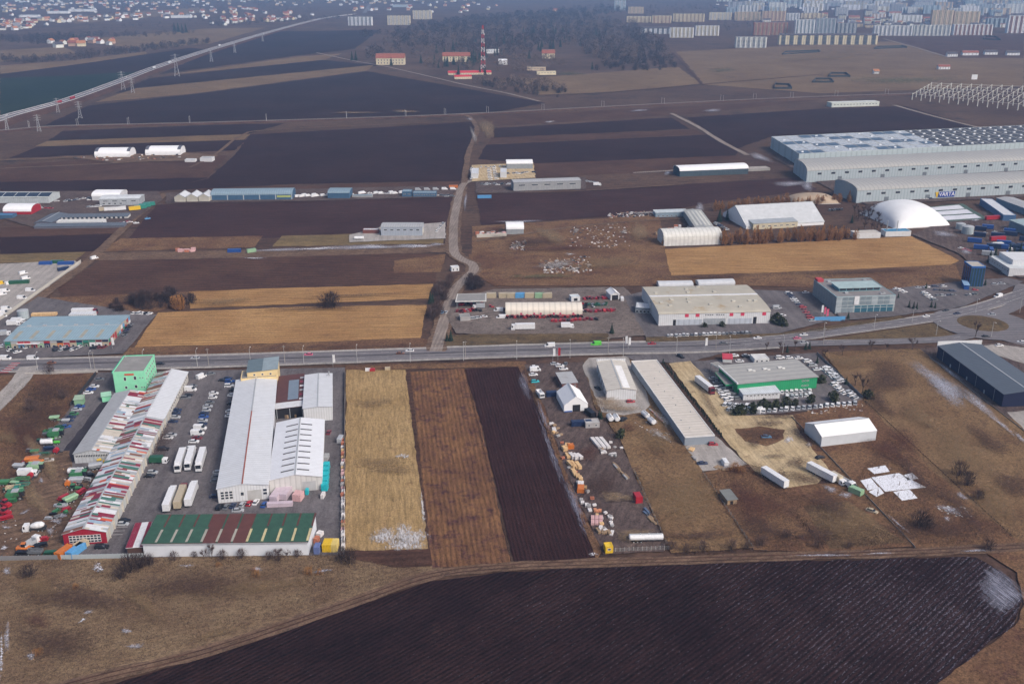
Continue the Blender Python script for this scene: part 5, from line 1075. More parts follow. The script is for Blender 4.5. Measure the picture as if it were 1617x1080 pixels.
for k in range(5): BT.panel('f', k/5+.02, (k+1)/5-.02, .5, 12.8, M('dark_teal_glass', (.025, .055, .075), r=.15, spec=.6), 'glass_strip')
for k in range(4): BT.panel('l', k/4+.03, (k+1)/4-.03, .5, 12.8, M('deep_blue_glass', (.015, .035, .09), r=.15, spec=.6), 'glass_strip')
BX = Bld('blue_side_hall', 'small blue hall at the foot of the blue office tower', 'hall', (1524, 452), (1531, 451), (1527, 444), 3.5, M('cobalt_cladding', (.02, .085, .30)), M('pale_blue_roof', (.20, .32, .48)), 'shedx', .3)
WB = Bld('white_factory_office', 'white stepped office building at the truck yard corner', 'office', (1606, 431), (1660, 424), (1625, 404), 5.5, white_w, M('wb_roof', (.52, .55, .56)), 'flat'); WB.rows('l', 8, 1.2, 1.0, 2.6)
mb = MB(); mb.box(6, WB.L, 9, WB.D-1, 5.2, 8.5); WB.add('upper_storey', mb, white_w)
# tractor dealer
TD = Bld('cream_barrel_tent', 'long cream barrel tent with red machines lined up along it', 'tent', (798.3, 499.5), (919.6, 499), (919.6, 490), 2.2, tentc, tentc, 'archx', 3.6, base=True, over=.05, depth=12)
for k in range(9):
    if k % 3 != 1: TD.panel('f', .19+k*.085, .215+k*.085, .8, 2.1, M('red_print', (.50, .06, .14)), 'red_emblem')
CN = canopy('white_machine_canopy', 'white flat canopy over red farm machines beside the lane', [(719, 476), (768, 475), (768, 463), (722, 464)], 5, M('canopy_white', (.62, .62, .6)), metal)
for i, (x, c, lb) in enumerate(((776, 'beige', 'beige container at the end of the row behind the cream tent'), (795, 'beige', 'beige site container with a blue drum before it'), (808, 'beige', 'beige site container next to its twin'), (821, 'light blue', 'light blue site container behind the cream tent'), (836, 'beige', 'narrow beige container behind the cream tent'), (852, 'pale green', 'pale green site container behind the cream tent'), (864, 'beige', 'beige site container with red goods on top'))): container(c, x, 467, 4, lb, 'site containers behind the cream tent', L=5.6, Hh=3.6)
Bld('small_gable_shed', 'small open white gabled shed on the machine yard', 'shed', (964, 476), (978, 475), (978, 468), 4.2, white_w, tentw, 'gabley', 1.6, base=True, depth=9).panel('f', .15, .85, .05, 3.8, darkin, 'doorway')
Bld('white_guard_hut', 'small white hut behind the cream tent', 'hut', (902, 478), (916, 477), (916, 472), 3.6, white_w, M('hut_roof', (.50, .55, .58)), 'flat', base=True, depth=5).panel('f', .3, .7, 1, 2.6, darkin, 'doorway')
Bld('grey_gatehouse', 'grey flat roofed gatehouse between tractors and cars', 'gatehouse', (727, 509), (743, 508), (743, 503), 3.2, M('gatehouse_wall', (.32, .31, .31)), felt, 'flat', base=True, depth=6)
Bld('white_lane_cabin', 'small white cabin at the bend of the lane', 'cabin', (713, 429), (725, 428), (725, 424), 3, white_w, white_r, 'flat', base=True, depth=4).rows('f', 2, .8, 1.6, .4)
# ---------------------------------------------------------------- middle distance
def B0(name, label, cat, x0, x1, yb, yt, dep, wall, roof, kind='flat', rise=1.0, tilt=0.0, nw=0, wz=.5, group=None, wm=None):
    """building by its front foot line x0..x1 at row yb and eave row yt"""
    h = hm(yb, yb-yt); b = Bld(name, label, cat, (x0, yb), (x1, yb-tilt), (x1, yb-tilt-1), h, wall, roof, kind, rise, .25, True, group, dep)
    if nw: b.rows('f', nw, b.L/nw*.5, max(.9, h*.16), h*wz, .03, .97, mesh=wm)
    return b
g = B0('grey_workshop', 'grey two storey workshop with a pale end wall beside the lane', 'workshop', 602, 667, 373.5, 359, 14, grey_w, grey_r, 'gablex', .8, 0, 6, .62); g.panel('r', .2, .8, .1, 5, M('end_panel', (.50, .47, .40)), 'end_panel')
B0('rust_shelter', 'low rust red shelter beside the grey workshop', 'shelter', 573, 598, 370, 363, 5, M('rust_boards', (.16, .06, .05)), white_r, 'flat')
truck('tank', 'white', 'white', 567, 377, 3, 'white upright tank standing on the grass beside the grey workshop', L=7, name='water_tank')
B0('white_arched_tent', 'white tent with grey ends on the builders yard', 'tent', 800, 827, 371, 362, 14, M('tent_end_grey', (.26, .28, .30)), tentw, 'archx', 3.2, .4)
fence((753, 376), (800, 374), 14, 2.8, 'pale slab wall in front of the builders yard', M('pale_wall_slab', (.46, .44, .40)), t=.3, name='concrete_wall')
l = B0('long_grey_workshop', 'long grey workshop with four dark windows beside a ploughed field', 'workshop', 811, 917, 303, 289, 14, M('mid_grey_wall', (.29, .30, .31), ribs=('X', 1.5)), grey_r, 'gablex', .8, 3.6, 5, .6)
B0('white_striped_tent', 'white tent with grey end bays beside the car dealer lot', 'tent', 800, 841, 268, 259, 14, M('tent_end_grey', (.26, .28, .30)), tentw, 'archx', 2.4, .4)
B0('white_site_office', 'white site office among the parked white cars', 'office', 790, 800, 282, 272, 20, white_w, white_r, 'flat')
B0('white_low_block', 'white low block beside the row of white cars', 'office', 744, 755, 283, 274, 26, white_w, white_r, 'flat')
bl = B0('long_blue_shed', 'long blue shed with pale frames and grey roof beside the ploughed field', 'shed', 334, 462, 317.5, 308.5, 18, blue_w, blue_r, 'archx', 3.0, 1.4)
for k in range(6): bl.panel('f', k/5.05-.004 if k else 0, k/5.05+.008, 0, bl.h, M('frame_pale', (.36, .40, .44)), 'pilaster')
bl.panel('f', .81, .98, 2.4, 4.2, M('lime_stripe', (.36, .42, .14)), 'stripe')
for k, lb in enumerate(('cream gabled store next to the blue drum', 'cream gabled store between its two twins', 'cream gabled store next to the long blue shed')): B0('gabled_store', lb, 'store', 276+19*k, 293+19*k, 320-.4*k, 312-.4*k, 16, M('cream_store', (.46, .44, .38)), white_ry, 'gabley', 2.6)
B0('blue_workshop', 'blue workshop with grey roof among white vans', 'workshop', 518, 552, 314.5, 305, 18, blue_w, blue_r, 'archx', 1.5)
B0('low_blue_office', 'low blue office row beside the lane', 'office', 652, 689, 312, 305, 9, blue_w, blue_r, 'flat', 1, 0, 9); B0('blue_corner_office', 'blue corner office joined to the low blue row', 'office', 635, 650, 312, 303, 10, blue_w, blue_r, 'flat', 1, 0, 2)
B0('grey_wall_store', 'long low grey store beside the blue workshop', 'store', 556, 588, 313, 309, 5, M('mid_grey_wall', (.29, .30, .31)), blue_r, 'flat')
s = B0('solar_roof_hall', 'pale hall with dark solar panels on its roof', 'hall', -60, 78, 322, 312, 22, M('pale_hall_wall', (.42, .46, .48), ribs=('X', 1.6)), M('pale_hall_roof', (.42, .45, .45)), 'gablex', 2.2)
for k in range(7): s.roofpiece(s.L*(.06+.135*k), s.L*(.06+.135*k)+9.5, s.D*.06, s.D*.44, M('solar_cells', (.022, .03, .05), r=.25, v=.2), 'solar_panel', nseg=1)
B0('white_vaulted_hall', 'white vaulted hall behind the two storey workshop', 'hall', 146, 190, 318, 310, 18, white_w, tentw, 'archx', 3)
w2 = B0('two_storey_workshop', 'pale grey two storey workshop with dark windows in two rows', 'workshop', 158, 221, 326, 315, 16, M('pale_grey_two', (.38, .41, .44), ribs=('X', 1.5)), M('pale_roof_two', (.55, .58, .60)), 'gablex', .8, 1.0, 4, .62); w2.rows('f', 4, 2.2, 1.2, 1.6, .03, .6)
B0('red_based_tent', 'white tent with grey bands and red base', 'tent', 6, 50, 340, 334, 18, paint('red'), tentw, 'archx', 4)
B0('blue_low_shed', 'low blue shed at the end of the gravel yard', 'shed', -30, 20, 346, 340, 8, blue_w, M('bright_blue_roof', (.06, .16, .30)), 'flat')
L1 = B0('dark_roofed_stable', 'long dark roofed row with pale wall at the diagonal lane', 'stable', 54, 196, 362, 358.5, 7, M('dark_row_wall', (.12, .12, .15)), M('dark_row_roof', (.105, .125, .155), ribs=('X', 2)), 'shedx', .8, 2)
B0('white_middle_stable', 'white flat roofed block inside the dark roofed courtyard', 'store', 90, 164, 357, 350, 7, white_w, M('cream_flat', (.55, .55, .52)), 'flat', 1, 1)
B0('dark_back_stable', 'dark roofed row with white openings at the back of the courtyard', 'stable', 80, 202, 348, 344, 8, M('row_white', (.50, .50, .50)), M('dark_row_roof', (.105, .125, .155)), 'shedx', .8, 2, 16, .25, None, winmesh(2.2, 1.6))
B0('dark_side_stable', 'dark roofed wing closing the courtyard beside the meadow', 'stable', 55, 82, 356, 352, 30, M('dark_row_wall', (.12, .12, .15)), M('dark_row_roof', (.105, .125, .155)), 'gabley', 1.2)
for k, (x0, x1, yb) in enumerate(((150, 205, 249.5), (230, 285, 246.5))):
    b = B0('barrel_hangar', ('white barrel hangar with dark end bands and earth heaps before it', 'white barrel hangar with dark end bands beside the small white sheds')[k], 'hangar', x0, x1, yb, yb-3, 22, tentw, tentw, 'archx', 6.5, .5)
    for q in (0, .92): b.roofpiece(b.L*q-.3, b.L*(q+.08)+.3, 0, b.D, M('dark_band', (.10, .105, .13)), 'end_band', t=.15, nseg=10)
B0('white_hangar_shed', 'white shed with grey roof beside the barrel hangars', 'shed', 316, 335, 256, 250, 10, white_w, grey_r, 'flat'); B0('small_pump_house', 'small white pump house beside the barrel hangars', 'shed', 292, 308, 256.5, 252.5, 7, white_w, white_r, 'flat')
B0('white_roof_barn', 'long barn with white vaulted roof and dark green front', 'barn', 1073, 1181, 279.5, 270.5, 18, M('dark_barn_wall', (.05, .075, .095), ribs=('X', 2)), tentw, 'archx', 3.2, 4.5)
B0('low_court_shed', 'low pale shed at the end of the long barn', 'shed', 1182, 1216, 271, 267, 10, M('court_wall', (.30, .29, .27)), M('court_roof', (.34, .31, .28)), 'flat', 1, 1.5)
# U shaped riding yard and big tent
u1 = B0('white_riding_hall', 'white vaulted riding hall beside the golden stubble field', 'hall', 1048, 1139, 389, 379, 18, M('riding_white', (.62, .62, .60), ribs=('X', 3)), M('riding_roof', (.58, .58, .55), ribs=('X', 3)), 'archx', 5.5, 3.0)
u2 = Bld('ribbed_wing', 'grey wing with pale roof ribs joining the riding hall', 'wing', (1100, 362), (1128, 360), (1107, 332), 5.5, M('wing_wall', (.30, .31, .31)), M('wing_roof', (.33, .34, .33), ribs=('Y', 5)), 'gabley', .8)
for k in range(4): u2.roofpiece(u2.L*(.12+.22*k), u2.L*(.12+.22*k)+1.6, u2.D*.1, u2.D*.9, M('rib_pale', (.52, .52, .48)), 'roof_rib', nseg=1)
B0('blue_stable_row', 'low blue grey stable row with dark doors', 'stable', 1035, 1086, 343.5, 336.5, 8, M('stable_blue', (.20, .27, .33)), M('stable_roof', (.42, .47, .50)), 'shedx', .6, 1.5, 7, .15)
bt = Bld('large_white_tent_hall', 'very large white pitched tent hall behind russet trees', 'tent hall', (1178, 362), (1301, 355), (1290, 335), 2.5, tentw, M('tent_roof_grey', (.46, .48, .50), v=.08, stain=((.66, .67, .69), .34, .05)), 'gablex', 11, base=True, depth=44)
bf = B0('cream_changing_block', 'cream changing rooms with grey roof along the large tent hall', 'annex', 1189, 1259, 363, 354, 9, M('cream_block', (.50, .45, .33)), M('block_roof', (.30, .33, .36)), 'shedx', 1.0, 4.0, 7, .4)
def dome(name, label, c, rx, ry, h, mat, rot=0, p=2.4, cat='dome'):
    q = G(*c); t = thing(name, label, cat, (q.x, q.y, 0), rot); mb = MB(); n = 28
    def pt(i, j):
        u = -1+2*i/n; v = -1+2*j/n; z = h*((1-abs(u)**p)*(1-abs(v)**p))**.55 if abs(u) < 1 and abs(v) < 1 else 0; return (u*rx, v*ry, z-.05)
    for i in range(n):
        for j in range(n): mb.face([pt(i, j), pt(i+1, j), pt(i+1, j+1), pt(i, j+1)])
    me = mb.mesh('membrane', [mat]); bm = bmesh.new(); bm.from_mesh(me); bmesh.ops.remove_doubles(bm, verts=bm.verts, dist=.001); bm.to_mesh(me); bm.free()
    for f in me.polygons: f.use_smooth = True
    ob('membrane', me, t)
    for s_ in (-1, 1): mb = MB(); mb.box(-rx, rx, s_*ry-.25, s_*ry+.25, 0, .5); ob('ground_beam', mb.mesh('ground_beam', [kerbm]), t)
    return t
domem = M('dome_membrane', (.72, .73, .74), v=.05, sc=.1, stain=((.50, .50, .49), .30, .06), r=.5)
dome('white_air_dome', 'big white inflated sports dome beside the snowy court', (1428, 347), 24, 27, 15, domem, math.radians(12))
dome('dirty_air_dome', 'dirty cream inflated dome behind the russet trees', (1281, 318), 21, 12, 7, M('old_membrane', (.36, .28, .20), v=.2, sc=.1), math.radians(5), 2.6)
B0('boiler_shed', 'white shed with blue roof beside the sports dome', 'shed', 1398, 1438, 374, 366, 9, white_w, M('boiler_blue', (.05, .20, .34)), 'flat', 1, 1); B0('white_club_shed', 'white club shed at the corner of the golden field', 'shed', 1350, 1390, 377, 369, 9, white_w, M('club_roof', (.45, .42, .38)), 'flat', 1, 1)
for x, lb in ((1399, 'thin flue pipe beside the sports dome'), (1415, 'taller flue pipe behind the blue roofed shed')): q = G(x, 372); mb = MB(); mb.tube((0, 0, -.1), (0, 0, 11), .35, .3, 8); mb.tube((0, 0, 11), (0, 0, 11.3), .5, .5, 8); tag(ob('flue_pipe', mb.mesh('flue_pipe', [metal]), None, (q.x, q.y, 0)), lb, 'pipe')
# big grey factory on the right
facw = M('factory_wall', (.36, .42, .45), v=.05, ribs=('X', 3)); facr = M('factory_roof', (.34, .34, .33), v=.05, ribs=('X', 4))
F3 = Bld('front_factory_hall', 'long pale grey factory hall with vaulted roof and a blue lettered sign', 'factory', (1354, 301), (1700, 284.5), (1672, 271), 11, facw, facr, 'archx', 4.0, over=.4)
F2 = Bld('middle_factory_hall', 'long pale grey factory hall with vaulted roof between the others', 'factory', (1275, 270), (1700, 249), (1680, 235), 11, facw, facr, 'archx', 4.5, over=.4, skew=.25)
for F_, n_ in ((F3, 15), (F2, 20)): F_.rows('f', n_, 4.6, 2.2, 6.6, .02, .98); F_.rows('f', n_//3, 4.5, 4.2, .05, .04, .96, 'loading_door', panmesh('loading_door', 4.4, 4.2, M('load_door', (.14, .16, .18))))
F1 = Bld('solar_factory_hall', 'huge factory hall whose flat roof carries snowy solar panels and roof lights', 'factory', (1262, 243), (1700, 221), (1658, 196), 13, M('factory_back_wall', (.40, .47, .49), v=.05, ribs=('X', 6)), M('factory_flat', (.36, .36, .35), v=.15, sc=.1), 'flat', skew=.25, endw=M('fascia_pale', (.50, .56, .56)))
rr = random.Random(3); cells = M('solar_blue', (.05, .085, .14), r=.3, v=.3, sc=.4); cells2 = M('membrane_dark', (.055, .06, .075), v=.25, sc=.2); snowcell = M('snowy_cells', (.40, .44, .48), v=.25, sc=.3, stain=((.10, .15, .22), .42, .4))
nx, ny = 22, 6
for i in range(nx):
    for j in range(ny):
        x0, y0 = F1.L*i/nx, F1.D*j/ny; x = F1.L*(i+.5)/nx
        mt = (snowcell if (i//2+j) % 3 else cells) if x < F1.L*.52 else cells2
        mb = MB(); mb.box(x0+1, x0+F1.L/nx-.5, y0+1, y0+F1.D/ny-.6, F1.h-.2, F1.h-.08); F1.add('solar_panel' if x < F1.L*.52 else 'roof_field', mb, mt)
dl = MB(); dl.loft([[(-1.7, -1.0, 0), (1.7, -1.0, 0), (1.7, 1.0, 0), (-1.7, 1.0, 0)], [(-1.3, -.6, .9), (1.3, -.6, .9), (1.3, .6, .9), (-1.3, .6, .9)]]); dlm = dl.mesh('roof_light', [M('dome_white', (.52, .55, .58))])
for i in range(24):
    for j in range(6):
        if i > 11 or (i+j) % 4 == 0: ob('roof_light', dlm, F1.roof, (F1.L*(i+.5+.3*(j % 2))/25+F1.k*F1.D*(j+.5)/6+R.uniform(-1.5, 1.5), F1.D*(j+.5)/6, F1.h-.1), 0)
# lettered sign
sg = G(1504, 312.5); 
def text_mesh(s, size, mat, ext=.04):
    cu = bpy.data.curves.new('lettering', 'FONT'); cu.body = s; cu.size = size; cu.extrude = ext; cu.align_x = 'CENTER'; cu.align_y = 'CENTER'
    o = bpy.data.objects.new('tmp', cu); C.objects.link(o); dg = bpy.context.evaluated_depsgraph_get(); me = bpy.data.meshes.new_from_object(o.evaluated_get(dg)); bpy.data.objects.remove(o); me.materials.clear(); me.materials.append(mat); return me
lx = (G(1504, 313, 4).x-F3.root.location.x)/math.cos(F3.root.rotation_euler.z); mb = MB(); mb.box(lx-6.5, lx+9.5, -.4, -.1, 1.6, 6.2); F3.add('sign_board', mb, M('sign_blue', (.02, .05, .28)))
mb = MB(); mb.prism([(lx-9.6, 6.2), (lx-6.6, 6.2), (lx-7.6, 1.6), (lx-8.2, 1.6)], -.4, -.1, 0, 'y'); F3.add('sign_emblem', mb, paint('yellow'))
to = ob('lettering', text_mesh('VARTA', 4.9, M('sign_white', (.75, .75, .75)), .06), F3.root, (lx+1.5, -.48, 3.9)); to.rotation_euler = (math.pi/2, 0, 0)
# truck yard buildings
Bld('white_truck_hall', 'long hall with snowy white roof and blue end wall at the truck yard', 'hall', (1587, 341), (1605, 340), (1567, 314), 5.5, M('truck_hall_blue', (.06, .13, .26)), white_ry, 'flat')
Bld('grey_truck_hall', 'grey blue hall behind the snowy roofed truck hall', 'hall', (1640, 337), (1665, 335), (1600, 312), 6, M('truck_grey', (.20, .27, .32)), grey_ry, 'gabley', .8)
Bld('blue_grey_depot', 'blue grey depot hall at the edge of the truck yard', 'depot', (1640, 366), (1690, 362), (1648, 346), 7, M('depot_wall', (.14, .20, .26)), M('depot_roof', (.28, .36, .38)), 'gabley', .8)
# concrete skeleton under construction
CP = [G(*p) for p in ((1440, 158), (1640, 178), (1680, 148), (1470, 140))]; cc = sum(CP, Vector())/4; ske = thing('concrete_skeleton', 'pale concrete column and beam skeleton of an unfinished hall', 'construction', (cc.x, cc.y, 0)); cm_ = MB(); cm_.box(-.6, .6, -.6, .6, -.2, 10); cmesh = cm_.mesh('column', [M('raw_concrete', (.56, .55, .50))]); grid = []
for i in range(14):
    rowp = []
    for j in range(6):
        a = i/13; b_ = j/5; q = CP[0].lerp(CP[1], a).lerp(CP[3].lerp(CP[2], a), b_)-cc; ob('column', cmesh, ske, (q.x, q.y, 0)); rowp.append(q)
    grid.append(rowp)
for i in range(14):
    for j in range(6):
        for (k, l_) in ((i+1, j), (i, j+1)):
            if k < 14 and l_ < 6: mb = MB(); a = grid[i][j]; b_ = grid[k][l_]; mb.tube((a.x, a.y, 8.6), (b_.x, b_.y, 8.6), .32, .32, 4); ob('beam', mb.mesh('beam', [MATS['raw_concrete']]), ske)
B0('green_based_office', 'long low white office with a green hedge line in the far field', 'office', 1313, 1388, 170, 163, 14, M('far_office_wall', (.50, .54, .50)), M('far_office_roof', (.52, .55, .54)), 'flat', 1, 2.4, 14, .45)
# ---------------------------------------------------------------- vehicles
w = 'parked in the middle row of the warehouse yard'
for k, c, x, y in [('car', 'white', 337.5, 620.5), ('hatchback', 'white', 336, 627), ('car', 'grey', 331, 635), ('car', 'silver', 328, 641), ('hatchback', 'silver', 326, 647), ('car', 'dark blue', 322, 652.5), ('car', 'blue', 321.6, 657.5), ('car', 'silver', 320, 663.5), ('car', 'dark blue', 319, 669), ('van', 'white', 316, 676), ('van', 'white', 312, 684), ('car', 'dark red', 311, 691), ('car', 'white', 306, 696.5), ('car', 'white', 301, 707)]: put(k, c, x, y, 3, w)
w = 'parked against the patchwork roofed hall'
for k, c, x, y in [('car', 'grey', 304, 609), ('van', 'white', 301, 615), ('car', 'black', 297, 623.5), ('off-roader', 'grey', 293, 628), ('car', 'dark blue', 279, 647), ('car', 'dark blue', 277, 652), ('car', 'silver', 277, 658), ('car', 'dark blue', 273, 665), ('car', 'silver', 271, 686), ('car', 'white', 265, 690.5), ('off-roader', 'black', 258, 709), ('car', 'black', 236, 751), ('hatchback', 'silver', 241, 745), ('car', 'black', 196, 821), ('car', 'silver', 193.5, 826.5)]: put(k, c, x, y, 2, w)
w = 'parked against the long white warehouse'
for k, c, x, y in [('car', 'black', 352, 600), ('car', 'dark blue', 360, 597), ('off-roader', 'blue', 363, 602), ('off-roader', 'white', 362, 609), ('car', 'black', 369, 615.5), ('car', 'white', 367, 623.5), ('car', 'black', 366, 637), ('car', 'white', 364, 649), ('car', 'white', 363, 656), ('car', 'dark blue', 340, 783), ('car', 'silver', 345, 745), ('car', 'grey', 343, 752), ('car', 'grey', 341, 759)]: put(k, c, x, y, 4, w)
w = 'parked nose in at the gable of the long white warehouse'
for k, c, x, y in [('off-roader', 'black', 347, 800), ('car', 'grey', 357.5, 799.5), ('car', 'dark blue', 368, 797.5), ('hatchback', 'silver', 383, 796), ('hatchback', 'red', 394, 794), ('car', 'white', 404, 792), ('car', 'blue', 417, 796)]: put(k, c, x, y, 84, w)
put('car', 'silver', 375.5, 805, 4, 'standing across the nose of the row at the white warehouse gable'); put('off-roader', 'black', 161, 863, 6, 'parked below the red glazed gable'); put('van', 'white', 318, 595, 60, 'at the warehouse yard entrance'); put('car', 'grey', 333, 590, 20, 'at the warehouse yard entrance')
for i, (x, y) in enumerate(((285.5, 730), (301, 727), (318, 729))): truck('lorry', 'white', 'white', x, y-3, -81, ('white lorry with its cab to the meadow, beside the parked saloon row', 'white lorry standing between two other white lorries', 'white lorry with a high cab beside the long white warehouse')[i])
truck('lorry', 'white', 'white', 268, 792, 97, 'white lorry seen from its rear doors beside the beige one'); truck('lorry', 'dark red', 'beige', 285, 788, 97, 'beige lorry with a dark red cab'); truck('lorry', 'white', 'white', 302, 784, 97, 'white lorry with tarnished rear doors beside the beige one')
truck('boxtruck', 'white', 'dark green', 251, 727, 2, 'white box truck with a dark green cargo box')
# machine yard on the far left
for k, c, x, y, a, lb in [('combine', 'green', 90, 688, 8, 'largest green combine harvester in the machine row'), ('tractor', 'bright green', 86, 699, 5, 'bright green tractor beside a white tank'), ('implement', 'dark blue', 77, 709, 10, 'dark blue seed drill in the machine row'), ('baler', 'red', 89, 713, 0, 'red round baler beside the dirt lane'), ('implement', 'dark green', 70, 718, 10, 'dark green cultivator in the machine row'), ('implement', 'grey', 57, 722, 20, 'grey cultivator at the edge of the weeds'), ('hopper', 'orange', 51, 728, 15, 'orange spreader at the edge of the weeds'), ('hopper', 'orange', 58, 733, -10, 'orange spreader touching the white lorry cab'), ('tractor', 'black', 49, 738, 15, 'black tractor between green machines'), ('combine', 'pale green', 58, 741, 5, 'pale green harvester with its side open'), ('baler', 'red', 48, 753, 0, 'red baler below the white minibus'), ('wagon', 'green', 36, 758, 10, 'green tipping wagon in the machine row'), ('wagon', 'teal', 36, 767, 8, 'teal green wagon below the white boards'), ('wagon', 'beige', 21, 771, 15, 'beige wagon in the machine row'), ('tractor', 'teal', 30, 776, 0, 'teal tractor beside a white roofed cab'), ('combine', 'green', 26, 785, 10, 'low green harvester at the end of the row'), ('implement', 'green', 17, 791, 12, 'green plough frame in the weeds'), ('loader', 'red', 8, 797, 150, 'red loader with a long arm'), ('loader', 'red', 6, 810, 160, 'red loader with its bucket in the snow'), ('implement', 'red', 10, 818, 30, 'red harrow lying beside the loaders'), ('combine', 'green', 126, 753, 10, 'green harvester against the patchwork hall'), ('hopper', 'silver', 121, 761, 5, 'grey tank wagon against the patchwork hall'), ('baler', 'orange', 107, 765, 20, 'orange baler in front of the patchwork hall'), ('tractor', 'green', 120, 771, 5, 'white nosed green tractor by the patchwork hall'), ('implement', 'red', 101, 786, 60, 'red frame beside the grey hopper'), ('hopper', 'pale green', 112, 790, 55, 'large pale green hopper beside red machinery'), ('implement', 'red', 128, 777, 70, 'red harrow leaning on the patchwork hall'), ('implement', 'black', 140, 752, 20, 'black machine frame against the patchwork hall'), ('tractor', 'yellow', 161, 731, 40, 'yellow tractor at the grey hall gable'), ('hopper', 'silver', 152, 738, 20, 'silver hopper at the grey hall gable'), ('loader', 'orange', 41, 867, 5, 'orange loader beside the white tipper truck'), ('implement', 'red', 66, 852, 10, 'red cutter bar beside the white tipper truck'), ('implement', 'dark green', 80, 874, 5, 'dark green harrow along the slab fence'), ('implement', 'black', 35, 874, 0, 'black cultivator along the slab fence'), ('wagon', 'grey', 55, 872, 0, 'grey wagon along the slab fence'), ('implement', 'black', 64, 862, 30, 'black frame below the red cutter bar')]: machine(k, c, x, y, a, lb)
for k, c, x, y, a in [('car', 'white', 76, 726, 20), ('car', 'blue', 104, 673, 8), ('car', 'dark blue', 108, 664, 8), ('car', 'dark blue', 112, 658, 8), ('hatchback', 'green', 117, 653, 8), ('car', 'silver', 121, 646, 8), ('car', 'blue', 126, 641, 8), ('car', 'white', 139.5, 619.5, 8), ('car', 'blue', 144, 614, 8), ('car', 'white', 149, 609.5, 8), ('car', 'grey', 157, 598.5, 8), ('car', 'grey', 170, 624, 8)]: put(k, c, x, y, a, 'parked along the weedy edge of the machine yard')
truck('boxtruck', 'white', 'white', 44, 747, 8, 'white minibus bodied truck in the machine row'); truck('tank', 'white', 'white', 120, 745, 5, 'white tank trailer against the patchwork hall', L=6); truck('tank', 'white', 'white', 74, 699, 5, 'short white tank trailer beside a green tractor', L=5); truck('mixer', 'white', 'white', 54, 833, 187, 'white concrete mixer truck on the muddy yard'); truck('tipper', 'white', 'silver', 49, 857, 68, 'white tipper truck with an empty grey bed')
Bld('green_guard_shed', 'small pale green shed at the edge of the machine yard', 'shed', (118, 641), (132, 640), (130, 632), 3, M('shed_green', (.20, .36, .22)), M('shed_green_roof', (.28, .38, .28)), 'shedx', .4, base=True, depth=4); Bld('mint_porch', 'small mint green porch on the side of the office block', 'porch', (162, 636), (176, 634), (176, 628), 3, mint, M('porch_roof', (.30, .55, .40)), 'shedx', .3, base=True, depth=4)
container('orange', 101, 871, 70, 'rusty container with striped roof at the yard fence', L=6); container('light blue', 120, 869, 72, 'white and blue site container at the yard fence', L=7); container('beige', 127, 861, 60, 'beige container with a slanted lid', L=5)
# goods beside the warehouses
for (x, y, m, lb, a) in [(438, 780, lilacm, 'left stack of lilac wrapped packs at the vented hall', 82), (453, 776, lilacm, 'right stack of lilac wrapped packs at the vented hall', 82)]: stack('pallet', m, x, y, a, 'wrapped_pack_stack', lb, 'stack', None, 9, 3, 2.8)
stack('pallet', lilacm, 442, 796, 5, 'wrapped_pack_stack', 'low row of lilac wrapped packs in front of the vented hall', 'stack', None, 9.5, 2, 1.8); stack('pallet', pinkm, 471, 783, 80, 'brick_pack_stack', 'square stack of pink brick packs at the vented hall', 'stack', None, 4, 3.4, 3); stack('pallet', turqm, 485, 776, 90, 'turquoise_pack', 'single turquoise pack before the hall door', 'pack', None, 2, 1.2, 2.4)
for k in range(5): stack('pallet', turqm, 513+.6*k, 768-8.0*k, 88, 'turquoise_pack', 'tall turquoise pack along the side of the vented hall', 'pack', 'turquoise packs beside the vented hall', 3, 2.4, 3.0)
stack('pallet', M('grey_metal_goods', (.30, .31, .32), sc=1, v=.2), 515, 722, 88, 'metal_goods', 'grey metal goods behind the turquoise packs', 'goods', None, 4, 2, 2)
gm_ = [('pink', pinkm), ('white', wrapm), ('grey', greyblock), ('timber', oldwood), ('brick', brickm), ('timber', lumberm), ('white', wrapm)]
for k in range(34):
    y = 690+k*5.4; nm, m = gm_[R.randrange(7)]
    stack('pallet', m, 541.5+R.uniform(-1, .6), y, 90, 'pallet_stack', f'{nm} goods on a pallet along the plank fence', 'pallet', f'{nm} pallets along the plank fence', R.uniform(1.2, 2.0) if False else 1.6, 1.2, (1.2, 1.6, 2.0)[k % 3])
for k in range(5): stack('pallet', paint('yellow') if k < 3 else M('yellow_cream', (.62, .48, .16)), 513+4.6*k, 861, 88, 'yellow_panel_stack', 'upright yellow panel stack at the corner of the warehouse yard', 'stack', 'yellow panel stacks', 4.4, 1.1, 3.2)
for k in range(2): stack('pallet', M('steel_blue_goods', (.12, .16, .34), sc=1), 499+4.5*k, 866, 88, 'blue_panel_stack', 'blue grey panel stack beside the yellow ones', 'stack', 'blue panel stacks', 3.4, 1.0, 3.0)
stack('pallet', brickm, 500, 852, 80, 'brick_pack_stack', 'red brick pack at the end wall of the green roofed store', 'stack', None, 2.4, 1.6, 2.2); stack('pallet', wrapm, 505, 843, 70, 'wrapped_pack_stack', 'cream wrapped pack at the end wall of the green roofed store', 'stack', None, 2.4, 2, 1.8)
stack('pallet', wrapm, 510, 782, 85, 'wrapped_pack_stack', 'pink and white pack at the corner of the vented hall', 'stack', None, 3, 1.2, 2); put('van', 'silver', 538, 694, 85, 'standing by the plank fence'); put('car', 'dark red', 519, 682, 90, 'behind the vented white hall'); 
for k in range(8): stack(R.choice(('pallet', 'lumber')), R.choice((greyblock, oldwood, darkm, wrapm)), 440+4.6*k, 656+R.uniform(-2, 2), R.uniform(0, 90), 'shed_goods', 'dark goods stacked under the open brown roofed shed', 'goods', 'goods in the open shed', 2, 1.4, 1.8)
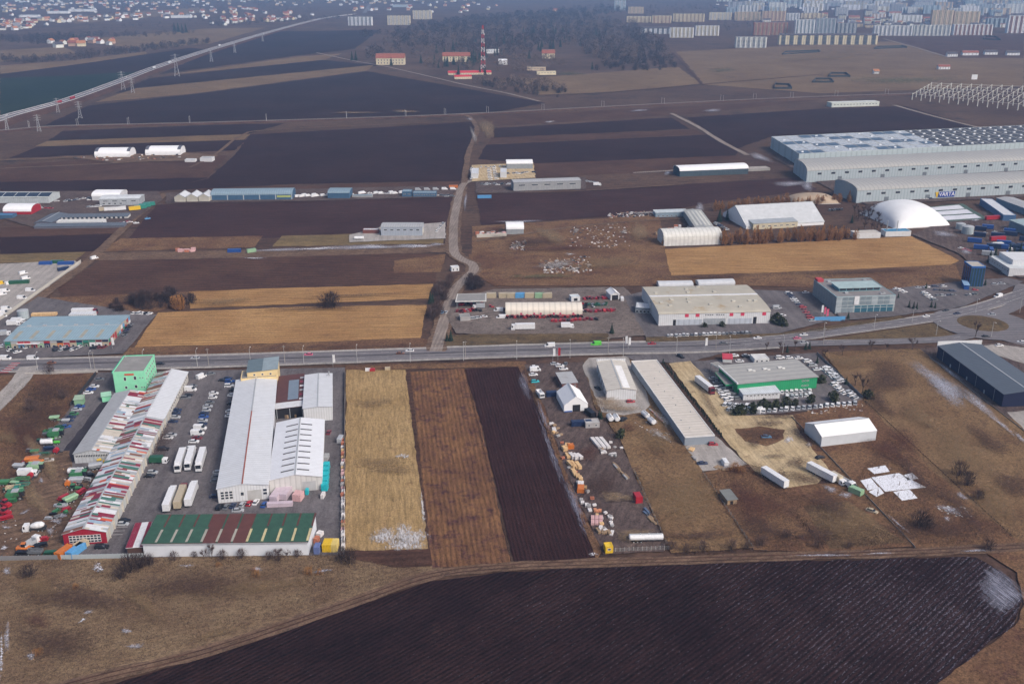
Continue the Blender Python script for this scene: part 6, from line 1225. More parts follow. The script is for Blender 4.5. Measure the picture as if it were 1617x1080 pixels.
# timber yard: gravel strip right of the ploughed strip
def lump(a, b, n, kinds, mats, label, cat, name, group, ang=(60, 80), sz=(2.6, 1.3, 1.2), sp=1.6):
    P, Q = G(*a), G(*b)
    for k in range(n):
        p = P.lerp(Q, (k+.5)/n)+Vector((R.uniform(-sp, sp), R.uniform(-sp, sp), 0)); stack(R.choice(kinds), R.choice(mats), 0, 0, R.uniform(*ang), name, label, cat, group, sz[0], sz[1], R.choice((sz[2], sz[2]*1.3)), p=p)
lump((888, 712), (898, 706), 4, ['lumber'], [lumberm], 'fresh yellow timber stack by the orange bin', 'timber stack', 'timber_stack', 'fresh timber stacks by the orange bin', (80, 110), (3, 1.4, 1.4), .5)
lump((893, 722), (916, 724), 5, ['lumber'], [lumberm, wrapm], 'fresh timber bundle in the widest part of the timber row', 'timber stack', 'timber_stack', 'fresh timber bundles in the timber row', (90, 120), (4, 1.6, 1.3), .5)
lump((898, 736), (916, 738), 4, ['lumber'], [lumberm], 'long fresh timber bundle below the wide row', 'timber stack', 'timber_stack', 'long fresh timber bundles', (95, 115), (5, 1.5, 1.3), .3)
lump((906, 745), (916, 760), 4, ['lumber'], [lumberm, wrapm], 'fresh timber stack above the orange skip', 'timber stack', 'timber_stack', 'fresh timber stacks above the orange skip', (85, 110), (3, 1.6, 1.3), .6)
container('orange', 917, 772, 85, 'orange skip full of white bags beside the timber stacks', L=4, Hh=2.0, name='waste_skip', cat='skip'); stack('pallet', wrapm, 917, 765, 80, 'bag_pile', 'white bags heaped behind the orange skip', 'bags', None, 2.6, 2.2, 2.2); container('orange', 901, 705, 10, 'small orange bin in the timber row', L=2.4, Wd=2, Hh=2.2, name='waste_skip', cat='skip'); container('red', 1007, 786, 100, 'tall red container by the wire fence', L=4.0, Hh=3.0)
lump((869, 668), (884, 690), 9, ['pallet', 'lumber'], [greyblock, wrapm, oldwood], 'grey building goods along the edge of the timber yard', 'goods', 'building_goods', 'grey goods along the timber yard edge', (0, 90), (1.8, 1.2, .9), 1.2)
stack('lumber', lumberm, 874, 683, 60, 'timber_stack', 'single orange timber stack among grey goods', 'timber stack', None, 1.6, 1.3, 1.3)
lump((920, 790), (930, 808), 5, ['pallet'], [greyblock, wrapm], 'grey block pack above the pink packs', 'goods', 'block_pack', 'grey block packs above the pink packs', (80, 100), (1.8, 1.4, 1.0), .8)
for k in range(6): stack('pallet', pinkm, 936+6.5*(k % 3), 818+7*(k//3), 85, 'brick_pack_stack', 'pink wrapped brick pack in the block of six', 'stack', 'pink brick packs', 2.6, 1.3, 1.2)
lump((938, 808), (950, 808), 3, ['pallet'], [M('orange_bricks', (.55, .24, .13), sc=1)], 'orange brick pack beside the pink packs', 'goods', 'brick_pack_stack', 'orange brick packs', (80, 100), (1.6, 1.2, 1.0), .3)
lump((945, 838), (966, 842), 8, ['pallet', 'lumber'], [greyblock, wrapm, oldwood], 'mixed grey goods below the pink packs', 'goods', 'building_goods', 'mixed goods below the pink packs', (70, 110), (3, 1.2, 1.0), 1.0)
lump((958, 810), (968, 832), 8, ['pallet'], [wrapm, greyblock], 'white sacks right of the pink packs', 'sacks', 'sack_pile', 'white sacks by the pink packs', (0, 90), (1.3, 1.1, .8), 1.0)
for k in range(3): stack('lumber', wrapm, 941+7*k, 700-.3*k, 106, 'panel_bundle', 'long white panel bundle lying beside the weeds', 'panels', 'long white panel bundles', 10, 1.5, 1.3)
lump((956, 716), (974, 722), 7, ['lumber', 'pallet'], [greyblock, wrapm], 'grey metal scrap below the white panel bundles', 'scrap', 'scrap_pile', 'scrap below the white panels', (0, 180), (2.2, .9, .8), 1.4); lump((968, 734), (991, 757), 9, ['lumber'], [oldwood, greyblock], 'old timber lying along the wire fence', 'timber stack', 'timber_stack', 'old timber along the wire fence', (100, 125), (3.6, .8, .7), .6); lump((1018, 806), (1032, 828), 5, ['lumber'], [oldwood, M('blue_pipes', (.10, .14, .22))], 'dark pipe bundle along the lower wire fence', 'pipes', 'pipe_bundle', 'pipe bundles by the fence', (100, 125), (4, .9, .8), .4)
# yellow hut, tank trailer
YH = Bld('yellow_hut', 'small bright yellow hut at the gate of the timber yard', 'hut', (956, 875), (968, 874), (968, 868), 2.9, paint('yellow'), M('hut_yellow_roof', (.62, .45, .05)), 'flat', base=True, depth=3); YH.rows('f', 1, 1.2, .9, 1.4)
truck('tank', 'white', 'white', 1020, 850, 2, 'white tank trailer with a red patch behind the iron fence', L=12)
w = 'parked at the top of the gravel yard'
for k, c, x, y, a in [('car', 'white', 844, 579, 10), ('van', 'white', 845, 584, 10), ('car', 'white', 842, 591, 10), ('hatchback', 'turquoise', 845, 602, 15), ('car', 'silver', 876, 574, 8), ('car', 'white', 884, 577, 8), ('car', 'white', 890, 582, 8), ('car', 'grey', 893, 574, 80)]: put(k, c, x, y, a, w)
truck('tipper', 'white', 'white', 853, 622, -75, 'small white truck on the gravel yard'); put('car', 'black', 944, 613, -60, 'beside the white gabled hall'); put('hatchback', 'red', 996, 633.5, 10, 'behind the white gabled hall'); put('off-roader', 'black', 984, 662, 50, 'beside white round tanks'); put('off-roader', 'black', 1075, 563, -60, 'on the asphalt by the main road')
for x, y, a, lb in ((963, 661, 100, 'white round tank standing by a green shrub'), (973, 661, 100, 'white round tank beside a black off-roader'), (1019, 656, 110, 'upper white tank lying among scrap'), (1029, 666, 110, 'lower white tank lying among scrap')): truck('tank', 'white', 'white', x, y, a, lb, L=4.5, name='storage_tank')
for k in range(4): stack('lumber', brickm if k % 2 else greyblock, 1030+4*k, 650+4*k, 110, 'steel_bundle', 'rusty steel bundle beside the long flat store', 'steel', 'rusty steel bundles', 6, .8, .7)
put('hatchback', 'red', 1126, 701, 0, 'at the end wall of the long flat store'); put('car', 'dark blue', 1109, 731, 5, 'on the pale concrete lot'); put('van', 'white', 1144, 731, 95, 'on the pale concrete lot'); put('car', 'light blue', 1210, 689, 0, 'standing alone on the sandy ground', state='single '); put('hatchback', 'black', 1295, 722, 20, 'beside the low concrete fence')
stack('lumber', lumberm, 1092, 710, 60, 'timber_stack', 'orange timber heap at the corner of the concrete lot', 'timber stack', None, 3, 2, 1); lump((1096, 722), (1100, 728), 3, ['pallet'], [greyblock], 'grey scrap beside the dark blue car', 'scrap', 'scrap_pile', 'scrap by the dark blue car', (0, 90), (1.6, 1.2, .9), .5); lump((1128, 738), (1144, 742), 4, ['lumber'], [wrapm, oldwood], 'white boards lying below the concrete lot', 'boards', 'board_pile', 'boards below the concrete lot', (0, 60), (3, 1.4, .5), .8)
truck('lorry', 'dark red', 'white', 1111, 609, -72, 'white lorry with a dark red cab on the sandy track'); truck('trailer', 'white', 'white', 1223, 757, -63, 'white trailer without a cab on the sandy ground'); truck('trailer', 'white', 'white', 1297, 749, -58, 'white trailer parked along the low concrete fence'); truck('boxtruck', 'white', 'beige', 1323, 757, -62, 'white truck with a beige box beside the trailer'); truck('tipper', 'white', 'white', 1337, 762, -62, 'white cab truck nearest the pale green container'); container('pale green', 1352, 775, -50, 'pale green container beside the foundation slabs', L=5); put('car', 'beige', 1377, 806, -42, 'abandoned on the weedy track')
# dealership cars
for a, b, n, ang, w in [((1275, 570), (1290, 583), 3, 8, 'parked in the short row behind the green dealership'), ((1231, 564.5), (1262, 565), 3, 5, 'parked in front of the hedge behind the green dealership'), ((1301, 581), (1326, 602), 9, 10, 'parked in the inner fence row of the dealership'), ((1306, 580), (1332, 601), 9, 10, 'parked in the outer fence row of the dealership'), ((1318, 606), (1333, 620), 4, 30, 'parked at the bend of the dealership fence row'), ((1341, 619), (1350, 628), 3, 30, 'parked at the corner of the dealership fence'), ((1236, 619), (1278, 616), 7, 70, 'parked in the back row below the green wall'), ((1243, 626), (1280, 623), 6, 70, 'parked in the front row below the green wall'), ((1134, 612), (1150, 631), 5, 15, 'parked in the outer column beside the green canopy'), ((1141, 610), (1158, 629), 5, 15, 'parked in the middle column beside the green canopy'), ((1148, 609), (1166, 629), 5, 15, 'parked in the inner column beside the green canopy'), ((1146, 638), (1196, 641), 7, 60, 'parked in the upper row by the sandy track'), ((1151, 646), (1199, 648), 7, 60, 'parked in the lower row by the sandy track'), ((1206, 648), (1350, 636), 17, 70, 'parked behind the evergreen bushes'), ((1127, 597), (1133, 603), 2, 10, 'parked under the edge of the green canopy')]:
    row(a, b, n, ang, w, ('white', 'white', 'white', 'silver') if 'inner column' not in w else ('grey', 'silver', 'white'), ('car', 'hatchback', 'off-roader', 'van') if 'lower row by' in w else ('car', 'hatchback', 'off-roader'))
for c, x, y in (('white', 1168, 570), ('white', 1160, 561), ('silver', 1178, 561), ('black', 1180, 563)): put('car', c, x, y, 5, 'parked beside the red roofed kiosk')
# main road traffic
for k, c, x, y, a, lane_ in [('van', 'white', 52, 566.5, 4, 'on the shoulder before the market hall'), ('van', 'white', 9, 566, 4, 'at the crossing before the market hall'), ('car', 'brown', 81.5, 572.5, 4, 'driving past the market hall'), ('car', 'black', 253, 574.5, 4, 'driving past the mint green block'), ('car', 'silver', 308, 565, 184, 'driving past the brown verge'), ('car', 'pink', 487, 559.5, 184, 'driving past the yellow block'), ('car', 'white', 647, 553.5, 184, 'driving towards the lane junction'), ('car', 'brown', 632, 557.5, 4, 'driving towards the lane junction'), ('van', 'white', 868, 546, 184, 'driving past the tractor dealer'), ('van', 'bright green', 941, 543.5, 184, 'driving past the tractor dealer'), ('car', 'red', 1029, 542.5, 184, 'driving past the white works'), ('car', 'grey', 1143, 541.5, 4, 'driving past the white works'), ('car', 'white', 1196, 533.5, 188, 'driving past the white works'), ('car', 'pink', 1259, 534, 10, 'driving past the green dealership'), ('car', 'white', 1269, 528.5, 190, 'driving past the green dealership'), ('car', 'silver', 1270, 541, 6, 'driving past the green dealership'), ('car', 'white', 1462, 499, 195, 'driving past the glass office'), ('car', 'black', 1494, 490.5, 200, 'driving up to the roundabout'), ('car', 'dark blue', 1511, 495, 200, 'driving into the roundabout'), ('car', 'silver', 1566, 496.5, 170, 'driving round the roundabout'), ('van', 'white', 1576, 468, 205, 'driving past the blue tower'), ('car', 'black', 1557, 531, 5, 'driving round the roundabout'), ('car', 'white', 1613, 540, 150, 'waiting at the side road'), ('car', 'white', 1578, 545, 10, 'parked behind the navy blue hall'), ('car', 'silver', 704, 492.5, 80, 'driving along the lane'), ('car', 'light blue', 698, 493, 260, 'driving along the lane')]: put(k, c, x, y, a, lane_)
# market hall and lots
row((44, 548), (60, 543), 3, 60, 'parked before the left shop bays'); row((85, 553), (115, 551), 7, 55, 'parked before the middle shop bays', jit=1.5); row((88, 546), (112, 545), 6, 70, 'parked close to the shop fronts', jit=1.0); row((120, 550), (132, 545), 3, 70, 'parked before the teal shop bay'); row((146, 549), (164, 548), 4, 75, 'parked at the last shop bays', ('black', 'grey', 'dark red')); row((18, 553), (28, 556), 3, 40, 'parked by the left end of the market hall'); row((196, 530), (206, 513), 5, 70, 'parked along the painted side wall', ('black', 'dark blue', 'grey')); row((212, 494), (236, 495), 6, 70, 'parked behind the market hall', ('white', 'white', 'black', 'silver')); row((5, 547), (10, 543), 2, 30, 'parked at the end of the shop row')
for x, y in ((22, 511), (29, 507)): truck('boxtruck', 'white', 'white', x, y, 8, 'white box truck beside the round silo', 'box trucks beside the silo')
truck('lorry', 'dark red', 'white', 131, 494, 4, 'white lorry with a red cab behind the market hall', L=12); truck('boxtruck', 'white', 'silver', 6, 527, 20, 'pale box truck at the left end of the market hall')
stack('lumber', lumberm, 70, 497, 5, 'timber_stack', 'orange timber pile behind the market hall', 'timber stack', None, 14, 3, 2)
w = 'on the pale lot behind the long concrete wall'
for k, c, x, y, a in [('van', 'white', 37, 432, 50), ('van', 'white', 41, 440, 50), ('van', 'white', 15, 448, 60), ('van', 'white', 48, 459, 4), ('van', 'white', 35, 471, 4), ('van', 'white', 8, 460, 30), ('van', 'white', 3, 465, 30), ('van', 'white', 10, 488, 20), ('van', 'white', 6, 494, 20), ('van', 'white', 3, 500, 20), ('van', 'yellow', 2, 448, 40)]: put(k, c, x, y, a, w)
container('dark green', 30, 446, 10, 'dark green container on the pale lot', L=12); container('blue', 72, 416, 5, 'blue container by the olive field', L=8); container('dark green', 90, 414, 5, 'green container by the olive field', L=8); container('blue', 104, 416, 5, 'blue container at the top of the concrete wall', L=10); container('dark blue', 100, 425, 40, 'dark blue container against the concrete wall', L=7)
# tractor dealer machines
for i, (a, b, n, lb, kinds) in enumerate([((722, 482), (762, 481), 10, 'red farm machine under the white canopy', ['tractor', 'implement', 'loader']), ((720, 494), (760, 492), 8, 'red or dark machine before the white canopy', ['implement', 'tractor']), ((800, 503), (918, 502), 30, 'small machine lined up along the cream tent', ['tractor', 'implement']), ((868, 509), (944, 506), 12, 'red implement on the asphalt before the cream tent', ['implement', 'baler']), ((922, 494), (972, 492), 10, 'red machine at the end of the cream tent', ['implement', 'tractor', 'baler']), ((922, 484), (960, 483), 7, 'dark machine beside the cream tent', ['implement', 'wagon']), ((920, 474), (958, 473), 8, 'red machine behind the cream tent', ['implement', 'tractor'])]):
    P, Q = G(*a), G(*b)
    for k in range(n):
        c = R.choice(['red', 'red', 'dark red', 'black']) if i != 5 else R.choice(['black', 'grey', 'dark green']); q = P.lerp(Q, (k+.5)/n); kind = R.choice(kinds); t = machine(kind, c, 0, 600, R.uniform(60, 110), f"{c} {kind} {lb.split('machine ')[-1].split('implement ')[-1]}", f"{lb}", .85); t.location = (q.x+R.uniform(-.6, .6), q.y+R.uniform(-.8, .8), 0)
truck('lorry', 'white', 'white', 829, 518, 183, 'white lorry with lilac lettering before the cream tent', L=11); truck('boxtruck', 'white', 'white', 896, 515, 3, 'white truck beside the main road lawn'); put('van', 'white', 787, 490.5, 180, 'at the left end of the cream tent'); put('van', 'white', 791, 501.5, 180, 'in front of the cream tent'); truck('boxtruck', 'white', 'silver', 756, 484, 180, 'silver box truck beside the machine canopy'); put('van', 'white', 982, 473, 90, 'beside the small gabled shed'); row((748, 503), (764, 500), 3, 10, 'parked beside the grey gatehouse', ('white', 'silver'))
# works lots
row((1245, 463), (1262, 481), 7, 6, 'parked in the row beside the white works', ('white', 'silver', 'dark blue', 'white')); row((1268, 485), (1282, 506), 6, 12, 'parked below the glass office', ('black', 'dark red', 'red', 'white', 'silver')); row((1226, 487), (1236, 498), 2, 5, 'standing on the works forecourt', ('white', 'silver')); put('van', 'silver', 1227, 486.5, 8, 'standing on the works forecourt'); row((1273, 462), (1278, 461), 1, 5, 'parked behind the works lot', ('white',)); row((1055, 530), (1185, 525), 22, 75, 'parked nose in along the works hedge', ('white', 'white', 'grey', 'silver')); 
row((1415, 456), (1428, 461), 3, 20, 'parked at the corner of the glass office', ('white',)); row((1460, 463), (1476, 474), 5, 10, 'parked in the first lane of the tower lot', ('white', 'white', 'grey')); row((1450, 454), (1490, 452), 4, 8, 'parked in the back row of the tower lot'); row((1478, 458), (1504, 460), 4, 8, 'parked in the middle row of the tower lot'); row((1482, 467), (1506, 466), 4, 8, 'parked in the lower row of the tower lot'); row((1526, 466), (1542, 464), 4, 55, 'parked before the blue office tower', ('silver', 'grey', 'dark blue')); row((1572, 449), (1582, 448), 2, 350, 'parked right of the blue office tower', ('white', 'silver'))
put('hatchback', 'red', 1540, 458, 0, 'under the blue office tower')
# truck yard
for i in range(34):
    x = R.uniform(1520, 1660); y = R.uniform(352, 405)
    if y > 395 and x < 1555: continue
    if y < 375 and 1505 < x < 1545: continue
    c = R.choice(['blue', 'blue', 'dark blue', 'blue', 'silver', 'red'] if i % 9 == 0 else ['blue', 'blue', 'dark blue']); truck('trailer', 'blue', c, x, y, R.choice((-22, -20, -24, 70)), f'{c} trailer in the crowded truck yard', 'trailers in the truck yard', L=R.choice((8.0, 9.5)))
for x, y, c in ((1567, 346, 'red'), (1575, 379, 'red')): truck('trailer', 'red', c, x, y, 10, 'red trailer standing among blue ones in the truck yard', 'red trailers in the truck yard', L=12)
truck('tank', 'white', 'silver', 1578, 386, 12, 'pale tank trailer in the truck yard', L=13)
for k in range(8): truck('boxtruck', 'white', 'dark blue', 1592+6.6*k, 392-.6*k, -80, 'white cabbed truck in the neat row of the truck yard', 'white cabbed trucks in a row')
row((1555, 368), (1617, 360), 5, 20, 'parked between the trailers', ('white', 'silver')); row((1518, 392), (1530, 396), 3, 10, 'parked on the snowy corner of the truck yard', ('white', 'red'))
# middle distance vehicles
row((470, 310), (515, 309), 9, 30, 'parked beside the long blue shed', ('white',), ('van',), False, 3); row((560, 306), (632, 305), 16, 30, 'parked beside the blue workshop', ('white',), ('van', 'car'), False, 3); row((660, 300), (716, 299), 5, 5, 'parked behind the low blue office', ('white', 'silver'), ('van',), False); row((692, 308), (714, 310), 7, 10, 'parked at the end of the low blue office', ('silver', 'white', 'grey'), full=False, jit=2)
for a, b in (((746, 266), (746, 282)), ((772, 266), (774, 284)), ((780, 265), (784, 283))): row(a, b, 8, 5, 'parked on the sandy dealer lot', ('white',), full=False)
row((760, 264), (796, 263), 6, 90, 'parked along the top of the sandy lot', ('white', 'silver'), full=False); row((805, 274), (842, 273), 9, 40, 'parked before the striped tent', ('white', 'dark blue', 'silver', 'grey'), full=False, jit=3); row((758, 292), (806, 290), 14, 20, 'parked on the dark yard beside the lane', full=False, jit=4); container('orange', 716, 295, 5, 'orange container beside the lane', L=8); container('light blue', 765, 311, 5, 'long pale container at the field corner', L=12); row((928, 286), (940, 288), 3, 10, 'parked at the end of the long grey workshop', full=False); truck('boxtruck', 'white', 'white', 943, 291.5, 5, 'white truck at the end of the long grey workshop')
for i, c in enumerate(('orange', 'white', 'white', 'white')): truck('trailer', 'white', c if c != 'orange' else 'beige', 166+8*i, 332-.3*i, 20, 'pale trailer in the row behind the dark stables', 'trailers behind the stables', L=9)
truck('trailer', 'yellow', 'yellow', 213, 331, 25, 'yellow trailer at the yard corner', L=9); 
for i in range(3): truck('trailer', 'blue', 'teal', 222+7*i, 329-2.4*i, 30, 'blue green trailer at the yard corner', 'blue green trailers at the yard corner', L=9)
row((95, 317), (145, 314), 12, 30, 'parked between the pale halls', full=False, jit=4); row((140, 327), (156, 326), 6, 60, 'parked before the two storey workshop', ('white', 'silver', 'grey'), full=False); row((60, 328), (80, 329), 4, 10, 'parked beside the red based tent', ('white', 'red', 'white'), full=False); row((188, 354), (204, 350), 6, 20, 'parked at the lane end of the stables', ('red', 'dark red', 'white'), full=False, jit=2); put('car', 'white', 215, 352, 30, 'standing on the diagonal lane'); put('car', 'light blue', 233, 345, 30, 'driving on the diagonal lane'); put('van', 'white', 149, 408, 60, 'parked at the field corner of the diagonal lane')
row((690, 365), (700, 353), 4, 80, 'parked beside the grey workshop', ('white', 'silver'), full=False); row((1130, 352), (1148, 362), 6, 20, 'parked between wing and tent hall', ('silver', 'grey', 'dark blue'), full=False); row((1310, 332), (1330, 330), 6, 70, 'parked behind the tent hall', ('black', 'grey'), full=False); row((1380, 316), (1470, 314), 14, 10, 'parked before the front factory hall', ('white', 'dark blue', 'silver'), full=False); row((1290, 285), (1330, 284), 3, 5, 'parked at the middle factory hall', ('white',), full=False)
container('blue', 370, 396, 5, 'blue container on the snowy strip', L=9); container('pale green', 397, 396, 30, 'pale container on the snowy strip', L=6)
lump((282, 398), (306, 397), 8, ['pallet', 'lumber'], [pinkm, brickm], 'pink goods on the snowy strip', 'goods', 'building_goods', 'pink goods on the snowy strip', (0, 40), (3, 2, 1.8), 2)
# motorway traffic
for k, (t_, off, kind, c) in enumerate([(.13, 4, 'car', 'white'), (.22, 4, 'car', 'silver'), (.30, -5, 'truck', 'red'), (.36, 5, 'car', 'white'), (.44, 5, 'car', 'white'), (.50, -5, 'truck', 'white'), (.54, -5, 'truck', 'white'), (.58, 5, 'car', 'white'), (.63, -4, 'car', 'dark blue'), (.70, 5, 'truck', 'white'), (.76, 4, 'car', 'white'), (.82, -4, 'car', 'white'), (.27, -5, 'truck', 'red')]):
    i = int(t_*(len(motP)-1)); p = motP[i]; d = (motP[i+1]-p).normalized(); nn = Vector((-d.y, d.x, 0)); q = p+nn*off; a = math.degrees(math.atan2(d.y, d.x))+(0 if off < 0 else 180); q.z += .02
    if kind == 'truck': truck('lorry', c, 'white' if c == 'white' else 'red', 0, 0, a, f'{c} lorry driving on the raised motorway', 'lorries on the motorway', at=q)
    else: vehicle('car', c, q, a, 'driving on the raised motorway', False)

# crowded machine rows: more of the same old iron
for k in range(34):
    t_ = R.random(); q = G(112, 662).lerp(G(8, 800), t_)+Vector((R.uniform(-7, 2), R.uniform(-2, 2), 0)); c = R.choice(('green', 'dark green', 'black', 'grey', 'pale green', 'red', 'silver', 'orange')); kd = R.choice(('implement', 'implement', 'wagon', 'hopper', 'tractor')); m_ = machine(kd, c, 0, 600, R.uniform(-20, 30), f'old {c} {kd} crowded into the machine row by the weeds', 'old machines crowded by the weeds', R.uniform(.6, .85)); m_.location = (q.x, q.y, 0)
for k in range(22):
    t_ = R.random(); q = G(150, 742).lerp(G(102, 820), t_)+Vector((R.uniform(-6, 1), R.uniform(-2, 2), 0)); c = R.choice(('green', 'dark green', 'black', 'grey', 'red', 'silver', 'dark blue')); kd = R.choice(('implement', 'implement', 'wagon', 'baler')); m_ = machine(kd, c, 0, 600, R.uniform(-20, 90), f'old {c} {kd} standing against the patchwork hall', 'old machines against the patchwork hall', R.uniform(.55, .8)); m_.location = (q.x, q.y, 0)
for k in range(24):
    q = G(722, 496).lerp(G(960, 486), R.random())+Vector((0, R.uniform(-9, 10), 0)); c = R.choice(('red', 'dark red', 'black', 'grey', 'silver')); kd = R.choice(('implement', 'tractor', 'wagon')); m_ = machine(kd, c, 0, 600, R.uniform(0, 180), f'{c} {kd} set out on the tractor dealer yard', 'machines set out on the tractor dealer yard', R.uniform(.6, .8)); m_.location = (q.x, q.y, 0)
lump((752, 372), (798, 370), 14, ['pallet', 'lumber'], [brickm, wrapm, greyblock, pinkm], 'building goods behind the pale slab wall', 'goods', 'building_goods', 'goods behind the pale slab wall', (0, 90), (3, 2, 1.8), 3)
lump((1040, 372), (1090, 358), 12, ['pallet', 'lumber'], [brickm, wrapm, greyblock, oldwood], 'yard goods beside the riding hall', 'goods', 'building_goods', 'goods beside the riding hall', (0, 90), (3, 2, 1.6), 6)
lump((935, 716), (985, 700), 8, ['pallet'], [wrapm, greyblock, oldwood], 'loose pack on the open gravel of the timber yard', 'goods', 'building_goods', 'loose packs on the gravel', (0, 90), (1.4, 1.1, .8), 4)
lump((880, 700), (960, 850), 16, ['pallet', 'lumber'], [wrapm, greyblock, lumberm, brickm], 'odd pack beside the row of timber stacks', 'goods', 'building_goods', 'odd packs beside the timber row', (0, 90), (1.6, 1.1, .9), 2.2)
# ---------------------------------------------------------------- street furniture
lampmesh = MB(); lampmesh.tube((0, 0, -.1), (0, 0, 9), .14, .09, 8); polem = lampmesh.mesh('pole', [M('lamp_post_grey', (.42, .42, .42))]); ar = MB(); ar.tube((0, 0, 8.8), (0, -1.8, 9.3), .06, .05, 6); arm = ar.mesh('arm', [MATS['lamp_post_grey']]); hd = MB(); hd.box(-.18, .18, -2.6, -1.7, 9.22, 9.42); headm = hd.mesh('lamp_head', [M('lamp_head', (.5, .5, .5))])
def lamp(px, py, rz, where):
    p = G(px, py); t = thing('street_lamp', f'grey street lamp {where}', 'street lamp', (p.x, p.y, 0), rz, 'street lamps '+where); ob('pole', polem, t); ob('arm', arm, t); ob('lamp_head', headm, t)
for x in range(60, 1240, 84): lamp(x, 578+ (585-578)*(0) - (x-60)*.024 + 7.5, math.pi, 'along the main road')
for x, y in ((1300, 533), (1380, 520), (1440, 510), (1478, 530), (1565, 533), (1610, 494), (1540, 495)): lamp(x, y, 0, 'around the roundabout')
tallp = MB(); tallp.tube((0, 0, -.1), (0, 0, 10), .16, .12, 8); tallp.box(-.9, .9, -.06, .06, 9.2, 9.4); tallm = tallp.mesh('pole', [M('concrete_pole', (.30, .28, .26))])
def wire(a, b, name, label, r=.035, sag=1.2):
    mb = MB(); pts = [a.lerp(b, k/8)+Vector((0, 0, -sag*4*(k/8)*(1-k/8))) for k in range(9)]
    for p, q in zip(pts, pts[1:]): mb.tube(p, q, r, r, 3, 0, False)
    return mb
wp = [(-40, 590), (150, 584), (330, 579), (450, 574), (735, 567), (960, 560), (1130, 552), (1300, 545)]
prev = None
for i, (x, y) in enumerate(wp):
    p = G(x, y); t = thing('utility_pole', 'concrete utility pole carrying two cables beside the main road', 'utility pole', (p.x, p.y, 0), .05, 'utility poles beside the main road'); ob('pole', tallm, t)
    if prev is not None:
        for off in (-.8, .8):
            mb = wire(prev+Vector((0, off, 9.4)), p+Vector((0, off, 9.4)), '', ''); tag(ob('overhead_cable', mb.mesh('overhead_cable', [darkm])), 'dark overhead cable strung along the main road', 'cable', 'overhead cables along the main road')
    prev = p
# flag poles and roadside signs
for x, y, c, lb in ((873, 570, 'white', 'white flag on a pole by the gravel yard'), (881, 569, 'red', 'red banner on a pole by the gravel yard'), (1296, 500, 'white', 'white flag before the glass office'), (1300, 503, 'pink', 'pink flag before the glass office'), (1304, 506, 'pink', 'second pink flag before the glass office'), (987, 550, 'white', 'tall white banner by the main road'), (992, 552, 'white', 'narrow white banner by the main road'), (178, 552, 'white', 'white banner at the corner of the market lot'), (526, 580, 'white', 'white banner at the warehouse road entrance'), (1113, 553, 'white', 'white banner by the asphalt lot')):
    p = G(x, y); t = thing('banner', lb, 'banner', (p.x, p.y, 0), .1); mb = MB(); mb.tube((0, 0, -.1), (0, 0, 7), .07, .05, 6); ob('pole', mb.mesh('pole', [metal]), t); mb = MB(); mb.loft([[(.05, -.02, 2.6), (1.3, .1, 2.6), (1.3, .13, 2.6), (.05, .01, 2.6)], [(.05, -.02, 6.9), (1.2, -.1, 6.9), (1.2, -.07, 6.9), (.05, .01, 6.9)]]); ob('cloth', mb.mesh('cloth', [paint(c)]), t)
mb = MB(); p = G(1310, 507); t = thing('blue_forecourt_sign', 'long low blue sign wall before the glass office', 'sign', (p.x, p.y, 0), .08); mb.box(-9, 9, -.2, .2, -.1, 2.6); ob('board', mb.mesh('board', [paint('light blue')]), t)
for x, y, c, lb in ((581, 585, 'white', 'white skip bin at the head of the straw field'), (612, 583, 'beige', 'beige sign plate at the head of the straw field'), (588, 585, 'red', 'red bin at the head of the straw field')): container(c, x, y-1, 5, lb, L=2.4, Wd=1.4, Hh=1.6, name='roadside_bin', cat='bin')
# ---------------------------------------------------------------- pylons and catenary masts
def pylon(px, py, hpx, label):
    p = G(px, py); h = hm(py, hpx); t = thing('lattice_pylon', label, 'pylon', (p.x, p.y, 0), .4, 'power pylons along the motorway'); mb = MB(); w0, w1 = h*.11, h*.02; n = 7; r = .28
    lv = [(h*k/n, w0+(w1-w0)*(k/n)**.7) for k in range(n+1)]
    for (z0, a), (z1, b) in zip(lv, lv[1:]):
        for sx, sy in ((1, 1), (1, -1), (-1, -1), (-1, 1)): mb.tube((sx*a, sy*a, z0), (sx*b, sy*b, z1), r, r, 4, 0, False)
        for (sx, sy), (tx, ty) in (((1, 1), (1, -1)), ((1, -1), (-1, -1)), ((-1, -1), (-1, 1)), ((-1, 1), (1, 1))): mb.tube((sx*a, sy*a, z0), (tx*b, ty*b, z1), r*.6, r*.6, 3, 0, False)
    ob('tower', mb.mesh('tower', [M('pylon_steel', (.30, .31, .33))]), t)
    for z in (.66, .80, .93): mb = MB(); mb.tube((-h*.2, 0, h*z), (0, 0, h*z+.8), r*.8, r, 4); mb.tube((h*.2, 0, h*z), (0, 0, h*z+.8), r*.8, r, 4); ob('cross_arm', mb.mesh('cross_arm', [MATS['pylon_steel']]), t)
for x, y, h in ((12, 207, 24), (62, 208, 26), (92, 178, 22), (127, 187, 26), (195, 142, 28), (210, 147, 24), (280, 121, 34), (334, 98, 20), (371, 84, 16), (415, 66, 12)): pylon(x, y, h, 'steel lattice pylon beside the raised motorway')
mm = MB(); mm.tube((0, 0, 0), (0, 0, 8.5), .22, .16, 6); mastm = mm.mesh('mast', [M('mast_grey', (.36, .36, .36))]); ma = MB(); ma.tube((0, 0, 7.4), (0, -3.2, 7.8), .09, .09, 4); ma.tube((0, 0, 6.4), (0, -3.0, 7.6), .07, .07, 4); maam = ma.mesh('bracket', [MATS['mast_grey']])
acc = 0
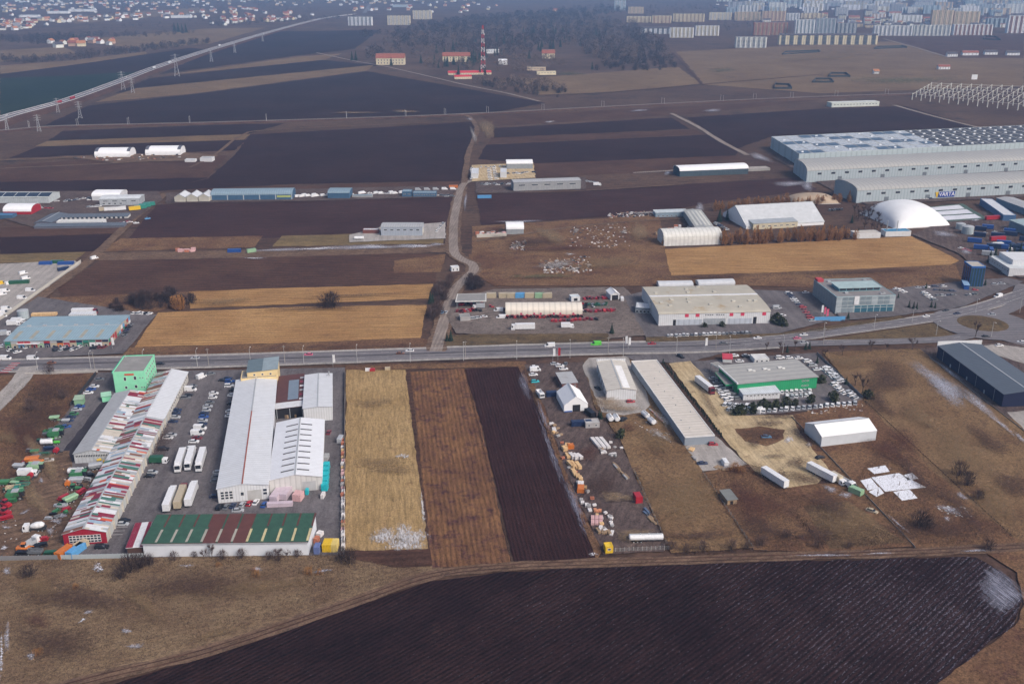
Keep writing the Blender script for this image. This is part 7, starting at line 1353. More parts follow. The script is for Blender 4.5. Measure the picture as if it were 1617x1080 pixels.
for a, b in zip(railP, railP[1:]):
    L = (b-a).length; acc += L
    if acc > 52:
        acc = 0; d = (b-a).normalized(); nn = Vector((-d.y, d.x, 0))
        for s in (1, -1): t = thing('catenary_mast', 'grey railway catenary mast on the embankment', 'mast', tuple(a+nn*4.2*s+Vector((0, 0, -.05))), math.atan2(d.y, d.x)+(0 if s > 0 else math.pi), 'catenary masts along the railway'); ob('mast', mastm, t); ob('bracket', maam, t)
# red and white radio mast
p = G(763, 116); h = hm(116, 72); rm = thing('radio_mast', 'tall lattice radio mast painted in red and white bands', 'radio mast', (p.x, p.y, 0)); nb_ = 11
for k in range(nb_):
    mb = MB(); z0, z1 = h*k/nb_, h*(k+1)/nb_; a, b = 3.4*(1-k/nb_)**.8+.9, 3.4*(1-(k+1)/nb_)**.8+.9
    for sx, sy in ((1, 1), (1, -1), (-1, -1), (-1, 1)): mb.tube((sx*a, sy*a, z0), (sx*b, sy*b, z1), .5, .5, 4)
    for (sx, sy), (tx, ty) in (((1, 1), (1, -1)), ((1, -1), (-1, -1)), ((-1, -1), (-1, 1)), ((-1, 1), (1, 1))): mb.tube((sx*a, sy*a, z0), (tx*b, ty*b, z1), .3, .3, 4); mb.tube((tx*a, ty*a, z0), (sx*b, sy*b, z1), .3, .3, 4)
    ob('mast_band', mb.mesh('mast_band', [M('mast_red', (.42, .03, .03)) if k % 2 == 0 else M('mast_white', (.62, .60, .60))]), rm)
for k in range(3): mb = MB(); z = h*(.45+.18*k); mb.tube((2.2, -.8, z), (2.2, -2, z), 1.5, 1.2, 12); ob('dish_antenna', mb.mesh('dish_antenna', [MATS['mast_white']]), rm)
# ---------------------------------------------------------------- far buildings
terra = M('tile_roof', (.26, .085, .055), v=.15, sc=.2); darkroof = M('dark_tile_roof', (.070, .060, .070), v=.15, sc=.2)
MF = {c: M('facade_'+c, v, v=.08, sc=.1) for c, v in {'cream': (.62, .55, .38), 'white': (.72, .74, .75), 'grey': (.36, .38, .42), 'brick': (.32, .14, .10), 'tan': (.52, .41, .29), 'bluegrey': (.34, .42, .47), 'peach': (.55, .36, .26), 'dark': (.13, .15, .18), 'pale': (.64, .66, .62)}.items()}
def villa(x0, x1, yb, yt, label, col, rf=terra, dep=18, nw=9):
    h = hm(yb, yb-yt)*.62; b = Bld('tiled_house', label, 'house', (x0, yb), (x1, yb), (x1, yb-1), h, MF[col], rf, 'gablex', h*.6, .8, True, None, dep)
    for z in (.15, .55): b.rows('f', nw, 1.6, h*.26, h*z, .03, .97)
villa(594, 639, 103, 86, 'yellow barracks house with a long red tiled roof in the fields', 'cream'); villa(699, 742, 98, 84, 'yellow house with a red roof among dark conifers', 'cream'); villa(856, 876, 93, 80, 'yellow house with a red roof at the edge of the wood', 'cream', nw=5)
b = B0('red_roofed_barracks', 'long low building with a bright red roof below the radio mast', 'barracks', 708, 776, 119, 116, 12, MF['cream'], M('bright_red_roof', (.45, .035, .045)), 'gablex', 3.5, 1.0, 16, .3); B0('red_roofed_annex', 'smaller red roofed building beside the dirt lane', 'barracks', 718, 745, 125.5, 122, 10, MF['cream'], MATS['bright_red_roof'], 'gablex', 3, .5, 8, .3)
B0('white_vault_shed', 'white vaulted shed beside the radio mast', 'shed', 787, 801, 103, 97, 20, MF['white'], tentw, 'archx', 3); B0('long_white_ward', 'long white block behind the radio mast', 'ward', 768, 788, 85, 79, 14, MF['white'], M('ward_roof', (.4, .42, .42)), 'flat', 1, 0, 6); B0('low_cream_wall_block', 'low cream block at the edge of the meadow', 'block', 832, 862, 112, 107, 10, MF['tan'], M('cream_low_roof', (.42, .38, .28)), 'flat', 1, 0, 6); B0('yellow_garage_row', 'yellow garage row at the edge of the meadow', 'garage', 848, 878, 119, 113.5, 8, MF['cream'], M('garage_roof', (.36, .34, .25)), 'flat', 1, .5, 6)
def block(x0, x1, yb, yt, col, bays, label, rf='flat', roofm=None, group=None, dep=15):
    h = hm(yb, yb-yt); b = Bld('apartment_block', label, 'apartment block', (x0, yb), (x1, yb), (x1, yb-.5), h, MF[col[0]], roofm or M('flat_roof_grey', (.25, .26, .28)), rf, 4 if rf != 'flat' else 1, .4, True, group, dep)
    nst = max(2, int(h/3)); bw = b.L/bays; k_ = ('bay', round(bw, 1), round(h, 1), col[1])
    if k_ not in VM:
        mb = MB()
        for s_ in range(nst): z = h*(s_+.1)/nst; mb.box(-bw*.26, bw*.26, -1.4, .02, z, z+1.15, 0); mb.box(-bw*.24, bw*.24, -.06, .02, z+1.15, z+2.4, 1)
        VM[k_] = mb.mesh('balcony_bay', [MF[col[1]], glass])
    wk = ('wcol', round(h, 1), nst)
    for q in range(bays):
        struct(ob('balcony_bay', VM[k_], b.root, (bw*(q+.5), 0, 0)), 'stuff')
        if wk not in VM:
            mb = MB()
            for s_ in range(nst): mb.box(-.8, .8, -.08, .02, h*(s_+.25)/nst, h*(s_+.25)/nst+1.6)
            VM[wk] = mb.mesh('window_column', [glass])
        if q: struct(ob('window_column', VM[wk], b.root, (bw*q, 0, 0)), 'stuff')
    return b
near_blocks = [(1058, 1095, 60, 45, ('white', 'cream'), 6, 'flat'), (1098, 1135, 57, 42, ('white', 'cream'), 6, 'flat'), (1162, 1210, 76, 60, ('pale', 'grey'), 6, 'flat'), (1190, 1243, 56, 37, ('brick', 'tan'), 8, 'flat'), (1255, 1285, 57, 33, ('white', 'bluegrey'), 5, 'flat'), (1287, 1318, 56, 31, ('grey', 'bluegrey'), 5, 'flat'), (1320, 1352, 54, 38, ('dark', 'white'), 5, 'flat'), (1230, 1385, 71, 57, ('cream', 'dark'), 12, 'gablex'), (1380, 1440, 57, 42, ('white', 'grey'), 9, 'flat'), (1442, 1500, 57, 41, ('pale', 'grey'), 9, 'flat'), (1505, 1566, 56, 40, ('white', 'brick'), 9, 'flat'), (1470, 1503, 42, 18, ('tan', 'cream'), 4, 'flat'), (1505, 1545, 42, 20, ('tan', 'cream'), 5, 'flat'), (1590, 1630, 53, 27, ('white', 'brick'), 5, 'flat'), (1558, 1588, 44, 30, ('bluegrey', 'dark'), 4, 'flat'), (1408, 1455, 36, 25, ('white', 'pale'), 7, 'flat'), (1375, 1398, 32, 23, ('white', 'peach'), 4, 'flat'), (1012, 1058, 54, 46, ('white', 'dark'), 6, 'gablex'), (990, 1028, 36, 27, ('cream', 'tan'), 6, 'flat'), (1030, 1060, 37, 26, ('cream', 'peach'), 5, 'flat'), (1063, 1112, 35, 23, ('cream', 'tan'), 8, 'flat'), (1120, 1155, 32, 21, ('cream', 'white'), 6, 'flat'), (1160, 1200, 33, 20, ('tan', 'cream'), 6, 'flat'), (1203, 1240, 34, 19, ('tan', 'peach'), 6, 'flat'), (1242, 1262, 33, 22, ('white', 'grey'), 4, 'flat'), (550, 588, 41, 28, ('white', 'grey'), 6, 'flat'), (612, 648, 40, 26, ('cream', 'white'), 6, 'flat'), (652, 682, 31, 18, ('cream', 'white'), 5, 'flat'), (970, 988, 17, 2, ('bluegrey', 'white'), 3, 'flat'), (992, 1016, 22, 12, ('tan', 'cream'), 4, 'flat'), (1265, 1300, 30, 22, ('cream', 'tan'), 5, 'flat')]
adj = {'white': 'white', 'cream': 'cream', 'pale': 'pale', 'brick': 'brick red', 'grey': 'grey', 'dark': 'dark', 'tan': 'tan', 'bluegrey': 'blue grey', 'peach': 'peach'}
for x0, x1, yb, yt, col, bays, rf in near_blocks:
    lb = f"{adj[col[0]]} apartment block with {adj[col[1]]} balcony bays at the edge of the town" if x0 > 900 else f"{adj[col[0]]} apartment block with {adj[col[1]]} bays beyond the wood"
    block(x0, x1, yb, yt, col, bays, lb, rf, darkroof if rf != 'flat' else None, 'apartment blocks at the edge of the town' if x0 > 900 else 'apartment blocks beyond the wood')
rr = random.Random(21)
for i in range(104):
    x = rr.uniform(1130, 1640); y = rr.uniform(1, 26); wd = rr.uniform(14, 34); col = (rr.choice(['white', 'grey', 'bluegrey', 'pale', 'tan']), rr.choice(['grey', 'white', 'cream', 'bluegrey']))
    block(x, x+wd, y, y-rr.uniform(6, 13)*(.55+y/40), col, rr.choice((3, 4, 5)), f"{adj[col[0]]} far tower block with {adj[col[1]]} bays in the hazy town", 'flat', None, 'far tower blocks in the hazy town', 14)
for i in range(44):
    x = rr.uniform(1130, 1640); y = rr.uniform(24, 46); col = (rr.choice(['white', 'pale', 'tan', 'peach']), 'cream'); block(x, x+rr.uniform(8, 20), y, y-rr.uniform(3, 7), col, 3, f"low {adj[col[0]]} block between the apartment blocks", 'gablex', rr.choice((terra, darkroof)), 'low blocks between the apartment blocks', 12)
# far houses: one proto per colour, each copy a house of wall, roof
HP = {}
def house(p, rz, sc, wc, rc, label, group):
    k = (wc, rc)
    if k not in HP:
        mb = MB(); mb.prism([(-4, -.2), (-4, 4.6), (0, 7.4), (4, 4.6), (4, -.2)], -5.5, 5.5); r_ = MB(); r_.prism([(-4.6, 4.25), (0, 7.5), (4.6, 4.25), (4.6, 4.5), (0, 7.8), (-4.6, 4.5)], -6, 6); HP[k] = (mb.mesh('wall', [MF[wc]]), r_.mesh('roof', [rc]))
    t = thing('village_house', label, 'house', (p.x, p.y, 0), rz, group, sc); ob('wall', HP[k][0], t); ob('roof', HP[k][1], t)
orange_t = M('orange_tile_roof', (.38, .16, .07), v=.15)
vil = [([(0, 50), (80, 44), (110, 30), (0, 34)], 46, 'in the hazy village left of the motorway'), ([(80, 40), (230, 32), (240, 24), (100, 26)], 34, 'in the village beyond the far meadow'), ([(230, 30), (420, 34), (520, 26), (380, 14), (240, 22)], 62, 'in the town behind the motorway'), ([(330, 43), (480, 31), (470, 27), (330, 37)], 22, 'in the red roofed row along the motorway'), ([(75, 76), (190, 80), (180, 66), (80, 62)], 16, 'in the hamlet beside the wheat field'), ([(0, 30), (330, 14), (330, 1), (0, 4)], 64, 'in the farthest village'), ([(540, 18), (760, 24), (900, 20), (760, 6), (600, 8)], 26, 'in the village beyond the wood'), ([(1300, 50), (1480, 40), (1470, 26), (1300, 30)], 20, 'among the apartment blocks')]
for poly, n, where in vil:
    for p in scatter_pts(poly, n, rr):
        rc = rr.choice((terra, terra, darkroof, orange_t, M('grey_tile_roof', (.22, .22, .24)))); wc = rr.choice(('white', 'white', 'cream', 'pale', 'peach'))
        house(p, rr.uniform(0, 3.14), rr.uniform(1.1, 1.9), wc, rc, f"{adj[wc]} house with {rc.name.replace('_', ' ').replace('tile roof', 'tiled roof')} {where}", 'houses '+where)
for x0, x1, yb, col, lb in ((75, 108, 22, 'white', 'long white far warehouse in the hazy village'), (110, 150, 19, 'white', 'longest white far warehouse in the hazy village'), (88, 102, 36, 'pale', 'pale far warehouse beside the hamlet'), (30, 60, 28, 'white', 'white far warehouse at the village edge'), (620, 650, 12, 'bluegrey', 'blue far warehouse in the pale fields'), (270, 300, 29, 'white', 'white far warehouse by the meadow')): B0('far_warehouse', lb, 'warehouse', x0, x1, yb, yb-3.2, 25, MF[col], M('far_roof_pale', (.50, .53, .55)), 'gablex', 1.5)
mb = MB()   # the rest of the farthest roofs, too many to count
for p in scatter_pts([(0, 22), (500, 10), (760, 6), (760, -8), (0, -8)], 500, rr)+scatter_pts([(1130, 20), (1617, 20), (1617, -6), (1130, -6)], 250, rr):
    s = rr.uniform(5, 9); mb.box(p.x-s, p.x+s, p.y-s, p.y+s, 0, rr.uniform(4, 9), rr.randrange(3))
tag(struct(ob('far_town', mb.mesh('far_town', [MF['white'], MF['tan'], darkroof])), 'stuff'), 'sea of tiny roofs in the haze at the top of the view', 'town')
# homesteads in the brown meadow
for x0, x1, y, rc, lb in ((1482, 1500, 110, terra, 'red roofed row in the brown meadow'), (1380, 1388, 117, orange_t, 'small house with a pale orange roof in the brown meadow'), (1496, 1512, 90, darkroof, 'dark roofed farmhouse beside a pond'), (1520, 1545, 88, terra, 'red roofed farmhouse with trees around'), (1555, 1575, 87, darkroof, 'farmhouse with a white gable in the brown meadow'), (1590, 1610, 88, darkroof, 'dark roofed barn in the brown meadow')): villa(x0, x1, y, y-7, lb, 'white', rc, 10, 4)
B0('white_billboard', 'white square billboard in the brown meadow', 'billboard', 1534, 1543, 126, 118.5, .6, MF['white'], MF['white'], 'flat')
for pts, lb in (([(1222, 141), (1250, 141), (1246, 135), (1224, 134)], 'dark walled enclosure on its own in the meadow'), ([(1283, 131), (1316, 131), (1312, 126), (1288, 126)], 'dark walled enclosure with white stones'), ([(1308, 122), (1342, 122), (1336, 117), (1312, 117)], 'green walled enclosure in the meadow'), ([(1235, 87), (1295, 83), (1293, 81), (1240, 83)], 'long dark walled enclosure in the meadow'), ([(1380, 78), (1432, 76), (1425, 74), (1385, 75)], 'dark enclosure near the white apartment blocks'), ([(1552, 63), (1580, 64), (1572, 59), (1556, 58)], 'dark enclosure beside the dirt lane')):
    P = [G(*q) for q in pts]; c = sum(P, Vector())/4; t = thing('walled_enclosure', lb, 'enclosure', (c.x, c.y, 0))
    for a, b in zip(P, P[1:]+P[:1]):
        mb = MB(); a_, b_ = a-c, b-c; d = (b_-a_).normalized(); n_ = Vector((-d.y, d.x, 0))*.6; mb.loft([[a_-n_, b_-n_, b_+n_, a_+n_], [q+Vector((0, 0, 3.2)) for q in (a_-n_, b_-n_, b_+n_, a_+n_)]]); ob('wall', mb.mesh('wall', [M('enclosure_dark', (.028, .032, .036))]), t)
# ---------------------------------------------------------------- vegetation
def plant(kind, n, poly, sc, name, label, cat, group):
    for p in scatter_pts(poly, n): tree(kind, p, R.uniform(*sc), name, label, cat, group)
def spots(kind, pts, name, label, cat, group=None):
    for x, y, s in pts: tree(kind, G(x, y), s, name, label, cat, group)
spots('darkshrub', [(46, 912, 1.9), (205, 905, 2.3), (190, 915, 1.6), (222, 898, 1.9), (236, 893, 1.5), (552, 890, 2.1), (540, 884, 1.5), (1452, 832, 2.4), (1462, 838, 1.8), (1515, 752, 2.2), (1527, 768, 2.2), (1545, 790, 1.6), (1560, 870, 1.6)], 'bare_shrub', 'large dark bare shrub on the rough ground', 'shrub', 'large dark bare shrubs')
spots('shrub', [(275, 886, 1.2), (330, 878, 1.2), (352, 884, 1.3), (382, 882, 1.3), (440, 886, 1.6), (425, 884, 1.1), (308, 880, .9), (470, 880, 1.0)], 'bare_shrub', 'bare brown shrub against the white wall of the green roofed store', 'shrub', 'bare shrubs against the white wall')
spots('shrub', [(80, 590, 1.8), (50, 650, 2.3), (100, 630, 1.8), (30, 790, 1.3)], 'bare_shrub', 'bare brown shrub on the weedy plot beside the machine yard', 'shrub', 'bare shrubs on the weedy plot')
spots('shrub', [(1060, 868, 1.3), (1110, 870, 1.4), (1155, 868, 1.3), (1200, 862, 1.4), (1240, 850, 1.2), (1085, 872, 1.1), (1180, 866, 1.0), (1290, 866, 1.2), (1340, 866, 1.0)], 'bare_shrub', 'bare brown shrub at the foot of the plots above the dirt track', 'shrub', 'bare shrubs above the dirt track')
spots('russet', [(120, 930, .8), (405, 912, 1.0), (488, 908, 1.1), (505, 908, .8), (400, 903, .7), (60, 1035, .9), (345, 895, .7), (1160, 745, 1.5), (1170, 748, 1.2)], 'russet_bush', 'small russet weed bush on the rough ground', 'bush', 'russet weed bushes')
spots('bare', [(322, 884, .55), (335, 882, .7), (440, 882, .6), (455, 884, .5), (1302, 566, .8), (1330, 562, .9), (1375, 556, 1.0), (1440, 553, 1.0), (1350, 610, 1.0), (1362, 620, 1.0), (1540, 533, 1.1), (1400, 556, .8), (1233, 556, .8), (1255, 554, .8), (1210, 556, .7)], 'bare_tree', 'bare roadside tree without leaves', 'tree', 'bare roadside trees')
for k in range(34):
    p = G(1047, 574).lerp(G(1138, 690), k/33)+Vector((R.uniform(-.2, .2), 0, 0)); tree('thuja', p, R.uniform(.9, 1.1), 'thuja_tree', 'small dark clipped conifer in the row beside the sandy track', 'conifer', 'clipped conifers beside the sandy track')
spots('bush', [(1163, 656, 1.8), (1170, 655, 1.9), (1188, 653, 1.9), (1205, 647, 1.9), (1225, 645, 1.6), (1240, 642, 1.9), (1280, 637, 1.6), (1316, 634, 2.1), (1215, 646, 1.4), (1255, 641, 1.3), (1296, 606, 1.6), (980, 692, 1.6), (1226, 512, 2.4), (1234, 516, 2.2), (1140, 517, 1.3), (1112, 518, 1.2), (1370, 630, 1.8)], 'evergreen_bush', 'round evergreen bush with dark leaves', 'bush', 'evergreen bushes by the dealers')
CW = ['beside the dark containers', 'behind the green dealership', 'in the bed before the glass office', 'at the tower lot entrance', 'against the glass office', 'beside the blue office tower', 'beside the golden stubble field', 'at the lane junction lawn', 'on the works corner lawn', 'behind the white factory office', 'beside the ribbed wing', 'beside the white club shed']
for x, y, s, k in [(946, 660, 0.5, 0), (949, 662, 0.5, 0), (1243, 556, 0.45, 1), (1272, 552, 0.5, 1), (1278, 551, 0.5, 1), (1290, 574, 0.45, 1), (1336, 608, 0.5, 1), (1435, 487, 0.55, 2), (1442, 489, 0.55, 2), (1447, 490, 0.55, 2), (1470, 487, 0.55, 3), (1476, 488, 0.5, 3), (1339, 505, 0.6, 4), (1462, 457, 0.5, 5), (1418, 472, 0.5, 4), (1555, 452, 0.6, 5), (680, 480, 0.9, 6), (683, 478, 0.7, 6), (712, 540, 0.8, 7), (706, 540, 0.6, 7), (966, 528, 0.8, 8), (1562, 416, 1.1, 9), (1570, 414, 1.2, 9), (1592, 410, 1.2, 9), (1600, 408, 1.0, 9), (1610, 404, 1.1, 9), (1136, 350, 1.3, 10), (1148, 348, 1.0, 10), (1355, 372, 0.7, 11), (1345, 352, 0.8, 11)]: tree('conifer', G(x, y), s, 'conifer', 'dark green conifer '+CW[k], 'conifer', 'conifers '+CW[k])
plant('darkshrub', 46, [(160, 478), (290, 464), (306, 480), (270, 492), (180, 494)], (1.0, 2.6), 'bare_shrub', 'dark bare shrub in the thicket behind the market hall', 'shrub', 'thicket behind the market hall')
spots('tallrusset', [(282, 490, 1.5), (288, 488, 1.4), (276, 488, 1.3)], 'russet_tree', 'russet bare tree at the end of the thicket', 'tree', 'russet trees at the thicket'); spots('darkshrub', [(520, 486, 3.6), (527, 486, 3.0), (513, 487, 2.4)], 'bare_shrub', 'big round bare shrub alone in the golden stubble', 'shrub', 'shrubs alone in the golden stubble')
plant('shrub', 26, [(678, 500), (690, 460), (712, 440), (716, 450), (695, 500), (690, 530)], (1.2, 2.6), 'bare_shrub', 'bare shrub along the lane', 'shrub', 'bare shrubs along the lane'); plant('darkshrub', 18, [(735, 450), (742, 440), (764, 446), (760, 458), (730, 462)], (1.0, 2.2), 'bare_shrub', 'dark bare shrub at the lane bend', 'shrub', 'dark shrubs at the lane bend')
for k in range(34):
    p = G(1142, 386).lerp(G(1345, 378), k/33)+Vector((R.uniform(-2, 2), R.uniform(-3, 6), 0)); tree('tallrusset', p, R.uniform(1.2, 2.0), 'russet_tree', 'russet bare tree in the row before the large tent hall', 'tree', 'russet tree row before the tent hall')
for k in range(24):
    p = G(1130, 332).lerp(G(1250, 322), k/23)+Vector((R.uniform(-3, 3), R.uniform(-3, 3), 0)); tree('tallrusset', p, R.uniform(.9, 1.4), 'russet_tree', 'russet bare tree in the row behind the large tent hall', 'tree', 'russet tree row behind the tent hall')
for k in range(14):
    p = G(1255, 325).lerp(G(1350, 318), k/13)+Vector((R.uniform(-3, 3), R.uniform(-3, 3), 0)); tree('tallrusset', p, R.uniform(.9, 1.5), 'russet_tree', 'russet tree around the dirty cream dome', 'tree', 'russet trees around the cream dome')
plant('bare', 22, [(1345, 340), (1400, 335), (1400, 368), (1345, 368)], (.9, 1.3), 'bare_tree', 'bare tree between the tent hall and the sports dome', 'tree', 'bare trees beside the sports dome')
plant('tallrusset', 10, [(1045, 386), (1140, 382), (1140, 384), (1045, 389)], (.8, 1.1), 'russet_tree', 'thin russet tree before the riding hall', 'tree', 'thin trees before the riding hall')
tag(struct(ob('distant_cars', FARCARS.mesh('distant_cars', FARMATS)), 'stuff'), 'tiny cars parked on the far yards between fields', 'cars')
# the wood around the radio mast
wood = [(560, 95), (620, 60), (760, 34), (900, 22), (1000, 40), (1056, 80), (1062, 104), (960, 106), (900, 70), (820, 96), (700, 82), (600, 92)]
plant('bare', 240, wood, (1.7, 2.8), 'bare_tree', 'bare tree in the wood around the radio mast', 'tree', 'bare trees of the wood'); plant('conifer', 60, [(640, 100), (690, 78), (760, 60), (900, 36), (960, 60), (860, 98), (740, 104)], (1.6, 2.6), 'conifer', 'dark conifer in the wood around the radio mast', 'conifer', 'conifers of the wood'); plant('conifer', 34, [(648, 101), (700, 90), (760, 92), (770, 104), (690, 108)], (1.4, 2.2), 'conifer', 'dark conifer around the yellow barracks houses', 'conifer', 'conifers around the barracks')
spots('conifer', [(556, 96, 2.2), (562, 96, 2.2), (766, 118, 2.0), (724, 119, 2.0), (758, 118, 1.8), (618, 104, 2.0), (951, 85, 2.0), (935, 110, 1.6)], 'conifer', 'single dark conifer in front of the wood', 'conifer', 'single conifers before the wood')
plant('darkshrub', 60, [(940, 112), (960, 92), (1040, 86), (1068, 106), (1064, 112)], (2.2, 4.0), 'bare_shrub', 'dark bare shrub at the edge of the wood', 'shrub', 'dark shrubs at the wood edge'); plant('darkshrub', 50, [(740, 132), (800, 128), (900, 146), (880, 158), (820, 148)], (1.6, 3.2), 'bare_shrub', 'dark bare shrub along the far dirt lane', 'shrub', 'dark shrubs along the far dirt lane')
def mass(name, label, polys, kind, sc, keep):
    tw = MB()
    for poly, n in polys:
        for p in scatter_pts(poly, n):
            s = R.uniform(*sc)
            for k in range(keep):
                a = R.uniform(0, 6.3); z = R.random(); rad = s*(.5+.5*math.sin(3.1*z))*R.random()**.5; q = Vector((p.x+math.cos(a)*rad, p.y+math.sin(a)*rad, z*s*1.7)); e = Vector((R.uniform(-1, 1), R.uniform(-1, 1), R.uniform(.2, 1.2)))*s*.42; sliver(tw, q, q+e, s*.075)
    tag(struct(ob(name, tw.mesh(name, [kind])), 'stuff'), label, 'wood')
mass('far_wood', 'dark bare wood reaching from the radio mast to the town', [(wood, 460), ([(560, 60), (640, 45), (760, 28), (950, 12), (1010, 18), (900, 30), (700, 55)], 300)], twigd, (6, 13), 80)
woodm = M('brown_crowns', (.120, .080, .060), v=.35, sc=.05)
mass('brown_wood', 'lighter brown bare crowns mixed through the wood', [(wood, 300), ([(870, 60), (960, 30), (1040, 56), (1060, 100), (960, 104)], 200), ([(600, 66), (700, 48), (860, 30), (960, 20), (860, 44), (700, 70)], 200)], woodm, (6, 9), 60)
mass('barracks_trees', 'brown bare trees standing around the red roofed barracks', [([(560, 108), (600, 84), (700, 78), (830, 92), (900, 96), (860, 118), (780, 112), (690, 112), (640, 96)], 130), ([(740, 130), (860, 128), (900, 146), (820, 150)], 60)], woodm, (5, 8), 70)
mass('far_hedgerow', 'dark hedgerow along the village fields', [([(0, 102), (120, 96), (230, 82), (330, 70), (330, 64), (220, 76), (100, 90), (0, 94)], 240), ([(0, 66), (60, 72), (120, 64), (60, 58), (0, 60)], 160), ([(60, 62), (220, 60), (320, 52), (200, 54), (70, 56)], 110), ([(330, 44), (560, 30), (560, 26), (330, 38)], 90)], twigd, (4, 7), 60)
mass('far_town_trees', 'bare trees between the houses of the far town', [([(1130, 50), (1617, 44), (1617, 4), (1130, 4)], 320), ([(0, 56), (500, 40), (500, 4), (0, 4)], 420), ([(1000, 40), (1140, 46), (1140, 10), (1000, 10)], 120)], twigd, (4, 8), 40)
spots('conifer', [(276, 50, 3.2), (282, 51, 3.4), (288, 52, 3.0), (294, 52, 2.8), (118, 66, 2.6), (122, 66, 2.4)], 'conifer', 'tall dark conifer at the edge of the village', 'conifer', 'tall conifers at the village edge')
# standing dry growth, too fine to count
tufts('dry_weeds', [(0, 888), (560, 884), (676, 902), (560, 938), (330, 1012), (120, 1070), (-10, 1090), (-10, 888)], 30000, drym, (.25, .7), .10, 1, 'pale dry weeds over the meadow below the fence'); tufts('dark_weeds', [(0, 888), (560, 884), (676, 902), (560, 938), (330, 1012), (120, 1070), (-10, 1090), (-10, 888)], 16000, dryd, (.3, .9), .11, 2, 'dark dead weeds over the meadow below the fence')
tufts('dry_grass', [(1300, 560), (1448, 553), (1600, 700), (1617, 850), (1470, 742)], 20000, drym, (.2, .45), .10, 3, 'dry grass on the wide brown meadow'); tufts('dry_grass', [(1010, 670), (1060, 668), (1110, 750), (1186, 862), (1064, 868), (1005, 745)], 14000, drym, (.2, .45), .10, 4, 'dry grass on the plot beside the long flat store'); tufts('dark_weeds', [(1112, 750), (1180, 740), (1260, 780), (1440, 860), (1200, 866)], 14000, dryd, (.3, .9), .11, 5, 'dark dead weeds around the tool shed'); tufts('dark_weeds', [(1400, 690), (1470, 745), (1600, 850), (1450, 862), (1340, 775)], 14000, dryd, (.3, .9), .11, 6, 'dark dead weeds around the foundation slabs'); tufts('dark_weeds', [(0, 610), (150, 592), (50, 725), (0, 795)], 9000, dryd, (.3, 1.0), .12, 7, 'dark dead weeds on the plot beside the machine yard')
rr2 = random.Random(8); mb = MB(); Pq = [G(650, 592), G(732, 587), G(805, 888), G(686, 893)]
for i in range(44):
    a = (i+.5)/44; p, q = Pq[0].lerp(Pq[1], a), Pq[3].lerp(Pq[2], a)
    for k in range(420):
        if rr2.random() < .25: continue
        s = p.lerp(q, (k+rr2.random())/420)+Vector((rr2.uniform(-.2, .2), 0, 0)); e = Vector((rr2.uniform(-.25, .25), rr2.uniform(-.25, .25), rr2.uniform(.15, .42))); sliver(mb, s, s+e, .055)
tag(struct(ob('maize_stubble', mb.mesh('maize_stubble', [M('stubble_stalks', (.26, .15, .075), v=.3, sc=.2)])), 'stuff'), 'rows of cut stalks on the brown stubble field', 'stubble')
for i, (a, b, n, wd) in enumerate((((1365, 634), (1600, 850), 5200, 3.0), ((1110, 750), (1190, 868), 1800, 1.6), ((1470, 568), (1640, 700), 2600, 2.0), ((545, 876), (680, 892), 2600, 4.5), ((645, 588), (682, 894), 2200, 1.0), ((734, 586), (808, 890), 1800, .7), ((826, 580), (946, 880), 2600, 1.6), ((1060, 872), (1600, 858), 6000, 4.0), ((1002, 745), (1056, 866), 1500, 1.5), ((0, 890), (545, 880), 9000, 4.0), ((152, 594), (0, 800), 2400, 3.0), ((1250, 662), (1440, 864), 2400, 1.4), ((940, 630), (1002, 744), 1600, 3.0), ((1290, 562), (1450, 552), 1400, 2.0), ((1160, 660), (1300, 655), 1400, 2.0), ((700, 545), (230, 560), 2600, 3.0), ((1190, 745), (1300, 862), 1800, 2.0), ((547, 578), (830, 573), 2600, 2.2))):
    P, Q = G(*a), G(*b); d = (Q-P).normalized(); nn = Vector((-d.y, d.x, 0)); mb = MB(); rr3 = random.Random(40+i)
    for k in range(n):
        q = P.lerp(Q, rr3.random())+nn*rr3.gauss(0, wd*.45); c = (math.sin(q.x*.21+i)+math.sin(q.y*.17))*.25+.75; hh = rr3.uniform(.3, 1.25)*c; sliver(mb, q, q+Vector((rr3.uniform(-.4, .4), rr3.uniform(-.4, .4), 1))*hh, .10)
    tag(struct(ob('weed_margin', mb.mesh('weed_margin', [(dryd, drym, M('umber_stalks', (.055, .034, .028), r=.95, v=.3, sc=.2))[(0, 0, 2, 2, 0, 2, 0, 0, 2, 0, 2, 1, 0, 0, 2, 0, 2, 0)[i]]])), 'stuff'), f"dead weeds standing along {('the overgrown wire fence', 'the thin wire fence', 'the pale low wall', 'the foot of the straw field', 'the balk of the straw field', 'the ploughed strip', 'the edge of the timber yard', 'the dirt track under the plots', 'the timber yard fence', 'the meadow fence', 'the machine yard', 'the low concrete fence', 'the concrete loop drive', 'the wide meadow road side', 'the evergreen bushes', 'the golden field road side', 'the tool shed plot', 'the field heads by the road')[i]}", 'weeds')
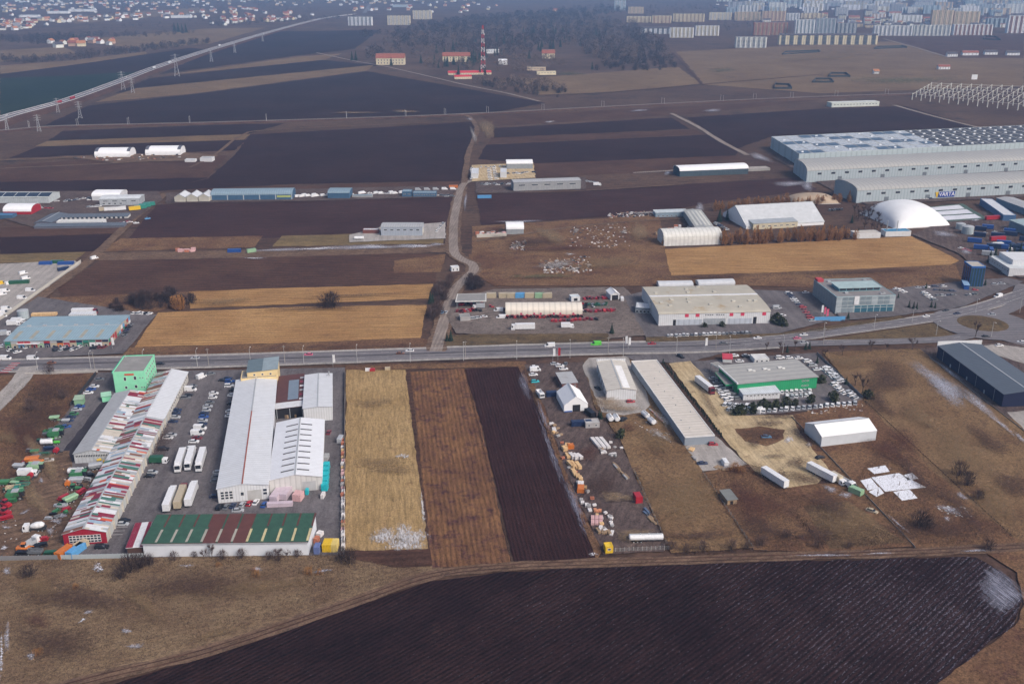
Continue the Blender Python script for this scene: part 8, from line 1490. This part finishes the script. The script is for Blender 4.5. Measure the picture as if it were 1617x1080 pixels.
# rubbish heaps on waste ground
rub = MB()
for poly, n, s in (([(850, 412), (930, 405), (940, 430), (860, 434)], 160, .9), ([(806, 384), (832, 380), (830, 396), (806, 396)], 90, .8), ([(900, 360), (990, 352), (1000, 392), (900, 392)], 160, .7), ([(1270, 645), (1360, 636), (1365, 650), (1270, 656)], 120, .5), ([(1475, 800), (1530, 800), (1535, 820), (1490, 815)], 110, .5), ([(1040, 650), (1075, 680), (1060, 700), (1000, 670)], 120, .4), ([(0, 800), (90, 830), (90, 880), (0, 880)], 140, .35), ([(100, 740), (160, 740), (110, 820), (90, 800)], 100, .4), ([(960, 338), (1040, 333), (1040, 342), (960, 346)], 120, .9), ([(1375, 745), (1400, 735), (1410, 745)], 20, .4), ([(110, 250), (280, 244), (285, 250), (180, 256)], 60, 1.5)):
    for p in scatter_pts(poly, n):
        a, b, c = (R.uniform(.3, 1.3)*s for _ in range(3)); t = R.uniform(0, 3); ca, sa = math.cos(t), math.sin(t); m = R.randrange(5)
        base = [(p.x+x*ca-y*sa, p.y+x*sa+y*ca) for x, y in ((-a, -b), (a, -b), (a, b), (-a, b))]; k = R.uniform(.5, .95); top = [(p.x+(x-p.x)*k, p.y+(y-p.y)*k) for x, y in base]; rub.loft([[(x, y, -.05) for x, y in base], [(x, y, c) for x, y in top]], m)
tag(struct(ob('rubble_heaps', rub.mesh('rubble_heaps', [greyblock, wrapm, oldwood, darkm, M('rusty_scrap', (.20, .09, .06))])), 'stuff'), 'scattered rubble and scrap heaps on waste ground', 'rubble')
# ---------------------------------------------------------------- haze: the winter air itself
hz = MB(); hz.box(-9100, 9100, -600, 14100, -1.2, CH+30); hmz = bpy.data.materials.new('haze_air'); hmz.use_nodes = True; hn = hmz.node_tree; hn.nodes.clear()
ho = hn.nodes.new('ShaderNodeOutputMaterial'); hv = hn.nodes.new('ShaderNodeVolumePrincipled'); hv.inputs['Color'].default_value = (.33, .57, .98, 1); hv.inputs['Density'].default_value = HAZE; hv.inputs['Anisotropy'].default_value = 0
hn.links.new(hv.outputs[0], ho.inputs['Volume']); tag(struct(ob('haze', hz.mesh('haze', [hmz])), 'stuff'), 'thin blue winter haze over the whole plain', 'haze')
